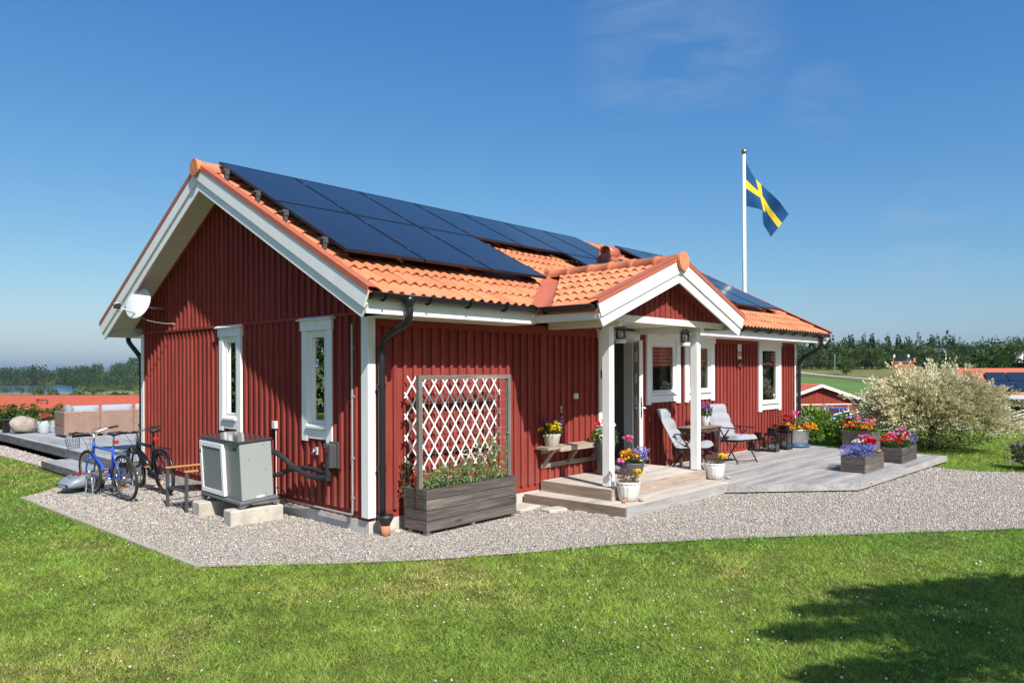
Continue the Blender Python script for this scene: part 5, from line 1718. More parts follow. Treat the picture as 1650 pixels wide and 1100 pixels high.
blooms(b1, [(.12 + random.uniform(-.05, .05), random.uniform(-.05, .1), .50 + random.uniform(0, .06)) for _ in range(8)], PINK, .05)
blooms(b1, [(.30 + random.uniform(-.07, .07), -.03 + random.uniform(-.07, .07), .43 + random.uniform(-.05, .06)) for _ in range(12)], RED, .06)
blooms(b1, [(-.12, .0, .48), (-.15, .05, .46), (-.10, .06, .46)], WHI, .06); blooms(b1, [(.2, -.15, .32), (.25, -.18, .30)], ORA, .04)
b2 = flower_box((9.84, -2.76, ZD + .001), .98, .36, .27, 'grey timber box of red, white and pink geraniums before the pale tree')
foliage(b2, (0, 0, .29), (.46, .18, .15), 900, .05)
for c_, k_, x0, x1, z0, z1 in ((RED, 12, -.5, -.2, .33, .45), (WHI, 12, -.4, .3, .38, .48), (PINK, 12, -.2, .25, .42, .56), (RED, 7, -.1, .1, .4, .5), (ORA, 4, .15, .3, .32, .38)):
    blooms(b2, [(random.uniform(x0, x1), random.uniform(-.15, .15), random.uniform(z0, z1)) for _ in range(k_)], c_, .06)
blooms(b2, [(random.uniform(.25, .56), random.uniform(-.2, .2), random.uniform(.28, .48)) for _ in range(110)], LOB, .024, 5, 'lobelia')
b3 = flower_box((11.28, -1.66, ZD + .001), .62, .36, .40, 'taller grey timber box of orange pansies at the far deck side', 1.4)
foliage(b3, (0, 0, .42), (.32, .18, .13), 500, .05)
blooms(b3, [(random.uniform(-.25, .3), random.uniform(-.15, .15), random.uniform(.42, .55)) for _ in range(34)], ORA, .055)
blooms(b3, [(random.uniform(-.3, .3), random.uniform(-.1, .1), random.uniform(.52, .66)) for _ in range(12)], PINK, .05); blooms(b3, [(random.uniform(.1, .36), .1, random.uniform(.45, .55)) for _ in range(7)], RED, .05)

zt_ = thing('zinc_tub', 'round zinc tub of yellow and red flowers on a blue saucer by the house corner', 'flower pot', (10.95, -0.42, ZD))
MB().use(M['blueplate'], True).lathe([(.26, 0.002), (.29, .02), (.30, .06), (.285, .06), (.27, .03)], 28).build('saucer', None, zt_)
MB().use(M['zinc'], True).lathe([(.24, .03), (.245, .04), (.275, .36), (.285, .37), (.285, .385), (.27, .385), (.26, .33)], 30).build('tub', None, zt_)
MB().use(M['soil']).lathe([(.262, .33), (.0, .34)], 12).build('soil', None, zt_)
foliage(zt_, (0, 0, .44), (.30, .30, .16), 600, .05)
blooms(zt_, [side(zt_, random.uniform(-.36, .36), random.uniform(.05, .25), random.uniform(.38, .52)) for _ in range(42)], ORA, .05)
blooms(zt_, [side(zt_, random.uniform(-.30, -.02), random.uniform(-.1, .1), random.uniform(.55, .70)) for _ in range(14)], (0.55, 0.01, 0.05), .055)
blooms(zt_, [side(zt_, random.uniform(-.1, .1), random.uniform(-.1, .1), random.uniform(.68, .76)) for _ in range(8)], PINK, .05)
blooms(zt_, [side(zt_, random.uniform(.02, .34), random.uniform(-.1, .1), random.uniform(.46, .68)) for _ in range(60)], (0.5, 0.47, 0.52), .02, 5)

# ------------------------------------------------------------------ lanterns
def box_lantern(loc, w, h, label, rz):
    t = thing('floor_lantern', label, 'lantern', loc, rz, 'black lanterns by the wall')
    f = MB().use(M['black'])
    f.box(-w / 2, w / 2, -w / 2, w / 2, 0, .03)
    for sx in (-1, 1):
        for sy in (-1, 1):
            f.box(sx * (w / 2 - .018), sx * w / 2, sy * (w / 2 - .018), sy * w / 2, .03, h)
    f.box(-w / 2 - .01, w / 2 + .01, -w / 2 - .01, w / 2 + .01, h, h + .02)
    for s_ in (1, -1):
        f.box(-w / 2 + .018, w / 2 - .018, s_ * w / 2, s_ * (w / 2 - .012), .03, .05); f.box(-w / 2 + .018, w / 2 - .018, s_ * w / 2, s_ * (w / 2 - .012), h - .03, h)
        f.box(s_ * w / 2, s_ * (w / 2 - .012), -w / 2 + .018, w / 2 - .018, .03, .05); f.box(s_ * w / 2, s_ * (w / 2 - .012), -w / 2 + .018, w / 2 - .018, h - .03, h)
    f.build('frame', None, t)
    MB().use(M['black']).box(-w * .3, w * .3, -w * .3, w * .3, h + .02, h + .11).box(-w * .36, w * .36, -w * .36, w * .36, h + .11, h + .125).build('lid', None, t)
    g = MB().use(M['clearglass'])
    for s_ in (1, -1):
        g.poly([(-w / 2 + .02, s_ * (w / 2 - .008), .05), (w / 2 - .02, s_ * (w / 2 - .008), .05), (w / 2 - .02, s_ * (w / 2 - .008), h - .03), (-w / 2 + .02, s_ * (w / 2 - .008), h - .03)])
        g.poly([(s_ * (w / 2 - .008), -w / 2 + .02, .05), (s_ * (w / 2 - .008), w / 2 - .02, .05), (s_ * (w / 2 - .008), w / 2 - .02, h - .03), (s_ * (w / 2 - .008), -w / 2 + .02, h - .03)])
    g.build('pane', None, t)
    MB().use(M['candle'], True).lathe([(.05, .03), (.05, .16), (.0, .165)], 14).build('candle', None, t)
    return t
box_lantern((9.72, -0.42, ZD), .24, .36, 'black box lantern, front one of the pair by the wall', .1)
box_lantern((10.28, -0.44, ZD), .25, .38, 'black box lantern standing against the zinc tub', -.05)
box_lantern((9.62, -0.16, ZD), .18, .26, 'small black lantern tucked behind the bigger one at the wall', .0)

def hang_lantern(loc, top, label):
    t = thing('hanging_lantern', label, 'lantern', loc, 0, 'hanging lanterns under the porch')
    MB().use(M['dish'], True).lathe([(.075, 0), (.078, .005), (.078, .055), (.07, .055)], 20).build('base', None, t)
    MB().use(M['clearglass'], True).lathe([(.066, .055), (.066, .20)], 20).build('glass', None, t)
    m = MB().use(M['pumpbase'], True).lathe([(.085, .195), (.085, .21), (.05, .235), (.05, .25), (.0, .255)], 20)
    for a in range(4):
        c, s = math.cos(a * 1.5708 + .5), math.sin(a * 1.5708 + .5)
        m.tube([(c * .074, s * .074, .05), (c * .074, s * .074, .20)], .004, 5)
    m.build('lid', None, t)
    MB().use(M['candle'], True).lathe([(.034, .055), (.034, .125), (.03, .13), (0, .13)], 14).build('candle', None, t)
    MB().use(M['blackplastic'], True).tube(smooth_path([(-.06, 0, .22), (-.045, 0, .31), (0, 0, .36), (.045, 0, .31), (.06, 0, .22)], 4), .003, 5).tube([(0, 0, .36), (0, 0, top - loc[2])], .0025, 5).build('handle', None, t)
    return t
hang_lantern((3.56, -0.92, 2.205), 2.505, 'glass candle lantern hanging beside the near porch post')
hang_lantern((5.14, -1.02, 2.195), 2.505, 'glass candle lantern hanging in front of the kitchen window')

# ------------------------------------------------------------------ wall shelf with pot
sh = thing('wall_shelf', 'weathered wooden shelf on three brackets on the wall left of the door', 'shelf', (2.92, 0, 0.0))
MB().box(-.12, 1.28, -.125, -.012, .735, .77).build('shelf_board', M['stepwood'], sh)
MB().box(-.12, 1.28, -.245, -.130, .735, .77).build('shelf_board', M['stepwood'], sh)
MB().box(.12, 1.27, -.268, -.247, .70, .768).build('edge_board', M['stepwood'], sh)
MB().box(.0, 1.25, -.028, -.002, .66, .733).build('back_rail', M['stepwood'], sh)
MB().box(.0, 1.25, -.03, -.002, .46, .525).build('back_rail', M['stepwood'], sh)
for x in (.03, .58, 1.16):
    MB().beam((x, -.225, .735), (x, -.03, .50), .045, .045).build('bracket', M['stepwood_y'], sh)
sp_ = thing('wicker_pot', 'whitewashed wicker pot of pansies standing on the wall shelf', 'flower pot', (3.02, -0.125, .771))
def weave(a, z): return 1 + .03 * math.sin(a * 14 + z * 160)
MB().use(M['wickerpot'], True).lathe([(.085, 0), (.09, .005), (.115, .13), (.128, .16), (.125, .175), (.105, .165), (.10, .13)], 40, wob=weave).build('pot', None, sp_)
MB().use(M['soil']).lathe([(.105, .14), (.0, .15)], 12).build('soil', None, sp_)
foliage(sp_, (0, 0, .21), (.15, .12, .09), 420, .04)
blooms(sp_, [side(sp_, random.uniform(-.06, .10), random.uniform(.02, .12), random.uniform(.22, .32)) for _ in range(12)], (0.85, 0.68, 0.02), .045)
blooms(sp_, [side(sp_, random.uniform(-.16, .16), random.uniform(-.08, .1), random.uniform(.26, .40)) for _ in range(46)], (0.16, 0.09, 0.28), .022, 6)
blooms(sp_, [side(sp_, -.16, .05, .22), side(sp_, -.15, .07, .24)], YEL, .045); blooms(sp_, [side(sp_, random.uniform(.1, .18), .03, random.uniform(.25, .32)) for _ in range(5)], (0.6, 0.45, 0.5), .02)
# ------------------------------------------------------------------ planter box, frame, trellis
pb = thing('planter_box', 'long weathered plank planter with a wired climbing frame under the trellis', 'planter', (0.40, -0.12, 0))
PLX, PLY, pz0, ph4 = 1.46, 0.40, 0.055, 0.117
for k_ in range(4):
    z0, z1 = pz0 + k_ * ph4 + .002, pz0 + (k_ + 1) * ph4 - .002
    r_ = random.uniform(-.002, .002)
    MB().bev(0, PLX * .47 if k_ == 2 else PLX, -PLY - .001 + r_, -PLY + .026, z0, z1, .005).build('plank', M['planter'], pb)
    if k_ == 2: MB().bev(PLX * .47 + .003, PLX, -PLY - .001, -PLY + .026, z0, z1, .005).build('plank', M['planter'], pb)
    MB().box(0, PLX, -.026, 0, z0, z1).build('plank', M['planter'], pb)
    MB().bev(0, .026, -PLY + .028, -.028, z0, z1, .005).build('plank', M['planter_y'], pb)
    MB().box(PLX - .026, PLX, -PLY + .028, -.028, z0, z1).build('plank', M['planter_y'], pb)
for x, y in ((.03, -.36), (.03, -.10), (.72, -.36), (1.40, -.36), (1.40, -.1)):
    MB().box(x - .025, x + .025, y - .035, y + .025, 0.005, pz0 + .05).build('foot', M['framewood'], pb)
MB().use(M['soil']).box(.027, PLX - .027, -PLY + .027, -.027, .08, .50).build('soil', None, pb)
yf = -.215
for x, z0 in ((.052, .30), (1.508, .46)):
    MB().box(x - .026, x + .026, yf - .024, yf + .024, z0, 1.735).build('frame_post', M['framewood'], pb)
MB().box(.026, 1.534, yf - .026, yf + .026, 1.7355, 1.785).build('frame_rail', M['planter'], pb)
MB().use(M['rust']).box(-.006, -.001, yf - .02, yf + .015, .30, .66).build('iron_strap', None, pb)
wr = MB().use(M['galv'])
for i in range(11): wr.tube([(.08, yf, .55 + i * .115), (1.48, yf, .55 + i * .115)], .0013, 4, cap=False)
for i in range(15): wr.tube([(.10 + i * .098, yf, .52), (.10 + i * .098, yf, 1.735)], .0013, 4, cap=False)
tag(wr.build('wire_mesh', None, pb), kind='stuff')
tr = thing('trellis', 'white expanding diamond trellis fixed to the red wall above the planter', 'trellis', (0.47, -0.075, 0))
tx0, tx1, tz0, tz1 = 0.0, 1.53, 0.70, 1.745
dx_, dz_ = 0.170, 0.245
slope = dz_ / dx_
rails = MB().use(M['redtrim'])
for z in (1.45, 0.9):
    rails.box(.1, 1.45, .012, .07, z - .02, z + .02)
rails.build('batten_support', None, tr)
for sgn in (1, -1):
    k_ = -12
    while k_ < 22:
        # line: x = xk + sgn*(z - tz0)/slope
        xk = tx0 + (k_ + .5) * dx_ + (0 if sgn == 1 else 0)
        pts = []
        za, zb2 = tz0, tz1
        xa, xb = xk, xk + sgn * (zb2 - za) / slope
        def zat(x): return za + (x - xk) * slope * sgn
        lo, hi = za, zb2
        zl, zh2 = sorted((zat(tx0), zat(tx1)))
        lo, hi = max(lo, zl), min(hi, zh2)
        if hi - lo > .10:
            lo, hi = lo - .035, hi + .03
            a = Vector((xk + sgn * (lo - za) / slope, -.006 * (sgn > 0), lo)); b = Vector((xk + sgn * (hi - za) / slope, -.006 * (sgn > 0), hi))
            MB().beam(a, b, .0055, .019, up=(-(b - a).z, 0, (b - a).x)).build('slat', M['white'], tr)
        k_ += 1

# sweet peas climbing the frame
sw = thing('sweet_peas', 'green climbing sweet peas growing along the planter and up the wires', 'climbing plant', (0.40, -0.335, .505))
PEA = [(0.15, 0.26, 0.085), (0.20, 0.32, 0.12), (0.11, 0.20, 0.06), (0.25, 0.35, 0.17)]
pts, stems = [], MB().use(pm('pea_stem', (0.12, 0.18, 0.06), .7, .2, 20), True)
for i in range(46):
    x = random.uniform(.12, 1.44)
    hmax = np.interp(x, [.1, .5, .8, 1.0, 1.25, 1.44], [.18, .26, .30, .62, .52, .55]) * random.uniform(.45, 1.05)
    y0 = random.uniform(-.05, .04)
    path = [(x, y0, 0)]
    for j in range(1, 6):
        path.append((x + random.uniform(-.05, .05) * j * .4, y0 + random.uniform(-.03, .03), hmax * j / 5))
    stems.tube(path, .0022, 4, cap=False)
    for j in range(int(10 + hmax * 52)):
        t = random.uniform(.12, 1) * 5; k_ = min(int(t), 4); f_ = t - k_
        p = Vector(path[k_]).lerp(Vector(path[k_ + 1]), f_)
        pts.append((p.x + random.gauss(0, .035), p.y + random.gauss(0, .03), max(p.z, 0.005) + random.gauss(0, .012)))
stems.build('stem', None, sw)
pts = np.array(pts)
low = np.column_stack([RNG.uniform(.05, 1.42, 260), RNG.uniform(-.13, .13, 260), RNG.uniform(-.015, .06, 260)])
pts = np.vstack([pts, low])
V, F, C = leaf_quads(pts, .038, palette(len(pts), PEA, None, .2), up=.2, aspect=.6)
npmesh('leaves', V, F, M['leaf'], C, sw)
blooms(sw, [(random.uniform(.5, 1.2), random.uniform(-.06, .02), random.uniform(.12, .42)) for _ in range(22)], WHI, .022, 5)
tagv = thing('trailing_plant', 'small dark climber at the left end of the planter below the trellis', 'climbing plant', (0.47, -0.10, .40))
foliage(tagv, (0, 0, .22), (.07, .05, .24), 130, .045, [(0.03, 0.06, 0.015), (0.06, 0.10, 0.03)])
MB().use(M['bark']).tube([(0, 0, 0), (.02, 0, .2), (-.01, 0, .42)], .004, 5).build('stem', None, tagv)

# ------------------------------------------------------------------ clay drain under the downpipe
dr = thing('drain_pipe', 'orange clay drain with a black funnel under the corner downpipe', 'drain', (0.115, -0.155, 0))
MB().use(M['clay'], True).lathe([(.052, 0.0), (.052, .13), (.048, .13)], 20).build('pipe', None, dr)
MB().use(M['blackplastic'], True).lathe([(.05, .125), (.055, .15), (.088, .21), (.09, .245), (.082, .245), (.05, .16)], 22).build('funnel', None, dr)
tag(link('stone', rock('stone', M['concrete'], .07, .05, .035, 40, 2), None, (0.30, -0.12, 0.0)), 'pale stone lying beside the clay drain', 'stone', 'small stones by the pots')

# ------------------------------------------------------------------ heat pump
hp = thing('heat_pump', 'grey heat pump with a white fan surround on concrete blocks by the gable', 'heat pump', (-0.46, 2.10, .20), rot=(R(1.2), R(-3.6), 0))
m = MB().use(M['pumpgrey']); m.bev(-.205, .205, -.50, .50, .105, .79, .008)
m.build('casing', None, hp)
MB().use(M['pumpgreen']).box(-.2085, -.2055, -.498, .498, .11, .785).build('front_panel', None, hp)
MB().use(M['pumptop']).bev(-.235, .22, -.515, .515, .79, .825, .012).build('lid', None, hp)
fr = MB().use(M['white'])
y0, y1, z0, z1 = -.13, .49, .125, .765
fr.box(-.25, -.209, y0, y0 + .05, z0, z1).box(-.25, -.209, y1 - .05, y1, z0, z1).box(-.25, -.209, y0 + .051, y1 - .051, z0, z0 + .05).box(-.25, -.209, y0 + .051, y1 - .051, z1 - .055, z1)
fr.build('fan_surround', None, hp)
MB().use(M['pumpbase']).box(-.2115, -.209, y0 + .05, y1 - .05, z0 + .05, z1 - .055).build('fan_opening', None, hp)
gr = MB().use(M['pumpgrey'])
for i in range(27): gr.box(-.240, -.234, y0 + .05, y1 - .05, z0 + .056 + i * .0198, z0 + .066 + i * .0198)
for i in range(13): gr.box(-.233, -.228, y0 + .066 + i * .0405, y0 + .070 + i * .0405, z0 + .05, z1 - .055)
gr.build('fan_grille', None, hp)
MB().use(M['print_blue']).box(-.252, -.2505, y1 - .05, y1 - .005, z1 - .15, z1 - .105).build('name_plate', None, hp)
MB().use(M['blackplastic']).box(-.213, -.209, -.42, -.34, z1 - .055, z1 - .03).build('name_plate', None, hp)
MB().use(M['white']).box(-.02, .08, -.503, -.501, .115, .14).build('name_plate', None, hp)
b = MB().use(M['pumpbase']); b.bev(-.25, .25, -.54, .54, .065, .105, .01)
b.build('base_tray', None, hp)
for sx in (-1, 1):
    for sy in (-1, 1):
        f = MB().use(M['pumpbase'])
        f.prism([(sx * .245, sy * .525, .066), (sx * .245, sy * .525, .004), (sx * .195, sy * .525, .004), (sx * .165, sy * .525, .04), (sx * .10, sy * .525, .066)], (0, -sy * .05, 0))
        f.build('foot', None, hp)
sc_ = MB().use(M['darkgrey'], True)
for x, z in ((-.10, .60), (.12, .45), (.10, .75), (.10, .16)): sc_.lathe([(.008, 0), (.0, .004)], 8, (x, -.5015, z))
sc_.build('screws', None, hp)
for loc, w, d_, h_, lb in (((-.49, 1.66, .0), .66, .22, .19, 'pale concrete block under the near end of the heat pump'), ((-.53, 2.50, .0), .60, .24, .19, 'pale concrete block under the far end of the heat pump')):
    tag(MB().bev(-w / 2, w / 2, -d_ / 2, d_ / 2, 0, h_, .012).build('concrete_block', M['concrete'], None, loc, (0, 0, R(-3))), lb, 'concrete block', 'concrete blocks under the heat pump')
hs = thing('pipe_hoses', 'two thick black insulated hoses running from the heat pump into the wall', 'hose', (0, 0, 0))
MB().use(M['foam'], True).tube(smooth_path([(-.27, 1.78, .83), (-.27, 1.60, .845), (-.24, 1.45, .80), (-.19, 1.25, .68), (-.16, 1.02, .605), (-.14, .80, .59), (-.10, .66, .605)], 6), .034, 10).build('hose', None, hs)
MB().use(M['foam'], True).tube(smooth_path([(-.27, 1.78, .53), (-.22, 1.58, .56), (-.12, 1.42, .63), (-.09, 1.2, .665), (-.085, .95, .66), (-.085, .78, .65), (-.08, .68, .655)], 6), .030, 10).build('hose', None, hs)
MB().use(M['foam'], True).tube(smooth_path([(-.09, .665, .56), (-.095, .655, .66), (-.09, .655, .78), (-.07, .68, .86)], 5), .040, 10).build('hose', None, hs)
ob = thing('pipe_cover', 'dark grey plastic wall box where the heat pump hoses enter', 'wall box', (0, .655, .85))
m = MB().use(M['darkgrey'])
m.bev(-.028, -.003, -.10, .09, -.15, .16, .006); m.bev(-.12, -.028, -.085, -.02, -.14, .14, .01); m.bev(-.12, -.028, -.02, .075, .085, .14, .01); m.bev(-.12, -.028, -.02, .075, -.14, -.09, .01)
m.build('cover', None, ob)
MB().use(M['redtrim']).box(-.012, -.002, -.145, -.10, -.15, .16).build('mounting_board', None, ob)
cp = thing('conduit_pipe', 'thin galvanised conduit bent along the bottom of the gable and up beside the corner', 'pipe', (-.022, 0, 0))
MB().use(M['galv'], True).tube(smooth_path([(-.01, .26, 2.36), (0, .275, 2.26), (0, .275, 1.5), (0, .275, .8), (0, .275, .26), (0, .30, .215), (0, .36, .205), (0, 1.1, .205), (0, 1.70, .205), (-.01, 1.80, .20), (-.02, 1.84, .15), (-.03, 1.78, .10)], 4), .013, 8).build('pipe', None, cp)
cb = MB().use(M['galv'])
for z in (2.1, 1.55, .85, .4): cb.box(-.008, .02, .255, .295, z - .012, z + .012)
cb.build('pipe_clip', None, cp)
op = thing('wall_outlet', 'small white outlet box on the gable with a white cable down to the pump', 'outlet', (0, 2.0, 1.14))
MB().use(M['offwhite']).bev(-.05, 0.0, -.04, .04, -.05, .05, .006).build('box', None, op)
MB().use(M['offwhite'], True).tube(smooth_path([(-.01, 0, -.05), (-.008, 0, -.4), (-.008, .0, -.8), (-.02, -.02, -.92), (-.08, .02, -.97), (-.15, .05, -.93)], 4), .007, 6).build('cable', None, op)
dc = thing('loose_cable', 'thin black cables curling behind the heat pump base', 'cable', (-.1, 1.75, 0))
MB().use(M['blackplastic'], True).tube(smooth_path([(-.12, .02, .32), (-.05, -.06, .38), (.02, -.10, .28), (.0, -.04, .17), (-.08, .05, .16)], 5), .008, 6).tube(smooth_path([(-.1, .0, .28), (0, -.12, .20), (.03, -.22, .16), (.02, -.3, .2)], 5), .006, 6).build('cable', None, dc)
tp_ = thing('garden_tap', 'small brass garden tap on the gable left of the hose box', 'tap', (0, 1.03, .875))
MB().use(M['offwhite']).box(-.014, -.004, -.02, .02, -.045, .045).build('plate', None, tp_)
MB().use(M['chrome'], True).tube([(-.01, 0, 0), (-.055, 0, 0), (-.075, 0.01, -.03)], .011, 8).build('spout', None, tp_)
MB().use(M['print_blue'], True).tube([(-.05, 0, .012), (-.05, 0, .03)], .018, 10).build('handle', None, tp_)

# front wall details
sw_ = thing('wall_switch', 'cream electric switch box on the red wall above the shelf', 'switch', (3.70, 0, 1.45))
MB().use(M['offwhite']).bev(-.042, .042, -.045, -.002, -.04, .04, .006).build('box', None, sw_)
MB().use(M['dish']).box(-.025, .025, -.049, -.045, -.02, .02).build('rocker', None, sw_)
bl = thing('wall_tap', 'small grey metal fitting on the red wall above the wicker pot', 'wall fitting', (3.36, 0, 1.27))
MB().use(M['zinc']).bev(-.014, .014, -.03, -.002, -.045, .045, .004).build('plate', None, bl)
MB().use(M['blackplastic']).box(-.006, .006, -.034, -.03, -.02, .005).build('button', None, bl)
tm = thing('wall_thermometer', 'narrow white and red plate thermometer on the wall between the windows', 'thermometer', (9.10, 0, 2.18))
MB().use(M['dish']).box(-.075, .075, -.022, -.004, -.14, .16).build('plate', None, tm)
MB().use(M['print_red']).box(-.07, .07, -.0245, -.0225, -.075, .02).build('red_field', None, tm)
MB().use(M['dish'], True).lathe([(.03, 0), (0, .0005)], 14).build('dial', None, tm, (0, -.0255, -.03), (R(90), 0, 0))
q = MB().use(M['print_blue'])
for z in (.06, .085, .11): q.box(-.03, .03, -.0235, -.0225, z, z + .008)
q.build('scale', None, tm)
oh = thing('wall_ornament', 'dark iron bird ornament hanging under the thermometer', 'ornament', (9.10, 0, 1.98))
m = MB().use(M['rust'], True)
m.tube(smooth_path([(0, -.01, .06), (.0, -.03, .0), (-.02, -.03, -.06), (-.05, -.03, -.09)], 4), [.012 + .012 * math.sin(i / 12 * 3.14) for i in range(13)], 8)
m.tube(smooth_path([(-.01, -.03, -.01), (.05, -.04, -.05), (.08, -.04, -.11)], 4), .009, 6).tube(smooth_path([(-.01, -.03, -.0), (-.06, -.035, -.02), (-.09, -.03, -.10)], 4), .008, 6)
m.build('figure', None, oh)
MB().use(M['rust'], True).tube([(0, -.005, .06), (0, -.005, .10)], .003, 5).build('hook', None, oh)

# window plant
wpn = thing('potted_plant', 'leafy green pot plant on the inner sill of the window beside the door', 'pot plant', (6.12, .17, 1.44))
MB().use(M['greypot'], True).lathe([(.06, 0), (.08, .12), (.075, .12)], 16).build('pot', None, wpn)
foliage(wpn, (0, 0, .26), (.17, .10, .20), 260, .07, [(0.09, 0.17, 0.03), (0.14, 0.22, 0.05), (0.05, 0.10, 0.02)])
wp3 = thing('potted_plant', 'leafy green pot plant half behind the right porch post, inside its window', 'pot plant', (7.20, .17, 1.44))
MB().use(M['greypot'], True).lathe([(.06, 0), (.08, .12), (.075, .12)], 16).build('pot', None, wp3)
foliage(wp3, (0, 0, .26), (.14, .10, .20), 220, .07, [(0.10, 0.16, 0.03), (0.14, 0.20, 0.05), (0.05, 0.10, 0.02)])

# ------------------------------------------------------------------ satellite dish
sd = thing('satellite_dish', 'white satellite dish on an arm at the upper left of the gable', 'satellite dish', (-0.36, 5.60, 2.90))
ax = Vector((-0.93, -0.42, 0.32)).normalized()
rot = ax.to_track_quat('Z', 'Y')
dm = MB().use(M['dish'], True)
prof = [(0.0, 0.0)] + [(r, .16 * r * r / .25 * 2.0) for r in (.06, .12, .17, .215, .235)]
dm.lathe(prof, 36).lathe([(r, z - .008) for r, z in reversed(prof)], 36).lathe([(.235, prof[-1][1] - .008), (.242, prof[-1][1] - .002), (.235, prof[-1][1] + .003)], 36)
db = dm.build('reflector', None, sd)
db.rotation_euler = rot.to_euler()
db.scale = (1, 1.08, 1)
inv = rot.to_matrix()
def dl(x, y, z): return inv @ Vector((x, y, z))
yv_ = (inv.inverted() @ Vector((0, 0, 1))); ang_up = math.atan2(yv_.x, yv_.y)
dn_ = inv.inverted() @ Vector((0, 0, -1)); dn_.z = 0; dn_.normalize()
rim = dl(dn_.x * .22, dn_.y * .22, .06)
lnb = dl(dn_.x * .20, dn_.y * .20, .42)
MB().use(M['dish'], True).tube([rim * .8, lnb], .012, 8).build('feed_arm', None, sd)
mm_ = MB().use(M['galv'], True); f_ = (Vector((0, 0, 0)) + ax * .12 - lnb).normalized()
mm_.tube([lnb + Vector((0, 0, .04)) - f_ * .05, lnb + Vector((0, 0, .04)) + f_ * .07], [.03, .036], 12)
mm_.use(M['blackplastic']).bev(lnb.x - .04, lnb.x + .04, lnb.y - .05, lnb.y + .05, lnb.z - .03, lnb.z + .05, .01)
mm_.build('receiver_head', None, sd)
MB().use(M['offwhite'], True).tube(smooth_path([lnb + Vector((0, 0, -.02)), lnb * .9 + Vector((0, 0, -.08)), lnb * .8 + Vector((0, 0, -.06))], 5), .004, 5).build('cable', None, sd)
MB().use(M['galv'], True).tube([ax * -.02, Vector((.18, -.02, -.04)), Vector((.35, -.02, -.04))], .018, 8).tube(smooth_path([rim * .7, Vector((.05, -.06, -.24)), Vector((.22, -.30, -.30)), Vector((.36, -.42, -.31)), Vector((.35, -.42, -.40))], 4), .006, 6).build('wall_arm', None, sd)
def text_mesh(body, size, mat, name, parent, mtx):
    cu = bpy.data.curves.new('t', 'FONT'); cu.body = body; cu.size = size; cu.align_x = 'CENTER'; cu.resolution_u = 3
    o = bpy.data.objects.new('t', cu); COL.objects.link(o)
    bpy.context.view_layer.update()
    me = bpy.data.meshes.new_from_object(o.evaluated_get(bpy.context.evaluated_depsgraph_get()))
    bpy.data.objects.remove(o); bpy.data.curves.remove(cu)
    me.name = name; me.materials.clear(); me.materials.append(mat)
    r = link(name, me, parent); r.matrix_local = mtx
    return r
upv = inv.inverted() @ Vector((0, 0, 1)); upv.z = 0; upv.normalize()
rtv = Vector((upv.y, -upv.x, 0))
bas = Matrix((( rtv.x, upv.x, 0, 0), (rtv.y, upv.y, 0, 0), (0, 0, 1, 0), (0, 0, 0, 1)))
mt = rot.to_matrix().to_4x4() @ bas
text_mesh('viasat', .075, M['print_blue'], 'lettering', sd, mt @ Matrix.Translation((.045, .055, .017)))
lg = MB().use(M['print_blue'], True).tube([(.026 * math.cos(a), .026 * math.sin(a), 0) for a in [R(120) + R(300) * i / 14 for i in range(15)]], [.003 + .005 * i / 14 for i in range(15)], 5)
l_ = lg.build('logo', None, sd); l_.matrix_local = mt @ Matrix.Translation((-.105, .075, .024))

# ------------------------------------------------------------------ garden chair with wooden arms
gc = thing('lounge_armchair', 'dark grey metal armchair with teak arms beside the heat pump', 'armchair', (-0.50, 3.08, 0))
for s_ in (-1, 1):
    y = .30 * s_
    fm = MB().use(M['darkgrey'])
    fm.box(-.35, -.315, y - .018, y + .018, .03, .53).box(.28, .315, y - .018, y + .018, .03, .53).box(-.35, .315, y - .018, y + .018, .0, .03)
    fm.build('side_frame', None, gc)
    MB().bev(-.36, .33, y - .03, y + .03, .531, .556, .006).build('armrest', M['teak'], gc)
MB().use(M['darkgrey']).box(-.345, -.32, -.282, .282, .27, .30).build('cross_rail', None, gc)
MB().use(M['darkgrey']).box(.28, .31, -.282, .282, .22, .25).build('cross_rail', None, gc)
for i in range(9):
    x = -.30 + i * .066
    MB().box(x, x + .05, -.28, .28, .285 - i * .004, .298 - i * .004).build('slat', M['blackplastic'], gc)
for i in range(4):
    z = .32 + i * .07
    MB().box(.27 + i * .018, .285 + i * .018, -.28, .28, z, z + .055).build('slat', M['blackplastic'], gc)

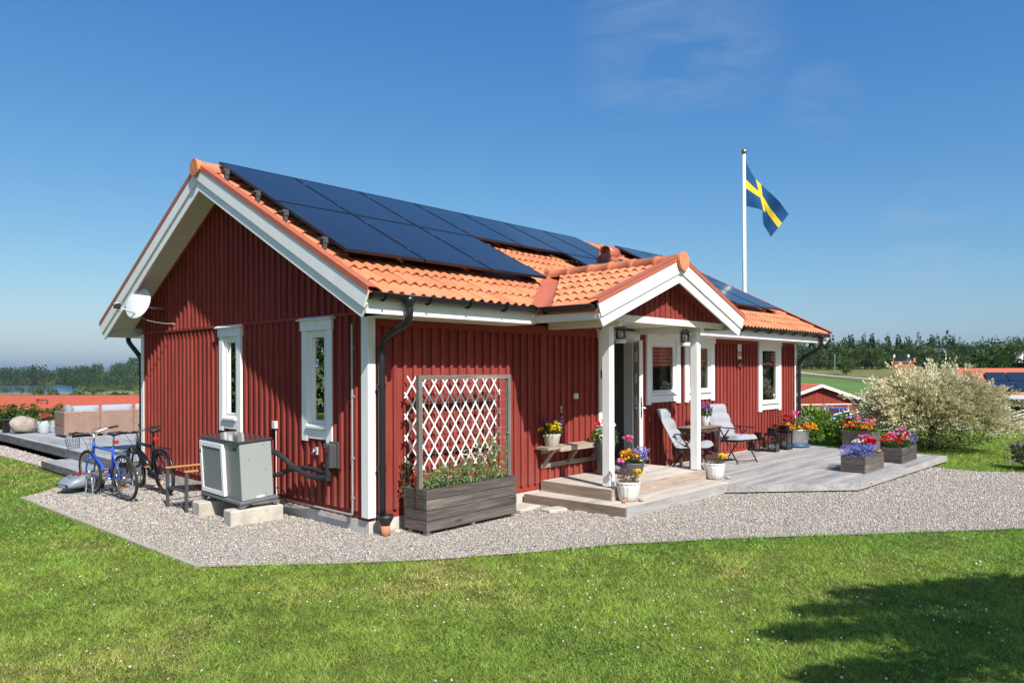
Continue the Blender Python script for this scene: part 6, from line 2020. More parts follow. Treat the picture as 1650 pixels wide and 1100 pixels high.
# ------------------------------------------------------------------ bicycles
def wheel(parent, x, r, tyre_w, rimmat, extra=None):
    w = MB().use(M['rubber'], True)
    n = 40
    circ = [(x + (r - tyre_w) * math.cos(2 * math.pi * i / n), 0, r + (r - tyre_w) * math.sin(2 * math.pi * i / n)) for i in range(n)]
    w.tube(circ, tyre_w, 8, closed=True)
    o = w.build('wheel', None, parent)
    rm_ = MB().use(rimmat, True)
    circ2 = [(x + (r - 2.3 * tyre_w) * math.cos(2 * math.pi * i / n), 0, r + (r - 2.3 * tyre_w) * math.sin(2 * math.pi * i / n)) for i in range(n)]
    rm_.tube(circ2, .010, 6, closed=True)
    rm_.tube([(x, -.045, r), (x, .045, r)], .018, 10)
    rm_.build('rim', None, o)
    sp = MB().use(M['chrome'])
    for i in range(28):
        a = 2 * math.pi * i / 28
        e = (x + (r - 2.3 * tyre_w) * math.cos(a), 0, r + (r - 2.3 * tyre_w) * math.sin(a))
        sp.tube([(x + .018 * math.cos(a + .9 * (-1) ** i), .03 * (-1) ** (i // 2), r + .018 * math.sin(a + .9 * (-1) ** i)), e], .0011, 3, cap=False)
    sp.build('spokes', None, o)
    if extra: 
        for a in extra:
            q = MB().use(M['orange_plastic']); ca_, sa_ = math.cos(a), math.sin(a)
            q.bev(x + .2 * ca_ - .025, x + .2 * ca_ + .025, -.008, .008, r + .2 * sa_ - .03, r + .2 * sa_ + .03, .004); q.build('reflector', None, o)
    return o
def bicycle(label, loc, rz, framemat, electric=False, lean=0.0, steer=0.0):
    """rear axle at x=0, front at wheelbase, y across"""
    b = thing('bicycle', label, 'bicycle', loc, rz)
    b.rotation_euler = (lean, 0, rz)
    r, tw_ = .335, (.026 if electric else .021)
    wb = 1.04
    wheel(b, 0, r, tw_, M['black'] if electric else M['chrome'], None if electric else [-.9])
    wheel(b, wb, r, tw_, M['black'] if electric else M['chrome'])
    f = MB().use(framemat, True)
    bbk = Vector((.42, 0, .29)); hd0 = Vector((wb - .16, 0, .62)); hd1 = Vector((wb - .21, 0, .76)); st = Vector((.27, 0, .70)); stt = Vector((.245, 0, .76))
    k_ = .024 if electric else .017
    f.tube([bbk, stt], k_ * .95, 10); f.tube([st, hd1 - Vector((0, 0, .03))], k_, 10)
    f.tube([bbk, hd0], k_ * (1.7 if electric else 1.25), 10); f.tube([hd0 + Vector((.01, 0, -.03)), hd1 + Vector((-.01, 0, .03))], .021, 10)
    for s_ in (-1, 1):
        f.tube([bbk + Vector((-.02, .03 * s_, 0)), (0, .055 * s_, r)], .010, 8); f.tube([st + Vector((0, .02 * s_, -.02)), (0, .055 * s_, r)], .009, 8)
    f.build('frame', None, b)
    fk = MB().use(framemat if not electric else M['black'], True)
    crown = hd0 + Vector((.035, 0, -.06))
    fk.tube([hd0, crown], .019, 10); fk.tube([crown + Vector((0, -.06, 0)), crown + Vector((0, .06, 0))], .017, 8)
    for s_ in (-1, 1):
        fk.tube(smooth_path([crown + Vector((0, .06 * s_, 0)), (wb - .03, .06 * s_, r + .08), (wb, .055 * s_, r)], 4), .016 if electric else .013, 8)
    fk.build('fork', None, b)
    hb = MB().use(M['black'] if electric else M['chrome'], True)
    stem_t = hd1 + Vector((-.035, 0, .14 if not electric else .10))
    hb.tube([hd1, stem_t], .013, 8); fwd_ = stem_t + Vector((.07, 0, .03)); hb.tube([stem_t, fwd_], .014, 8)
    bar = smooth_path([fwd_ + Vector((-.10, -.32, .05)), fwd_ + Vector((-.03, -.18, .03)), fwd_ + Vector((0, -.06, 0)), fwd_ + Vector((0, .06, 0)), fwd_ + Vector((-.03, .18, .03)), fwd_ + Vector((-.10, .32, .05))], 5)
    hb.tube(bar, .011, 8)
    o = hb.build('handlebar', None, b)
    for s_ in (-1, 1):
        g = MB().use(M['rubber'], True); e = fwd_ + Vector((-.10, .32 * s_, .05))
        g.tube([e + Vector((-.02, .02 * s_, 0)), e + Vector((.045, -.10 * s_, -.006))], .017, 8); g.build('grip', None, o)
        l_ = MB().use(M['black'], True); l_.tube(smooth_path([e + Vector((.05, -.12 * s_, 0)), e + Vector((.09, -.10 * s_, -.01)), e + Vector((.06, .0, -.02))], 4), .006, 6); l_.build('brake_lever', None, o)
    cbm_ = MB().use(M['black'], True)
    cbm_.tube(smooth_path([fwd_ + Vector((-.02, .2, .02)), fwd_ + Vector((.12, .12, .0)), fwd_ + Vector((.10, .03, -.2)), crown + Vector((.03, .04, 0))], 5), .003, 5)
    cbm_.tube(smooth_path([fwd_ + Vector((-.02, -.2, .02)), fwd_ + Vector((.13, -.1, .03)), fwd_ + Vector((.08, 0, -.16)), hd0], 5), .003, 5)
    cbm_.build('brake_cable', None, o)
    se = MB().use(M['blackplastic'], True)
    top = stt + Vector((-.05, 0, .17))
    n = 10; vs = []
    sec = [(-.13, .075, .018), (-.10, .085, .03), (-.03, .065, .03), (.05, .03, .025), (.12, .02, .02), (.145, .012, .008)]
    for x, w_, h_ in sec:
        for i in range(n):
            a = 2 * math.pi * i / n
            vs.append(top + Vector((x, w_ * math.cos(a), .02 + h_ * math.sin(a) + .012 * (x < -.08))))
    fs = [(j * n + i, j * n + (i + 1) % n, (j + 1) * n + (i + 1) % n, (j + 1) * n + i) for j in range(5) for i in range(n)] + [tuple(range(n - 1, -1, -1)), tuple(50 + i for i in range(n))]
    se.faces(vs, fs); se.build('saddle', None, b)
    MB().use(M['chrome'] if not electric else M['black'], True).tube([stt, top], .013, 8).build('seat_post', None, b)
    MB().use(M['red_plastic']).bev(top.x - .07, top.x - .03, -.03, .03, top.z - .12, top.z - .07, .006).build('rear_light', None, b)
    ra = MB().use(M['black'], True)
    for s_ in (-1, 1):
        ra.tube([(.14, .055 * s_, .70), (-.24, .055 * s_, .70)], .005, 6); ra.tube([(-.10, .055 * s_, .70), (0, .065 * s_, r)], .005, 6); ra.tube([(-.20, .055 * s_, .70), (0, .07 * s_, r)], .005, 6)
    for x in (-.24, -.12, 0, .13): ra.tube([(x, -.055, .70), (x, .055, .70)], .005, 6)
    ra.build('rack', None, b)
    mg = MB().use(M['black'], True)
    if electric:
        for xw in (0, ):
            mg.tube([(xw + (r + .02) * math.cos(a), 0, r + (r + .02) * math.sin(a)) for a in [R(20) + R(150) * i / 12 for i in range(13)]], .018, 6)
        mg.bev(.30, .48, -.05, .05, .22, .36, .02)
        mg.tube([bbk + (hd0 - bbk) * .18 + Vector((-.01, 0, .03)), bbk + (hd0 - bbk) * .75 + Vector((-.01, 0, .03))], .040, 10)
        mg.build('motor_and_battery', None, b)
        MB().use(M['lime']).box(wb - .02, wb + .02, .027, .028, .60, .645).build('tyre_print', None, b)
    cr = MB().use(M['chrome'] if not electric else M['black'], True)
    cr.tube([(bbk.x + .085 * math.cos(2 * math.pi * i / 20), -.05, bbk.z + .085 * math.sin(2 * math.pi * i / 20)) for i in range(20)], .006, 5, closed=True)
    cr.tube([bbk + Vector((0, -.07, 0)), bbk + Vector((0, .07, 0))], .018, 8)
    cr.tube([bbk + Vector((0, -.07, 0)), bbk + Vector((.10, -.075, -.14))], .009, 6); cr.tube([bbk + Vector((0, .07, 0)), bbk + Vector((-.10, .075, .14))], .009, 6)
    cr.tube([bbk + Vector((0, -.05, .085)), (0, -.05, r + .04)], .004, 4); cr.tube([bbk + Vector((0, -.05, -.085)), (0, -.05, r - .04)], .004, 4)
    cr.tube([(.05 * math.cos(2 * math.pi * i / 16), -.05, r + .05 * math.sin(2 * math.pi * i / 16)) for i in range(16)], .006, 5, closed=True)
    c_ = cr.build('crank', None, b)
    for dx, dy, dz in ((.10, -.12, -.14), (-.10, .12, .14)):
        q = MB().use(M['rubber']); q.bev(bbk.x + dx - .045, bbk.x + dx + .045, dy - .04, dy + .04, bbk.z + dz - .012, bbk.z + dz + .012, .005); q.use(M['orange_plastic']).box(bbk.x + dx - .047, bbk.x + dx - .045, dy - .03, dy + .03, bbk.z + dz - .008, bbk.z + dz + .008); q.build('pedal', None, c_)
    return b, fwd_
bh = math.atan2(0.99, -0.13)
bk1, fw1 = bicycle('blue men\'s bicycle with chrome rims parked nearest the lawn', (-1.03, 4.26, .012), bh, M['blue'], False, R(-6))
bk2, fw2 = bicycle('black electric bicycle with thick tubes parked against the gable', (-.46, 4.36, .012), math.atan2(1, -.02), M['black'], True, R(-7))
kb = MB().use(M['black'])
bx, by, bz = fw1.x - .02, .27, fw1.z - .17
for i in range(5):
    for s_ in (0, 1):
        pass
for k_ in range(4):
    z = bz + k_ * .045; w_ = .075 + .006 * k_
    kb.tube([(bx + w_ * math.cos(2 * math.pi * i / 16), by + w_ * math.sin(2 * math.pi * i / 16), z) for i in range(16)], .0025, 4, closed=True)
for i in range(16):
    a = 2 * math.pi * i / 16
    kb.tube([(bx + .075 * math.cos(a), by + .075 * math.sin(a), bz), (bx + .093 * math.cos(a), by + .093 * math.sin(a), bz + .135)], .002, 4)
kb.tube([(bx + .0, by, bz + .135), (bx - .03, by, fw1.z + .03)], .004, 5)
kb.build('basket', None, bk1)
def stand(loc, rz, label):
    t = thing('bicycle_stand', label, 'bicycle stand', loc, rz, 'galvanised bicycle stands')
    MB().use(M['galv']).box(-.25, .25, -.16, .16, 0.0, .012).build('base_plate', None, t)
    for s_ in (-1, 1):
        MB().use(M['zinc'], True).tube(smooth_path([(-.13, .055 * s_, .01), (-.10, .055 * s_, .22), (-.06, .055 * s_, .26), (.02, .055 * s_, .26), (.06, .055 * s_, .22), (.10, .055 * s_, .01)], 4), .010, 8).build('hoop', None, t)
    return t
stand((-1.17, 5.28, .014), bh, 'galvanised bicycle stand holding the blue bicycle')
stand((-.48, 5.40, .014), math.pi / 2, 'galvanised bicycle stand holding the black bicycle')

# robot mower
rm_ = thing('robot_mower', 'grey robot lawn mower with red trim parked behind the blue bicycle', 'robot mower', (-1.22, 5.62, .045), math.pi + .25)
m = MB().use(M['mower'], True)
secs = [(-.30, .10, .06, .10), (-.26, .19, .055, .17), (-.12, .22, .05, .235), (.06, .22, .05, .25), (.20, .20, .05, .20), (.28, .15, .06, .13), (.31, .08, .07, .10)]
n = 12; vs = []
for x, w_, z0, z1 in secs:
    for i in range(n):
        a = 2 * math.pi * i / n
        c_, s_ = math.cos(a), math.sin(a)
        vs.append((x, w_ * abs(c_) ** .6 * (1 if c_ > 0 else -1), (z0 + z1) / 2 + (z1 - z0) / 2 * abs(s_) ** .6 * (1 if s_ > 0 else -1)))
m.faces(vs, [(j * n + i, j * n + (i + 1) % n, (j + 1) * n + (i + 1) % n, (j + 1) * n + i) for j in range(6) for i in range(n)] + [tuple(range(n - 1, -1, -1)), tuple(72 + i for i in range(n))])
m.build('body', None, rm_)
MB().use(M['red_plastic']).bev(-.05, .10, -.10, .10, .245, .262, .006).build('button_cover', None, rm_)
MB().use(M['blackplastic']).bev(.18, .30, -.14, .14, .075, .12, .01).build('bumper', None, rm_)
for s_ in (-1, 1):
    MB().use(M['rubber'], True).tube([(-.14, .19 * s_, .085), (-.14, .225 * s_, .085)], .085, 20).build('wheel', None, rm_)
cs = thing('charging_station', 'grey plastic charging station for the robot mower', 'charging station', (-.92, 5.60, .02), .25)
MB().use(M['darkgrey']).bev(-.25, .30, -.20, .20, 0, .025, .008).build('base_plate', None, cs)
MB().use(M['darkgrey']).bev(.20, .30, -.14, .14, .026, .30, .02).build('tower', None, cs)

# ------------------------------------------------------------------ table and folding chairs
tb = thing('folding_table', 'small brown wooden table against the wall between the two chairs', 'table', (6.40, -0.14, ZD))
MB().bev(0, .84, -.42, 0, .665, .69, .004).build('table_top', M['tabletop'], tb)
for x, y in ((.04, -.06), (.10, -.22), (.80, -.38), (.80, -.04)):
    MB().box(x - .025, x + .025, y - .02, y + .02, 0, .664).build('leg', M['tablewood'], tb)
MB().box(.03, .81, -.40, -.375, .60, .663).box(.03, .81, -.04, -.015, .60, .663).build('apron', M['tablewood'], tb)
MB().box(.05, .09, -.24, -.04, .12, .17).build('stretcher', M['tablewood'], tb)
def fold_chair(label, loc, rz):
    """faces local -y; back leans towards +y"""
    t = thing('folding_chair', label, 'chair', loc, rz, 'folding chairs by the wall')
    for s_ in (-1, 1):
        x = .255 * s_
        MB().use(M['black'], True).tube([(x, -.33, 0), (x, .10, .62)], .012, 8).build('leg', None, t)
        MB().use(M['black'], True).tube([(x * .92, .36, 0), (x * .92, -.10, .60)], .012, 8).build('leg', None, t)
        MB().use(M['black'], True).bev(x - .022, x + .022, -.30, .20, .62, .64, .008).build('armrest', None, t)
        MB().use(M['black'], True).tube([(x * .95, .14, .36), (x * .95, .46, .95)], .012, 8).build('back_post', None, t)
    for (w_, y_, z_) in ((.24, -.30, .04), (.23, .33, .04), (.24, -.25, .40), (.24, .17, .37), (.24, .46, .95)):
        MB().use(M['black'], True).tube([(-w_, y_, z_), (w_, y_, z_)], .010, 6).build('cross_rail', None, t)
    MB().use(M['cushion_dark']).hexa([(-.23, -.26, .385), (.23, -.26, .385), (.23, .17, .36), (-.23, .17, .36), (-.23, -.26, .40), (.23, -.26, .40), (.23, .17, .375), (-.23, .17, .375)]).hexa([(-.23, .165, .40), (.23, .165, .40), (.23, .465, .95), (-.23, .465, .95), (-.23, .178, .39), (.23, .178, .39), (.23, .478, .94), (-.23, .478, .94)]).build('sling', None, t)
    return t
def chair_cushion(label, loc, rz):
    t = thing('chair_cushion', label, 'cushion', loc, rz, 'grey cushions on the folding chairs')
    m = MB().use(M['cushion'], True)
    # tufted pad: seat part then back part, one continuous sheet with thickness
    path = [(-.36, .42), (-.30, .415), (-.1, .405), (.10, .39), (.17, .40), (.235, .51), (.32, .67), (.40, .82), (.46, .95), (.49, 1.02)]
    nu, nv = 12, 40
    cum = [0]
    for a, b in zip(path[:-1], path[1:]): cum.append(cum[-1] + math.dist(a, b))
    def pth(s):
        k_ = 0
        while k_ < len(cum) - 2 and cum[k_ + 1] < s: k_ += 1
        f_ = (s - cum[k_]) / (cum[k_ + 1] - cum[k_])
        a, b = path[k_], path[k_ + 1]
        return a[0] + (b[0] - a[0]) * f_, a[1] + (b[1] - a[1]) * f_, b[0] - a[0], b[1] - a[1]
    vs = []
    for side_ in (1, -1):
        for j in range(nv + 1):
            s = cum[-1] * j / nv
            y, z, ty, tz = pth(s)
            l_ = math.hypot(ty, tz); nx_, nz_ = -tz / l_, ty / l_
            for i in range(nu + 1):
                u = i / nu * 2 - 1
                edge_ = (1 - abs(u) ** 6) * (1 - abs(j / nv * 2 - 1) ** 30)
                q = abs(math.sin(s / cum[-1] * math.pi * 6)) ** .5 * (.45 + .55 * abs(math.cos(u * math.pi * 1.0)) ** .5)
                h = (.040 + .058 * q) * max(edge_, 0) ** .35 if side_ == 1 else -.004 * max(edge_, 0)
                vs.append((u * .262, y + nx_ * h, z + nz_ * h + .012))
    m_ = (nu + 1) * (nv + 1)
    fs = []
    for j in range(nv):
        for i in range(nu):
            a = j * (nu + 1) + i
            fs.append((a, a + 1, a + nu + 2, a + nu + 1)); fs.append((m_ + a, m_ + a + nu + 1, m_ + a + nu + 2, m_ + a + 1))
    for j in range(nv):
        a = j * (nu + 1); fs.append((a, a + nu + 1, m_ + a + nu + 1, m_ + a)); a += nu; fs.append((a, m_ + a, m_ + a + nu + 1, a + nu + 1))
    for i in range(nu):
        a = i; fs.append((a, m_ + a, m_ + a + 1, a + 1)); a = nv * (nu + 1) + i; fs.append((a, a + 1, m_ + a + 1, m_ + a))
    m.faces(vs, fs)
    m.build('padding', None, t)
    return t
c1, c2 = ((6.02, -.60, ZD), R(18)), ((7.72, -.55, ZD), R(-16))
fold_chair('black folding garden chair to the left of the small table', *c1); chair_cushion('grey tufted cushion on the left folding chair', *c1)
fold_chair('black folding garden chair to the right of the small table', *c2); chair_cushion('grey tufted cushion on the right folding chair', *c2)
tpot = thing('flower_pot', 'white basket pot of violet flowers on the small table', 'flower pot', (6.98, -.36, ZD + .69))
MB().use(M['whitepot'], True).lathe([(.07, 0), (.075, .004), (.095, .16), (.098, .175), (.088, .175), (.085, .14)], 28, wob=weave).build('pot', None, tpot)
MB().use(M['soil']).lathe([(.086, .15), (.0, .155)], 12).build('soil', None, tpot)
foliage(tpot, (0, 0, .24), (.13, .12, .10), 300, .045); blooms(tpot, dome_pts(26, (0, 0, .27), (.14, .13, .11)), (0.42, 0.08, 0.50), .035)

# ------------------------------------------------------------------ flagpole and flag
fp = at(22, 1200, 0); fp.z = th(fp.x, fp.y)
fpo = thing('flagpole', 'tall white flagpole with a gilded ball behind the house', 'flagpole', fp)
MB().use(M['white'], True).tube([(0, 0, 0), (0, 0, 4), (0, 0, 8.42)], [.065, .06, .045], 14).build('pole', None, fpo)
MB().use(pm('gilded_ball', (0.35, 0.25, 0.10), .35, .05, 5, metal=.8), True).lathe([(.0, 8.40), (.03, 8.41), (.075, 8.46), (.085, 8.50), (.075, 8.54), (.03, 8.585), (0, 8.59)], 16).build('finial', None, fpo)
MB().use(M['offwhite'], True).tube([(-.075, 0, 8.3), (-.08, 0, 5.5), (-.075, 0, 1.3)], .006, 5).build('halyard', None, fpo)
M_b, M_y = pm('flag_blue', (0.0, 0.075, 0.22), .8, .04, 5), pm('flag_yellow', (0.88, 0.66, 0.02), .8, .04, 5)
def two_sided(m):
    nt = m.node_tree; b = nt.nodes['Principled BSDF']
    tr = nd(nt, 'ShaderNodeBsdfTranslucent')
    src = b.inputs['Base Color'].links[0].from_socket
    nt.links.new(src, tr.inputs['Color'])
    ms = nd(nt, 'ShaderNodeMixShader'); ms.inputs['Fac'].default_value = .3
    nt.links.new(b.outputs['BSDF'], ms.inputs[1]); nt.links.new(tr.outputs['BSDF'], ms.inputs[2])
    nt.links.new(ms.outputs['Shader'], nt.nodes['Material Output'].inputs['Surface'])
two_sided(M_b); two_sided(M_y)
S_ = 22 / 1162.24
Tn = [(0, 0, 0, .0), (.2, 11, 17, .10), (.375, 22, 29, .22), (.55, 36, 46, .10), (.8, 54, 67, -.12), (1, 69, 84, -.02)]
Bn = [(0, 0, 71, .0), (.2, 15, 77, -.16), (.36, 27, 83, -.26), (.50, 27, 84, .02), (.75, 32, 100, .22), (1, 40, 121, .1)]
def inter(tab, u):
    k_ = max(i for i in range(len(tab)) if tab[i][0] <= u + 1e-9); k_ = min(k_, len(tab) - 2)
    a, b = tab[k_], tab[k_ + 1]; f_ = (u - a[0]) / (b[0] - a[0]); f_ = f_ * .6 + .4 * f_ * f_ * (3 - 2 * f_)
    return [a[i] + (b[i] - a[i]) * f_ for i in (1, 2, 3)]
us = sorted(set([i / 32 for i in range(33)] + [5 / 16, 7 / 16])); vs_ = sorted(set([i / 20 for i in range(21)]))
grid = []
for v in vs_:
    for u in us:
        t, b = inter(Tn, u), inter(Bn, u)
        e = [t[i] + (b[i] - t[i]) * v for i in range(3)]
        w_ = e[2] + .07 * math.sin(u * 9 + v * 2.4) * u
        p = RGT * (e[0] * S_ + .06) + FWD * (w_ * .9) + Vector((0, 0, CAM.z + (594.7 - 262 - e[1]) * S_))
        grid.append(p - Vector((0, 0, fp.z)))
fl_ = MB()
nu_ = len(us)
for j in range(len(vs_) - 1):
    for i in range(nu_ - 1):
        uc, vc = (us[i] + us[i + 1]) / 2, (vs_[j] + vs_[j + 1]) / 2
        yl = 5 / 16 < uc < 7 / 16 or .4 < vc < .6
        fl_.use(M_y if yl else M_b, True)
        fl_.faces([], [])
        b = len(fl_.v)
        a = j * nu_ + i
        fl_.faces([grid[a], grid[a + 1], grid[a + nu_ + 1], grid[a + nu_]], [(0, 1, 2, 3)])
fo = fl_.mesh('flag')
bm = bmesh.new(); bm.from_mesh(fo); bmesh.ops.remove_doubles(bm, verts=bm.verts[:], dist=1e-5); bm.to_mesh(fo); bm.free()
tag(link('flag', fo, None, fp), 'blue flag with a yellow cross hanging in light wind from the flagpole', 'flag')
# ------------------------------------------------------------------ vegetation builders
def crown_points(n, c, rad, nclump, clump_r, seed_up=.2):
    ctr = shell_points(nclump, c, rad, .45)
    rr = np.full(nclump, clump_r) * RNG.uniform(.6, 1.25, nclump)
    per = max(1, n // nclump)
    P = clumps(ctr, rr, per)
    return P, np.repeat(np.arange(nclump), per), ctr
def tree_meshes(h, cw, n, leaf, cols, kind='round', trunk_h=None, seed=0):
    """trunk and crown meshes standing at the origin"""
    th_ = trunk_h if trunk_h is not None else h * .28
    t = MB().use(M['bark'], True)
    t.tube([(0, 0, -.3), (.02 * h * .1, 0, th_), (0, 0, h * .75)], [h * .022 + .03, h * .016 + .02, .02], 8)
    for i in range(7):
        a = i * 2.4 + seed
        z0 = th_ * (.8 + .12 * i)
        t.tube(smooth_path([(0, 0, z0), (math.cos(a) * cw * .18, math.sin(a) * cw * .18, z0 + h * .12), (math.cos(a) * cw * .38, math.sin(a) * cw * .38, z0 + h * .22)], 3), [h * .008 + .01] * 4 + [h * .004 + .006] * 3, 5)
    if kind == 'round':
        P, cid, ctr = crown_points(n, (0, 0, (h + th_ * .7) / 2), (cw / 2, cw / 2, (h - th_ * .7) / 2), 46, cw * .13)
        P[:, 2] += .12 * h * np.sin(P[:, 0] * 2.1 / cw * 3 + seed) * .4
        dirs = (P - np.array([0, 0, h * .5])) / np.array([cw / 2, cw / 2, h / 2])
        k = len(P)
    else:
        z = th_ * .5 + (h - th_ * .5) * (1 - RNG.uniform(0, 1, n) ** .55)
        f = 1 - (z - th_ * .5) / (h - th_ * .5)
        lev = np.floor(f * 13) / 13
        a = RNG.uniform(0, 6.283, n)
        wig = .75 + .25 * np.sin(a * 5 + lev * 40)
        r = cw / 2 * (f * .8 + .2 * (lev + 1 / 13)) * wig * RNG.uniform(.25, 1, n) ** .5
        P = np.stack([r * np.cos(a), r * np.sin(a), z - .10 * r], 1)
        dirs = np.stack([np.cos(a), np.sin(a), np.full(n, -.15)], 1)
        cid = (lev * 13).astype(int); k = n
    C = palette(k, cols, None, .16)
    C *= (RNG.uniform(.78, 1.2, 80))[cid % 80][:, None]
    V, F, C = leaf_quads(P, leaf, C, up=.15, aspect=.7, dirs=dirs)
    return t, (V, F, C)
DECID = [(0.046, 0.092, 0.020), (0.060, 0.114, 0.025), (0.034, 0.070, 0.016), (0.078, 0.130, 0.032)]
DARKG = [(0.022, 0.048, 0.016), (0.030, 0.060, 0.018), (0.016, 0.036, 0.013)]
LIGHTG = [(0.070, 0.125, 0.026), (0.088, 0.145, 0.034), (0.052, 0.095, 0.020)]
def make_tree(name, label, group, loc, h, cw, n, leaf, cols, kind='round', seed=0, cat='tree', trunk_h=None):
    r = thing(name, label, cat, loc, random.uniform(0, 6), group)
    t, (V, F, C) = tree_meshes(h, cw, n, leaf, cols, kind, trunk_h, seed)
    t.build('trunk', None, r)
    npmesh('crown', V, F, M['leaf'], C, r)
    return r
def ground_at(d, px, dz=0.0):
    p = at(d, px, 0); p.z = th(p.x, p.y) + dz
    return p

# ------------------------------------------------------------------ woods on the horizon
def wood_mass(name, label, trees, leaf_f, nq):
    Vs, Fs, Cs = [], [], []
    off = 0
    for (p, h, w, con, tint) in trees:
        n = nq
        if con:
            z = 1 - RNG.uniform(0, 1, n) ** .6
            r = w / 2 * (1 - z) * (.8 + .2 * np.sin(z * 40)) + .02 * w
            a = RNG.uniform(0, 6.283, n)
            P = np.stack([r * np.cos(a), r * np.sin(a), z * h], 1)
        else:
            ct = rand_unit(11) * np.array([w * .33, w * .33, h * .30]) + np.array([0, 0, h * .6])
            P = clumps(ct, np.full(11, w * .24), n // 11 + 1)
        dirs = P - np.array([0, 0, h * .5]); dirs /= np.linalg.norm(dirs, axis=1, keepdims=True) + 1e-6
        P = P + np.array(p)
        C = palette(len(P), [tint], None, .22)
        V, F, C = leaf_quads(P, leaf_f * (h * .5 + w * .5), C, up=.2, aspect=.8, dirs=dirs)
        Vs.append(V); Fs.append(F + off); Cs.append(C); off += len(V)
    return tag(npmesh(name, np.vstack(Vs), np.vstack(Fs), M['leaf'], np.vstack(Cs)), label, 'wood', kind='stuff')
TINT = [(0.026, 0.056, 0.016), (0.036, 0.074, 0.020), (0.048, 0.092, 0.024), (0.032, 0.066, 0.022), (0.064, 0.108, 0.032)]
trees = []
for i in range(300):
    d = random.uniform(268, 400); px = random.uniform(1130, 1850)
    p = ground_at(d, px)
    con = random.random() < .30
    h = random.uniform(12, 15.5) if con else random.uniform(8.5, 12.5)
    trees.append((p, h, random.uniform(4.5, 6.5) if con else random.uniform(7, 10.5), con, random.choice(TINT[:2] if con else TINT[1:])))
wood_mass('wooded_hill', 'dense mixed wood behind the field to the right of the house', trees, .075, 230)
trees = []
for i in range(520):
    d = random.uniform(795, 900); px = random.uniform(-420, 165)
    p = ground_at(d, px)
    h = random.uniform(15, 22.5); con = random.random() < .4
    trees.append((p, h, random.uniform(11, 18), con, random.choice(TINT[:4])))
for i in range(430):
    px = random.uniform(112, 430) if i >= 60 else random.uniform(165, 400); d = random.uniform(572, 620) if i < 60 else random.uniform(600, 960)
    p = ground_at(d, px)
    h = random.uniform(9, 15) * (1 if i >= 60 else .9); con = random.random() < .35
    trees.append((p, h, random.uniform(9, 15), con, random.choice(TINT[1:] if i < 60 else TINT[:4])))
wood_mass('far_shore_wood', 'dark wood along the far shore of the lake and up the hill', trees, .10, 120)
# individual trees along the front of the right-hand wood
protos = [make_tree('deciduous_tree', 'x', 'trees along the wood edge', ground_at(262, 1300), 9, 9, 1500, .75, DECID, seed=1),
          make_tree('deciduous_tree', 'x', 'trees along the wood edge', ground_at(258, 1392), 8, 9, 1500, .7, LIGHTG[:2] + DECID[:2], seed=2),
          make_tree('spruce_tree', 'x', 'spruces in the wood', ground_at(285, 1345), 14, 5.2, 1300, .85, DARKG, 'cone', seed=3)]
def scaled(o, f): o.scale = (f, f, f); return o
used_ = set()
for (k_, px, d, f, lb) in ((0, 1300, 262, .9, 'broad green tree at the wood edge right beside the house downpipe'), (0, 1322, 266, .8, 'broad green tree at the wood edge above the barn ridge'),
        (1, 1338, 258, .7, 'low light green tree just left of the utility pole'), (0, 1353, 268, .95, 'broad green tree behind the utility pole'), (1, 1376, 260, .95, 'light green tree at the wood edge above the lone roadside tree'),
        (0, 1394, 264, .9, 'broad green tree at the wood edge where the road bends behind the pale tree'), (1, 1414, 258, .95, 'light green tree at the wood edge left of the brick house'), (0, 1436, 266, 1.0, 'broad green tree touching the left side of the brick house roof'),
        (0, 1462, 270, 1.05, 'broad green tree directly behind the brick house'), (1, 1496, 262, .9, 'light green tree just right of the brick house'), (0, 1512, 268, .7, 'broad green tree left of the tiny white gable in the wood'), (0, 1548, 262, .95, 'broad green tree right of the tiny white gable in the wood'),
        (2, 1308, 285, .95, 'pointed dark spruce rising nearest the house roof corner'), (2, 1334, 292, 1.05, 'pointed dark spruce above the utility pole'), (2, 1372, 288, 1.0, 'pointed dark spruce above the lone roadside tree'), (2, 1405, 296, 1.05, 'tall pointed spruce midway between utility pole and brick house'),
        (2, 1448, 290, 1.0, 'pointed dark spruce above the chimneys of the brick house'), (2, 1502, 294, 1.0, 'pointed dark spruce to the right of the brick house'), (2, 1533, 288, .95, 'pointed dark spruce behind the tiny white gable')):
    p = ground_at(d, px, -.3)
    if k_ in used_: o = dup(protos[k_], p, random.uniform(0, 6), lb)
    else: o = protos[k_]; o.location = p; o['label'] = lb; used_.add(k_)
    scaled(o, f)
make_tree('small_tree', 'small bright green tree standing alone beside the gravel road', None, ground_at(226, 1364), 5.2, 5, 900, .5, LIGHTG, seed=6)
for i, (px, d, h, w, lb) in enumerate(((1585, 112, 8.6, 7.5, 'big dark leafy tree behind the pale tree, left of the tiled roofs'), (1630, 122, 10.2, 8.5, 'big round leafy tree behind the yellow house roof'), (1690, 118, 10.5, 8, 'tall leafy tree at the right edge behind the yellow house'), (1536, 140, 8.0, 8.5, 'leafy tree rising just above the pale flowering crown'))):
    make_tree('deciduous_tree', lb, 'big trees behind the neighbour houses', ground_at(d, px), h, w, 5200, .5, DECID, seed=10 + i, trunk_h=1.2)
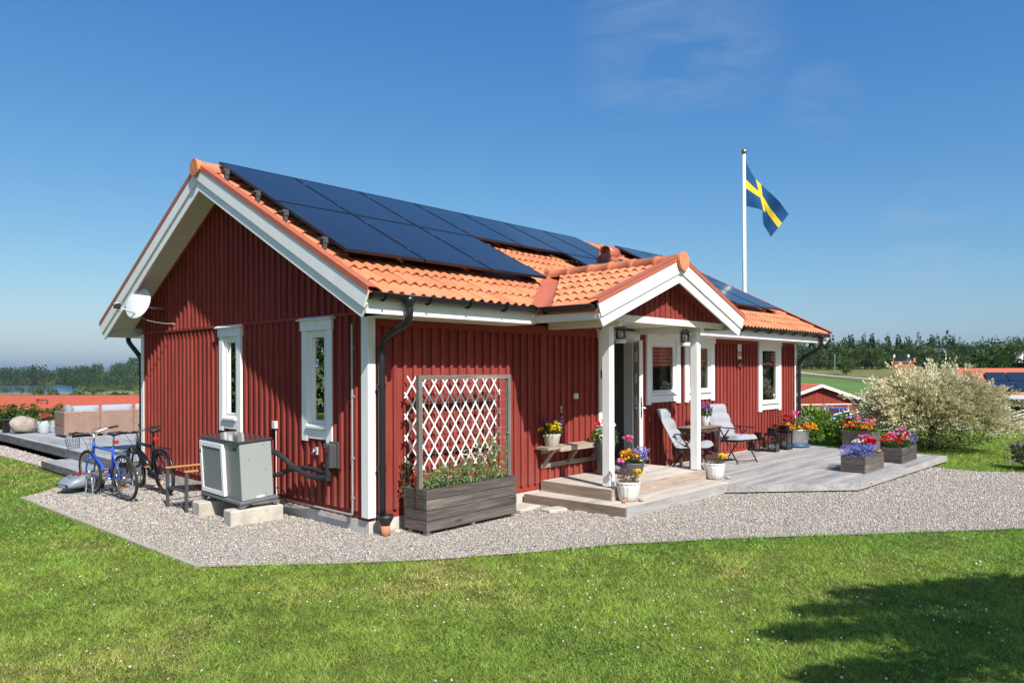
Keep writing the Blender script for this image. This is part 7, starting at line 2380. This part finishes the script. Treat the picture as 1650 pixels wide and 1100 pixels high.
# bushes in the meadow on the lake side
for i, (px, d, w, h, lb) in enumerate(((62, 292, 4.5, 3.0, 'rounded dark green bush left of the pair in the lakeside meadow'), (86, 300, 4.6, 3.2, 'rounded dark green bush in the lakeside meadow above the red roof'), (122, 290, 4, 2.6, 'small green bush at the left end of the meadow bush row'), (142, 300, 6, 4.0, 'green bush in the middle of the meadow bush row'), (163, 305, 6.5, 4.3, 'tallest green bush of the meadow bush row'), (184, 296, 4, 2.4, 'low green bush near the right end of the meadow bush row'), (200, 290, 3.4, 2.2, 'small round green bush nearest the house in the meadow row'))):
    make_tree('bush', lb, 'bushes in the lakeside meadow', ground_at(d, px, -.3), h, w, 700, .45, DECID, seed=30 + i, cat='bush', trunk_h=.1)
trees = []
for i in range(13):
    trees.append((ground_at(random.uniform(455, 500), -75 + i * 13, -.3), random.uniform(3.0, 4.8), random.uniform(8, 11), False, (0.075, 0.10, 0.045)))
wood_mass('shore_thicket', 'grey green thicket along the near lake shore', trees, .12, 260)

# ------------------------------------------------------------------ hedge beyond the terrace
hg = thing('hedge', 'clipped green hedge behind the far end of the terrace', 'hedge', (0, 0, 0))
Vh = []
for i in range(14):
    px = -150 + i * 19.5
    c = at(22.5, px, .32)
    Vh.append(clumps(shell_points(26, (c.x, c.y, .30), (.42, .5, .46), .3), np.full(26, .13), 62))
P = np.vstack(Vh)
P = P[(P[:, 2] > -.1) & ~((P[:, 0] > -.36) & (P[:, 1] < 16.2))]
V, F, C = leaf_quads(P, .07, palette(len(P), [(0.055, 0.105, 0.018), (0.075, 0.135, 0.024), (0.035, 0.07, 0.013), (0.10, 0.16, 0.03)], None, .2), up=.4, aspect=.6)
npmesh('leaves', V, F, M['leaf'], C, hg)
hst = MB().use(M['bark'])
for i in range(14):
    c = at(22.5, -150 + i * 19.5, 0); hst.tube([(c.x, c.y, -.1), (c.x, c.y, .5)], .02, 5)
hst.build('stems', None, hg)

# ------------------------------------------------------------------ pale flowering tree by the deck
wt = thing('flowering_tree', 'low spreading tree with cream white leaf tips beside the deck corner', 'tree', (13.66, -2.45, 0))
tk = MB().use(M['bark'], True)
tk.tube([(0, 0, -.1), (.02, .0, .25), (-.02, .03, .55)], [.10, .085, .07], 10)
for i in range(9):
    a = i * .7 + .2
    tk.tube(smooth_path([(0, 0, .42), (.35 * math.cos(a), .35 * math.sin(a), .75), (.95 * math.cos(a), .95 * math.sin(a), 1.15)], 4), [.045, .04, .035, .03, .028, .024, .02, .016, .012], 6)
tk.build('trunk', None, wt)
ns = 1900
u = rand_unit(ns); u[:, 2] = np.abs(u[:, 2]) * 1.0 - .16
az = np.arctan2(u[:, 1], u[:, 0])
lump = 1 + .13 * np.sin(az * 3 + 1.1) + .11 * np.sin(az * 7 + u[:, 2] * 6) + RNG.normal(0, .09, ns)
Rx = np.array([1.52, 1.52, 1.34])
tip = np.array([0, 0, .72]) + u * Rx * lump[:, None] * RNG.uniform(.72, 1.04, (ns, 1))
tip[:, 2] = np.maximum(tip[:, 2], .10 + RNG.uniform(0, .22, ns))
out = tip - np.array([0, 0, .75]); out /= np.linalg.norm(out, axis=1, keepdims=True)
per = 26
s_ = RNG.uniform(0, 1, (ns, per)) ** .8
jit = RNG.normal(0, .035, (ns, per, 3))
droop = -(s_ ** 2)[:, :, None] * np.array([0, 0, .05])
P = tip[:, None, :] - out[:, None, :] * ((1 - s_) * .34)[:, :, None] + jit * (1.2 - s_[:, :, None] * .5) + droop
P = P.reshape(-1, 3); sv = s_.ravel()
cream = palette(len(P), [(0.76, 0.70, 0.47), (0.80, 0.76, 0.56), (0.66, 0.64, 0.38), (0.74, 0.63, 0.48)], None, .12)
green = palette(len(P), [(0.30, 0.32, 0.12), (0.40, 0.40, 0.18), (0.21, 0.23, 0.08)], None, .2)
w_ = np.clip(sv * 1.3 + .05 + RNG.normal(0, .22, len(P)), 0, 1)[:, None]
V, F, C = leaf_quads(P, .066, green * (1 - w_) + cream * w_, up=.25, aspect=.45, dirs=np.repeat(out, per, axis=0))
npmesh('crown', V, F, M['creamleaf'], C, wt)
Pi = shell_points(9000, (0, 0, .75), (1.45, 1.45, .85), .2, .12)
V, F, C = leaf_quads(Pi, .06, palette(9000, [(0.20, 0.22, 0.09), (0.28, 0.29, 0.12), (0.13, 0.15, 0.055)], None, .2), up=.2, aspect=.45)
npmesh('inner_leaves', V, F, M['leaf'], C, wt)
tw = MB().use(M['bark'])
for k_ in range(0, ns, 5):
    a = Vector(tip[k_]); b = Vector((a.x * .35, a.y * .35, .75 + (a.z - .75) * .35))
    tw.tube([b, a], .004, 3, cap=False)
tw.build('twigs', None, wt)

def shrub(name, label, loc, rad, n, leaf, cols, lo=.02, cat='shrub', clump=.16, stems=True):
    t = thing(name, label, cat, loc)
    ctr = shell_points(38, (0, 0, rad[2] * .5), (rad[0] * .85, rad[1] * .85, rad[2] * .46), .35, lo + .05)
    P = clumps(ctr, np.full(38, clump), n // 38)
    P[:, 2] = np.maximum(P[:, 2], lo)
    dirs = (P - np.array([0, 0, rad[2] * .3])) / np.array([rad[0], rad[1], rad[2]])
    V, F, C = leaf_quads(P, leaf, palette(len(P), cols, None, .2), up=.3, aspect=.5, dirs=dirs)
    npmesh('leaves', V, F, M['leaf'], C, t)
    s = MB().use(M['bark'])
    for i in range(9):
        a = i * .7; s.tube([(.03 * math.cos(a), .03 * math.sin(a), 0), (rad[0] * .5 * math.cos(a), rad[1] * .5 * math.sin(a), rad[2] * .7)], .006, 4)
    s.build('stems', None, t)
    return t
LG = [(0.15, 0.27, 0.04), (0.19, 0.31, 0.055), (0.10, 0.20, 0.03), (0.23, 0.34, 0.075)]
shrub('green_shrub', 'bright green leafy shrub at the house corner behind the zinc tub', (12.75, -0.10, 0), (.62, .62, .86), 3400, .085, LG)
shrub('green_shrub', 'lower bright green shrub at the end of the deck below the blue car', (13.05, -.75, 0), (.5, .5, .70), 2600, .08, LG)
sg = shrub('dry_grass_plume', 'tuft of pale dry flower plumes standing in the green shrub', (13.3, -.25, .55), (.16, .16, .5), 300, .06, [(0.42, 0.33, 0.20), (0.5, 0.4, 0.26)], cat='plant', clump=.06)
po = thing('poppy', 'single red poppy above the shrub at the house corner', 'flower', (12.75, .30, 0))
MB().use(M['leaf']).tube([(0, 0, 0), (0.02, 0, 1.0)], .006, 5).build('stem', None, po)
blooms(po, [(.02, 0, 1.02), (.03, 0, 1.03), (.0, .01, 1.03)], (0.62, 0.03, 0.02), .07, 10)
ps = shrub('flowering_shrub', 'rounded shrub dotted with violet flowers at the right edge of the lawn', (11.1, -4.62, 0), (.44, .44, .50), 3000, .045, [(0.05, 0.085, 0.03), (0.07, 0.10, 0.035), (0.035, 0.06, 0.02)], clump=.12)
blooms(ps, dome_pts(70, (0, 0, .12), (.44, .44, .42), .7), (0.36, 0.10, 0.45), .03, 7)
shrub('dark_shrub', 'dark broad leaved shrub above the violet flowering one at the right edge', (13.5, -5.15, 0), (.5, .5, .75), 1600, .11, [(0.03, 0.06, 0.03), (0.045, 0.08, 0.04)], clump=.15)

# ------------------------------------------------------------------ slanting pole fence
fe = thing('pole_fence', 'low whitewashed fence of slanting round poles between the garden and the neighbours', 'fence', (0, 0, 0))
fa_, fb_ = ground_at(20.6, 1318), ground_at(21.4, 1800)
fd = fb_ - fa_; fl = Vector((fd.x, fd.y, 0)).length; fdir = Vector((fd.x, fd.y, 0)).normalized()
FW = pm('whitewashed_pole', (0.55, 0.53, 0.49), .8, .15, 8)
s = 0.0
fnr = Vector((-fdir.y, fdir.x, 0))
while s < fl:
    p = fa_ + fdir * s; p.z = th(p.x, p.y)
    MB().use(FW, True).tube([p + fnr * .05, p + fnr * .05 + Vector((0, 0, .72))], .025, 6).build('post', None, fe)
    MB().use(FW, True).tube([p - fnr * .05, p - fnr * .05 + Vector((0, 0, .70))], .025, 6).build('post', None, fe)
    s += 1.35
s = -1.6
while s < fl:
    p = fa_ + fdir * max(s, -1.6); z = th(p.x, p.y)
    a = Vector((p.x, p.y, z + .02)); q = fa_ + fdir * (s + 2.5); b = Vector((q.x, q.y, th(q.x, q.y) + .62))
    MB().use(FW, True).tube([a, b], [.026, .018], 6).build('pole', None, fe)
    s += .42

# ------------------------------------------------------------------ neighbours
def gable_house(t, w, d, eave, rise, wallmat, roofmat, over=.35, trim='white', dz=-1.0):
    """local: gable faces -y, width along x, depth along y"""
    m = MB().use(wallmat)
    m.prism([(-w / 2, 0, dz), (w / 2, 0, dz), (w / 2, 0, eave), (0, 0, eave + rise), (-w / 2, 0, eave)], (0, d, 0))
    wl = m.build('wall', None, t)
    k_ = rise / (w / 2); ex = w / 2 + over
    r = MB().use(roofmat)
    for s_ in (-1, 1):
        r.prism([(0, -over, eave + rise + .14), (s_ * ex, -over, eave - k_ * over + .14), (s_ * ex, -over, eave - k_ * over + .04), (0, -over, eave + rise + .04)], (0, d + 2 * over, 0))
    rf = r.build('roof', None, t)
    b = MB().use(M[trim])
    for s_ in (-1, 1):
        b.prism([(0, -over - .04, eave + rise + .16), (s_ * (ex + .03), -over - .04, eave - k_ * over + .16), (s_ * (ex + .03), -over - .04, eave - k_ * over - .10), (0, -over - .04, eave + rise - .10)], (0, .035, 0))
    b.build('bargeboard', None, t)
    return wl, rf
def tiled(rf, w, d, eave, rise, over, mat, rows, side):
    """raised courses on one roof slope"""
    k_ = rise / (w / 2); ex = w / 2 + over
    m = MB().use(mat)
    for i in range(rows):
        f0, f1 = i / rows, (i + 1) / rows
        x0, x1 = ex * (1 - f0), ex * (1 - f1)
        z0 = eave + rise - k_ * x0 + .145; z1 = eave + rise - k_ * x1 + .145
        m.hexa([(side * x0, -over, z0), (side * x0, d + over, z0), (side * x1, d + over, z1), (side * x1, -over, z1), (side * x0, -over, z0 + .05), (side * x0, d + over, z0 + .05), (side * x1, d + over, z1 + .012), (side * x1, -over, z1 + .012)])
    o = m.build('tile_courses', None, rf); o['kind'] = 'stuff'
def sheet_red(n):
    return pm(n, (0.26, 0.040, 0.028), 0.8, .15, 1.5, (6, 6, .5), spec=.2)
# red barn below the field
bp_ = at(62, 1319, -3.15)
barn = thing('red_barn', 'low red barn with white bargeboards and a board door beyond the green shrub', 'barn', bp_, YAW - math.pi / 2 + R(13))
RB = sheet_red('barn_red')
wl, rf = gable_house(barn, 8.2, 9, 2.2, 1.28, RB, M['tile_far'], .45)
tiled(rf, 8.2, 9, 2.2, 1.28, .45, M['tile_far'], 9, -1)
for i in range(33):
    x = -4.0 + i * .25
    MB().box(x - .03, x + .03, -.03, .0, -.9, 2.2 + 1.28 * (1 - abs(x) / 4.1) - .05).build('batten', RB, wl)
MB().box(-4.0, 4.0, -.05, -.005, 1.85, 1.93).build('white_band', M['white'], wl)
MB().box(-1.35, .05, -.08, -.035, -.9, 1.45).build('board_door', M['greyboard'], wl)
MB().box(-1.55, -1.40, -.06, -.035, -.9, 1.6).build('door_post', M['greyboard'], wl)
MB().box(1.95, 2.95, -.08, -.035, -.9, 1.5).build('white_door', M['white'], wl)
# blue car in front of it
cp_ = ground_at(53, 1361)
cp_.z = CAM.z - (690 - 594.7) / 1162 * 53 - .1
car = thing('blue_car', 'blue car parked in front of the red barn', 'car', cp_, YAW - math.pi / 2 + R(-8))
cm = pm('car_blue', (0.02, 0.10, 0.42), .25, .04, 3)
m = MB().use(cm, True)
def car_sec(y, w, z0, z1): return [(-w, y, z0), (w, y, z0), (w * 1.0, y, z1 - .12), (w * .9, y, z1), (-w * .9, y, z1), (-w, y, z1 - .12)]
prof_ = [(0.0, .72, .35, .62), (.08, .80, .28, .80), (.9, .84, .25, .92), (1.1, .84, .25, .95), (3.0, .84, .25, .97), (3.75, .82, .28, .92), (3.9, .72, .35, .7)]
vs = [p for a in prof_ for p in car_sec(*a)]
m.faces(vs, [(j * 6 + i, j * 6 + (i + 1) % 6, (j + 1) * 6 + (i + 1) % 6, (j + 1) * 6 + i) for j in range(6) for i in range(6)] + [tuple(range(5, -1, -1)), tuple(36 + i for i in range(6))])
m.build('body', None, car)
m = MB().use(cm)
m.hexa([(-.60, 1.75, 1.40), (.60, 1.75, 1.40), (.60, 3.05, 1.40), (-.60, 3.05, 1.40), (-.56, 1.85, 1.46), (.56, 1.85, 1.46), (.56, 2.95, 1.46), (-.56, 2.95, 1.46)])
for sx in (-1, 1):
    for (y0, y1, ) in ((1.05, 1.72), (3.55, 3.05)):
        m.beam((sx * .76, y0, .93), (sx * .59, y1, 1.41), .06, .06)
    m.beam((sx * .78, 2.35, .93), (sx * .60, 2.35, 1.41), .07, .05)
m.build('roof', None, car)
g = MB().use(M['glass'])
g.poly([(-.72, 1.07, .95), (.72, 1.07, .95), (.56, 1.72, 1.40), (-.56, 1.72, 1.40)]); g.poly([(-.72, 3.53, .95), (.72, 3.53, .95), (.56, 3.06, 1.40), (-.56, 3.06, 1.40)])
for sx in (-1, 1): g.poly([(sx * .77, 1.1, .95), (sx * .77, 3.5, .95), (sx * .60, 3.02, 1.39), (sx * .60, 1.75, 1.39)])
g.build('windows', None, car)
for x, y in ((-.78, .75), (.78, .75), (-.78, 3.1), (.78, 3.1)):
    w_ = MB().use(M['rubber'], True).tube([(x - .1, y, .31), (x + .1, y, .31)], .31, 22); w_.use(M['chrome']).tube([(x - .105, y, .31), (x + .105, y, .31)], .19, 16); w_.build('wheel', None, car)
for sx in (-1, 1):
    MB().use(M['dish'], True).lathe([(.11, 0), (.08, .03), (0, .04)], 14).build('headlight', None, car, (sx * .56, .03, .68), (R(90), 0, 0))
MB().use(M['chrome']).box(-.72, .72, -.05, 0.03, .42, .50).build('bumper', None, car)

# yellow house at the right edge
yp = at(46, 1765, 0); yp.z = -2.15
yh = thing('yellow_house', 'yellow house with orange roof and dark solar panels at the right edge', 'house', yp, YAW - math.pi / 2 + R(-62))
YW = pm('yellow_boards', (0.52, 0.40, 0.16), .8, .08, 3)
wl, rf = gable_house(yh, 7.5, 14, 2.25, 1.72, YW, M['tile_far'], .5)
tiled(rf, 7.5, 14, 2.25, 1.72, .5, M['tile_far'], 12, -1)
for i in range(5):
    for j in range(2):
        k_ = 1.72 / 3.75; x0, x1 = -.45 - j * 1.6, -2.0 - j * 1.6
        z = lambda x: 2.25 + 1.72 - k_ * abs(x) + .26
        y = 1.2 + i * 1.12
        MB().hexa([(x0, y, z(x0)), (x0, y + 1.08, z(x0)), (x1, y + 1.08, z(x1)), (x1, y, z(x1)), (x0, y, z(x0) + .04), (x0, y + 1.08, z(x0) + .04), (x1, y + 1.08, z(x1) + .04), (x1, y, z(x1) + .04)]).build('solar_panel', M['solar'], rf)
MB().box(-3.79, -3.74, 1.5, 2.8, .7, 1.7).build('window', M['glass'], wl)
MB().box(-3.80, -3.75, 4.5, 5.8, .7, 1.7).build('window', M['glass'], wl)
# its nearer wing with a veranda post
wp_ = at(41.5, 1652, 0); wp_.z = -1.85
wg_ = thing('veranda_wing', 'nearer wing of the yellow house with a solar roof and white veranda post', 'house', wp_, YAW - math.pi / 2 + R(-28))
m = MB().use(M['tile_far'])
m.hexa([(-2.0, -1.0, 2.05), (6.0, -1.0, 2.05), (6.0, 4.4, 3.55), (-3.4, 4.4, 3.55), (-2.0, -1.0, 2.17), (6.0, -1.0, 2.17), (6.0, 4.4, 3.67), (-3.4, 4.4, 3.67)])
rf2 = m.build('roof', None, wg_)
MB().use(M['white']).box(-2.05, 6.0, -1.06, -1.01, 1.92, 2.16).build('fascia', None, wg_)
for i in range(6):
    for j in range(2):
        y0 = -.5 + j * 1.85; x = -1.5 - j * .2 + i * 1.1
        zz = lambda y: 2.05 + (y + 1.0) * (1.5 / 5.4) + .20
        MB().hexa([(x, y0, zz(y0)), (x + 1.06, y0, zz(y0)), (x + 1.06, y0 + 1.7, zz(y0 + 1.7)), (x, y0 + 1.7, zz(y0 + 1.7)), (x, y0, zz(y0) + .04), (x + 1.06, y0, zz(y0) + .04), (x + 1.06, y0 + 1.7, zz(y0 + 1.7) + .04), (x, y0 + 1.7, zz(y0 + 1.7) + .04)]).build('solar_panel', M['solar'], rf2)
for x in (-1.0, 2.6, 5.5):
    MB().box(x - .07, x + .07, -.85, -.71, -.6, 2.0).build('veranda_post', M['white'], wg_)
w2_ = MB().use(YW).box(-1.6, 6.0, .9, 4.2, -.8, 2.0).build('wall', None, wg_)
for x in (-.6, 1.2, 3.2):
    wn_ = MB().use(M['white']).box(x - .55, x + .55, .85, .895, .55, 1.6).build('window', None, w2_)
    MB().use(M['solar']).box(x - .44, x + .44, .83, .848, .65, 1.5).build('pane', None, wn_)
for x in (-1.0, 2.6):
    q = MB().use(M['white']); q.box(-1.0 if x < 0 else 2.75, 2.5 if x < 0 else 5.4, -.80, -.76, .2, .28).build('rail', None, wg_)

# low red-roofed outbuilding on the lake side
lp = at(43, 222, 0); lp.z = -2.36
ob_ = thing('long_outbuilding', 'long dark outbuilding with a bright red tiled roof beyond the hedge', 'outbuilding', lp, YAW - math.pi / 2 + R(-3.2))
RT2 = tile_material('bright_red_tile', (0.42, 0.105, 0.06), 0.15)
m = MB().use(M['black']); m.box(-17, -.5, .25, 4.4, -.9, 1.85); m.prism([(-.52, .25, 1.8), (-.52, 2.35, 2.45), (-.52, 4.4, 1.8)], (.05, 0, 0))
m.build('wall', None, ob_)
m = MB().use(RT2)
m.hexa([(-17.2, -.35, 1.75), (.1, -.35, 1.75), (.1, 2.4, 2.55), (-17.2, 2.4, 2.55), (-17.2, -.35, 1.85), (.1, -.35, 1.85), (.1, 2.4, 2.65), (-17.2, 2.4, 2.65)])
m.hexa([(-17.2, 2.4, 2.55), (.1, 2.4, 2.55), (.1, 5.1, 1.75), (-17.2, 5.1, 1.75), (-17.2, 2.4, 2.65), (.1, 2.4, 2.65), (.1, 5.1, 1.85), (-17.2, 5.1, 1.85)])
rf3 = m.build('roof', None, ob_)
cr_ = MB().use(RT2)
for i in range(9):
    f0, f1 = i / 9, (i + 1) / 9
    y0, y1 = -.35 + 2.75 * f0, -.35 + 2.75 * f1; z0, z1 = 1.855 + f0 * .8, 1.855 + f1 * .8
    cr_.hexa([(-17.2, y0, z0), (.1, y0, z0), (.1, y1, z1), (-17.2, y1, z1), (-17.2, y0, z0 + .045), (.1, y0, z0 + .045), (.1, y1, z1 + .01), (-17.2, y1, z1 + .01)])
o = cr_.build('tile_courses', None, rf3); o['kind'] = 'stuff'
b = MB().use(M['white']); b.prism([(.105, -.4, 1.92), (.105, 2.4, 2.76), (.105, 2.4, 2.56), (.105, -.4, 1.72)], (.05, 0, 0)); b.prism([(.105, 5.15, 1.92), (.105, 2.4, 2.76), (.105, 2.4, 2.56), (.105, 5.15, 1.72)], (.05, 0, 0)); b.build('bargeboard', None, ob_)
MB().use(M['rust'], True).tube(smooth_path([(-6.9, .9, 2.15), (-6.9, .9, 2.45), (-6.6, .75, 2.42), (-6.2, .8, 2.42), (-6.1, .5, 2.05), (-6.5, .3, 1.98), (-6.85, .5, 2.05)], 3), .04, 6).build('roof_step', None, ob_)
# far houses
fh = thing('brick_house', 'small far brick house with solar panels on an orange roof above the pale tree', 'house', ground_at(205, 1472, -.2), YAW - math.pi / 2 + R(66))
fh.location.z = CAM.z - (607 - 594.7) / 1162 * 205
BR = pm('orange_brick', (0.42, 0.20, 0.085), .85, .1, 1)
wl, rf = gable_house(fh, 4.0, 5.0, 3.9, 1.0, BR, M['tile_far'], .3, 'white', -3)
for i in range(6):
    x0, x1 = -.3, -2.1; z = lambda x: 3.9 + 1.2 - 1.2 / 2.1 * abs(x) + .3
    y = .1 + i * .8
    MB().hexa([(x0, y, z(x0)), (x0, y + .75, z(x0)), (x1, y + .75, z(x1)), (x1, y, z(x1)), (x0, y, z(x0) + .05), (x0, y + .75, z(x0) + .05), (x1, y + .75, z(x1) + .05), (x1, y, z(x1) + .05)]).build('solar_panel', M['solar'], rf)
MB().use(M['white']).box(-.35, .15, 1.0, 1.5, 5.0, 6.0).build('chimney', None, fh)
MB().use(M['white']).box(-.35, .15, 4.6, 5.1, 5.0, 6.0).build('chimney', None, fh)
MB().use(M['glass']).box(-.4, .4, -.04, -.01, 2.2, 3.3).build('window', None, wl)
for i, (px, d, y_, lb, w_) in enumerate(((1521, 275, 571, 'tiny white house gable glimpsed among the trees of the wood', 2.6), (1649, 150, 583, 'white gable of a house at the right edge among the trees', 3.2))):
    p = at(d, px, None, y_)
    t = thing('white_house', lb, 'house', p, YAW - math.pi / 2 + R(24), 'white houses in the wood')
    gable_house(t, w_, 7, 0.4, 1.3, M['white'], M['greyboard'], .25, 'white', -5)
up = ground_at(233, 1345)
ut = thing('utility_pole', 'thin wooden utility pole beside the gravel road', 'utility pole', up)
MB().use(M['greyboard']).tube([(0, 0, -.3), (0, 0, 6.4)], .16, 6).build('pole', None, ut)
MB().use(M['greyboard']).box(-.7, .7, -.05, .05, 5.9, 6.05).build('cross_arm', None, ut)

# ------------------------------------------------------------------ outside the frame: what the windows mirror and what shades the lawn
nb = thing('neighbour_house', 'brown neighbour house with an orange tiled roof across the drive', 'house', (28.2, -20.9, -.3), R(-31))
wl, rf = gable_house(nb, 8, 13, 2.35, 2.0, pm('brown_boards', (0.10, 0.075, 0.055), .8, .15, 3), M['tile_far'], .5, 'white', -1)
tiled(rf, 8, 13, 2.35, 2.0, .5, M['tile_far'], 12, -1); tiled(rf, 8, 13, 2.35, 2.0, .5, M['tile_far'], 12, 1)
make_tree('garden_tree', 'leafy garden tree to the right of the drive outside the view', None, (27.5, -5.6, -.4), 6.5, 5, 4200, .22, DECID, seed=71, trunk_h=1.2)
make_tree('garden_tree', 'leafy garden tree beyond the bicycles outside the view', None, (-11.5, 17, -.1), 7.5, 6.5, 5200, .24, LIGHTG[:1] + DECID, seed=72, trunk_h=.6)
for i, (x, y, lb) in enumerate(((-7.2, 19.5, 'leafy garden tree nearest the terrace outside the view'), (-9.5, 23.5, 'leafy garden tree at the back of the side garden outside the view'), (-13.5, 15.5, 'leafy garden tree at the far left of the side garden outside the view'))):
    make_tree('garden_tree', lb, 'trees in the side garden', (x, y, -.1), 6.5, 6, 4600, .26, LIGHTG[:1] + DECID, seed=74 + i, trunk_h=.4)
th_ = thing('tall_hedge', 'tall dense green hedge closing the side garden outside the view', 'hedge', (-11, 23.2, 0))
ctr = np.column_stack([RNG.uniform(-7.5, 6.5, 240), RNG.normal(0, .35, 240), RNG.uniform(.2, 4.6, 240)])
ctr[:, 1] += ctr[:, 0] * .5
P = clumps(ctr, np.full(240, .6), 60)
V, F, C = leaf_quads(P, .26, palette(len(P), LIGHTG[:1] + DECID, None, .25), up=.2, aspect=.7)
npmesh('leaves', V, F, M['leaf'], C, th_)
hs2 = MB().use(M['bark'])
for i in range(12): hs2.tube([(-7 + i * 1.15, (-7 + i * 1.15) * .5, -.2), (-7 + i * 1.15, (-7 + i * 1.15) * .5, 3.6)], .06, 5)
hs2.build('stems', None, th_)
# tree behind the photographer whose boughs shade the lower right of the lawn
st_ = thing('shade_tree', 'garden tree behind the viewpoint with long boughs shading the lawn', 'tree', (3.6, -10.6, 0))
tk = MB().use(M['bark'], True).tube([(0, 0, -.2), (0, 0, 1.5), (-.1, .1, 3.2)], [.22, .17, .12], 10)
SP = []
def shade_bough(g0, g1, z, wdt, n):
    """a bough above the lawn, aimed so that its shadow runs from ground point g0 to g1"""
    k_ = z / SUN.z
    a = Vector((g0[0] + SUN.x * k_, g0[1] + SUN.y * k_, z)) - st_.location
    b = Vector((g1[0] + SUN.x * k_, g1[1] + SUN.y * k_, z + .25)) - st_.location
    tk.tube(smooth_path([(-.1, .1, 2.4), b, a.lerp(b, .5), a], 4), [.06] * 5 + [.04] * 4 + [.02] * 4, 6)
    t = RNG.uniform(0, 1, n)
    wv = wdt * (.22 + .78 * np.sin(np.clip(t * 1.1, 0, 1) * 1.57)) 
    c = np.array(a)[None] * (1 - t[:, None]) + np.array(b)[None] * t[:, None]
    c = c + RNG.normal(0, 1, (n, 3)) * (wv * .42)[:, None]
    SP.append(c)
shade_bough((1.36, -4.56), (2.8, -6.0), 3.6, .24, 1300)
shade_bough((0.70, -4.50), (2.5, -6.0), 3.4, .28, 1800)
shade_bough((0.10, -4.52), (1.7, -6.1), 3.8, .28, 1800)
shade_bough((2.15, -5.15), (3.3, -6.4), 3.9, .24, 1000)
shade_bough((-0.45, -4.98), (1.2, -6.5), 3.5, .34, 1900)
shade_bough((0.60, -5.35), (2.4, -6.5), 3.7, .46, 2600)
P = np.vstack(SP + [shell_points(2600, (1.2, -1.6, 4.2), (1.6, 1.5, 1.4), .3)])
V, F, C = leaf_quads(P, .10, palette(len(P), DECID, None, .2), up=.1, aspect=.6)
npmesh('crown', V, F, M['leaf'], C, st_)
tk.build('trunk', None, st_)

# ------------------------------------------------------------------ the summer air
hm = bpy.data.materials.new('haze_air'); hm.use_nodes = True
hnt = hm.node_tree
hnt.nodes.remove(hnt.nodes['Principled BSDF'])
hv = nd(hnt, 'ShaderNodeVolumePrincipled')
hv.inputs['Color'].default_value = (0.75, 0.86, 1.0, 1)
hv.inputs['Density'].default_value = 0.00007
hv.inputs['Anisotropy'].default_value = 0.1
hnt.links.new(hv.outputs['Volume'], hnt.nodes['Material Output'].inputs['Volume'])
hz = MB().use(hm).box(-700, 1300, -700, 1500, -19, 46).build('haze')
tag(hz, 'thin summer haze over the lake and hills', 'haze', kind='stuff')
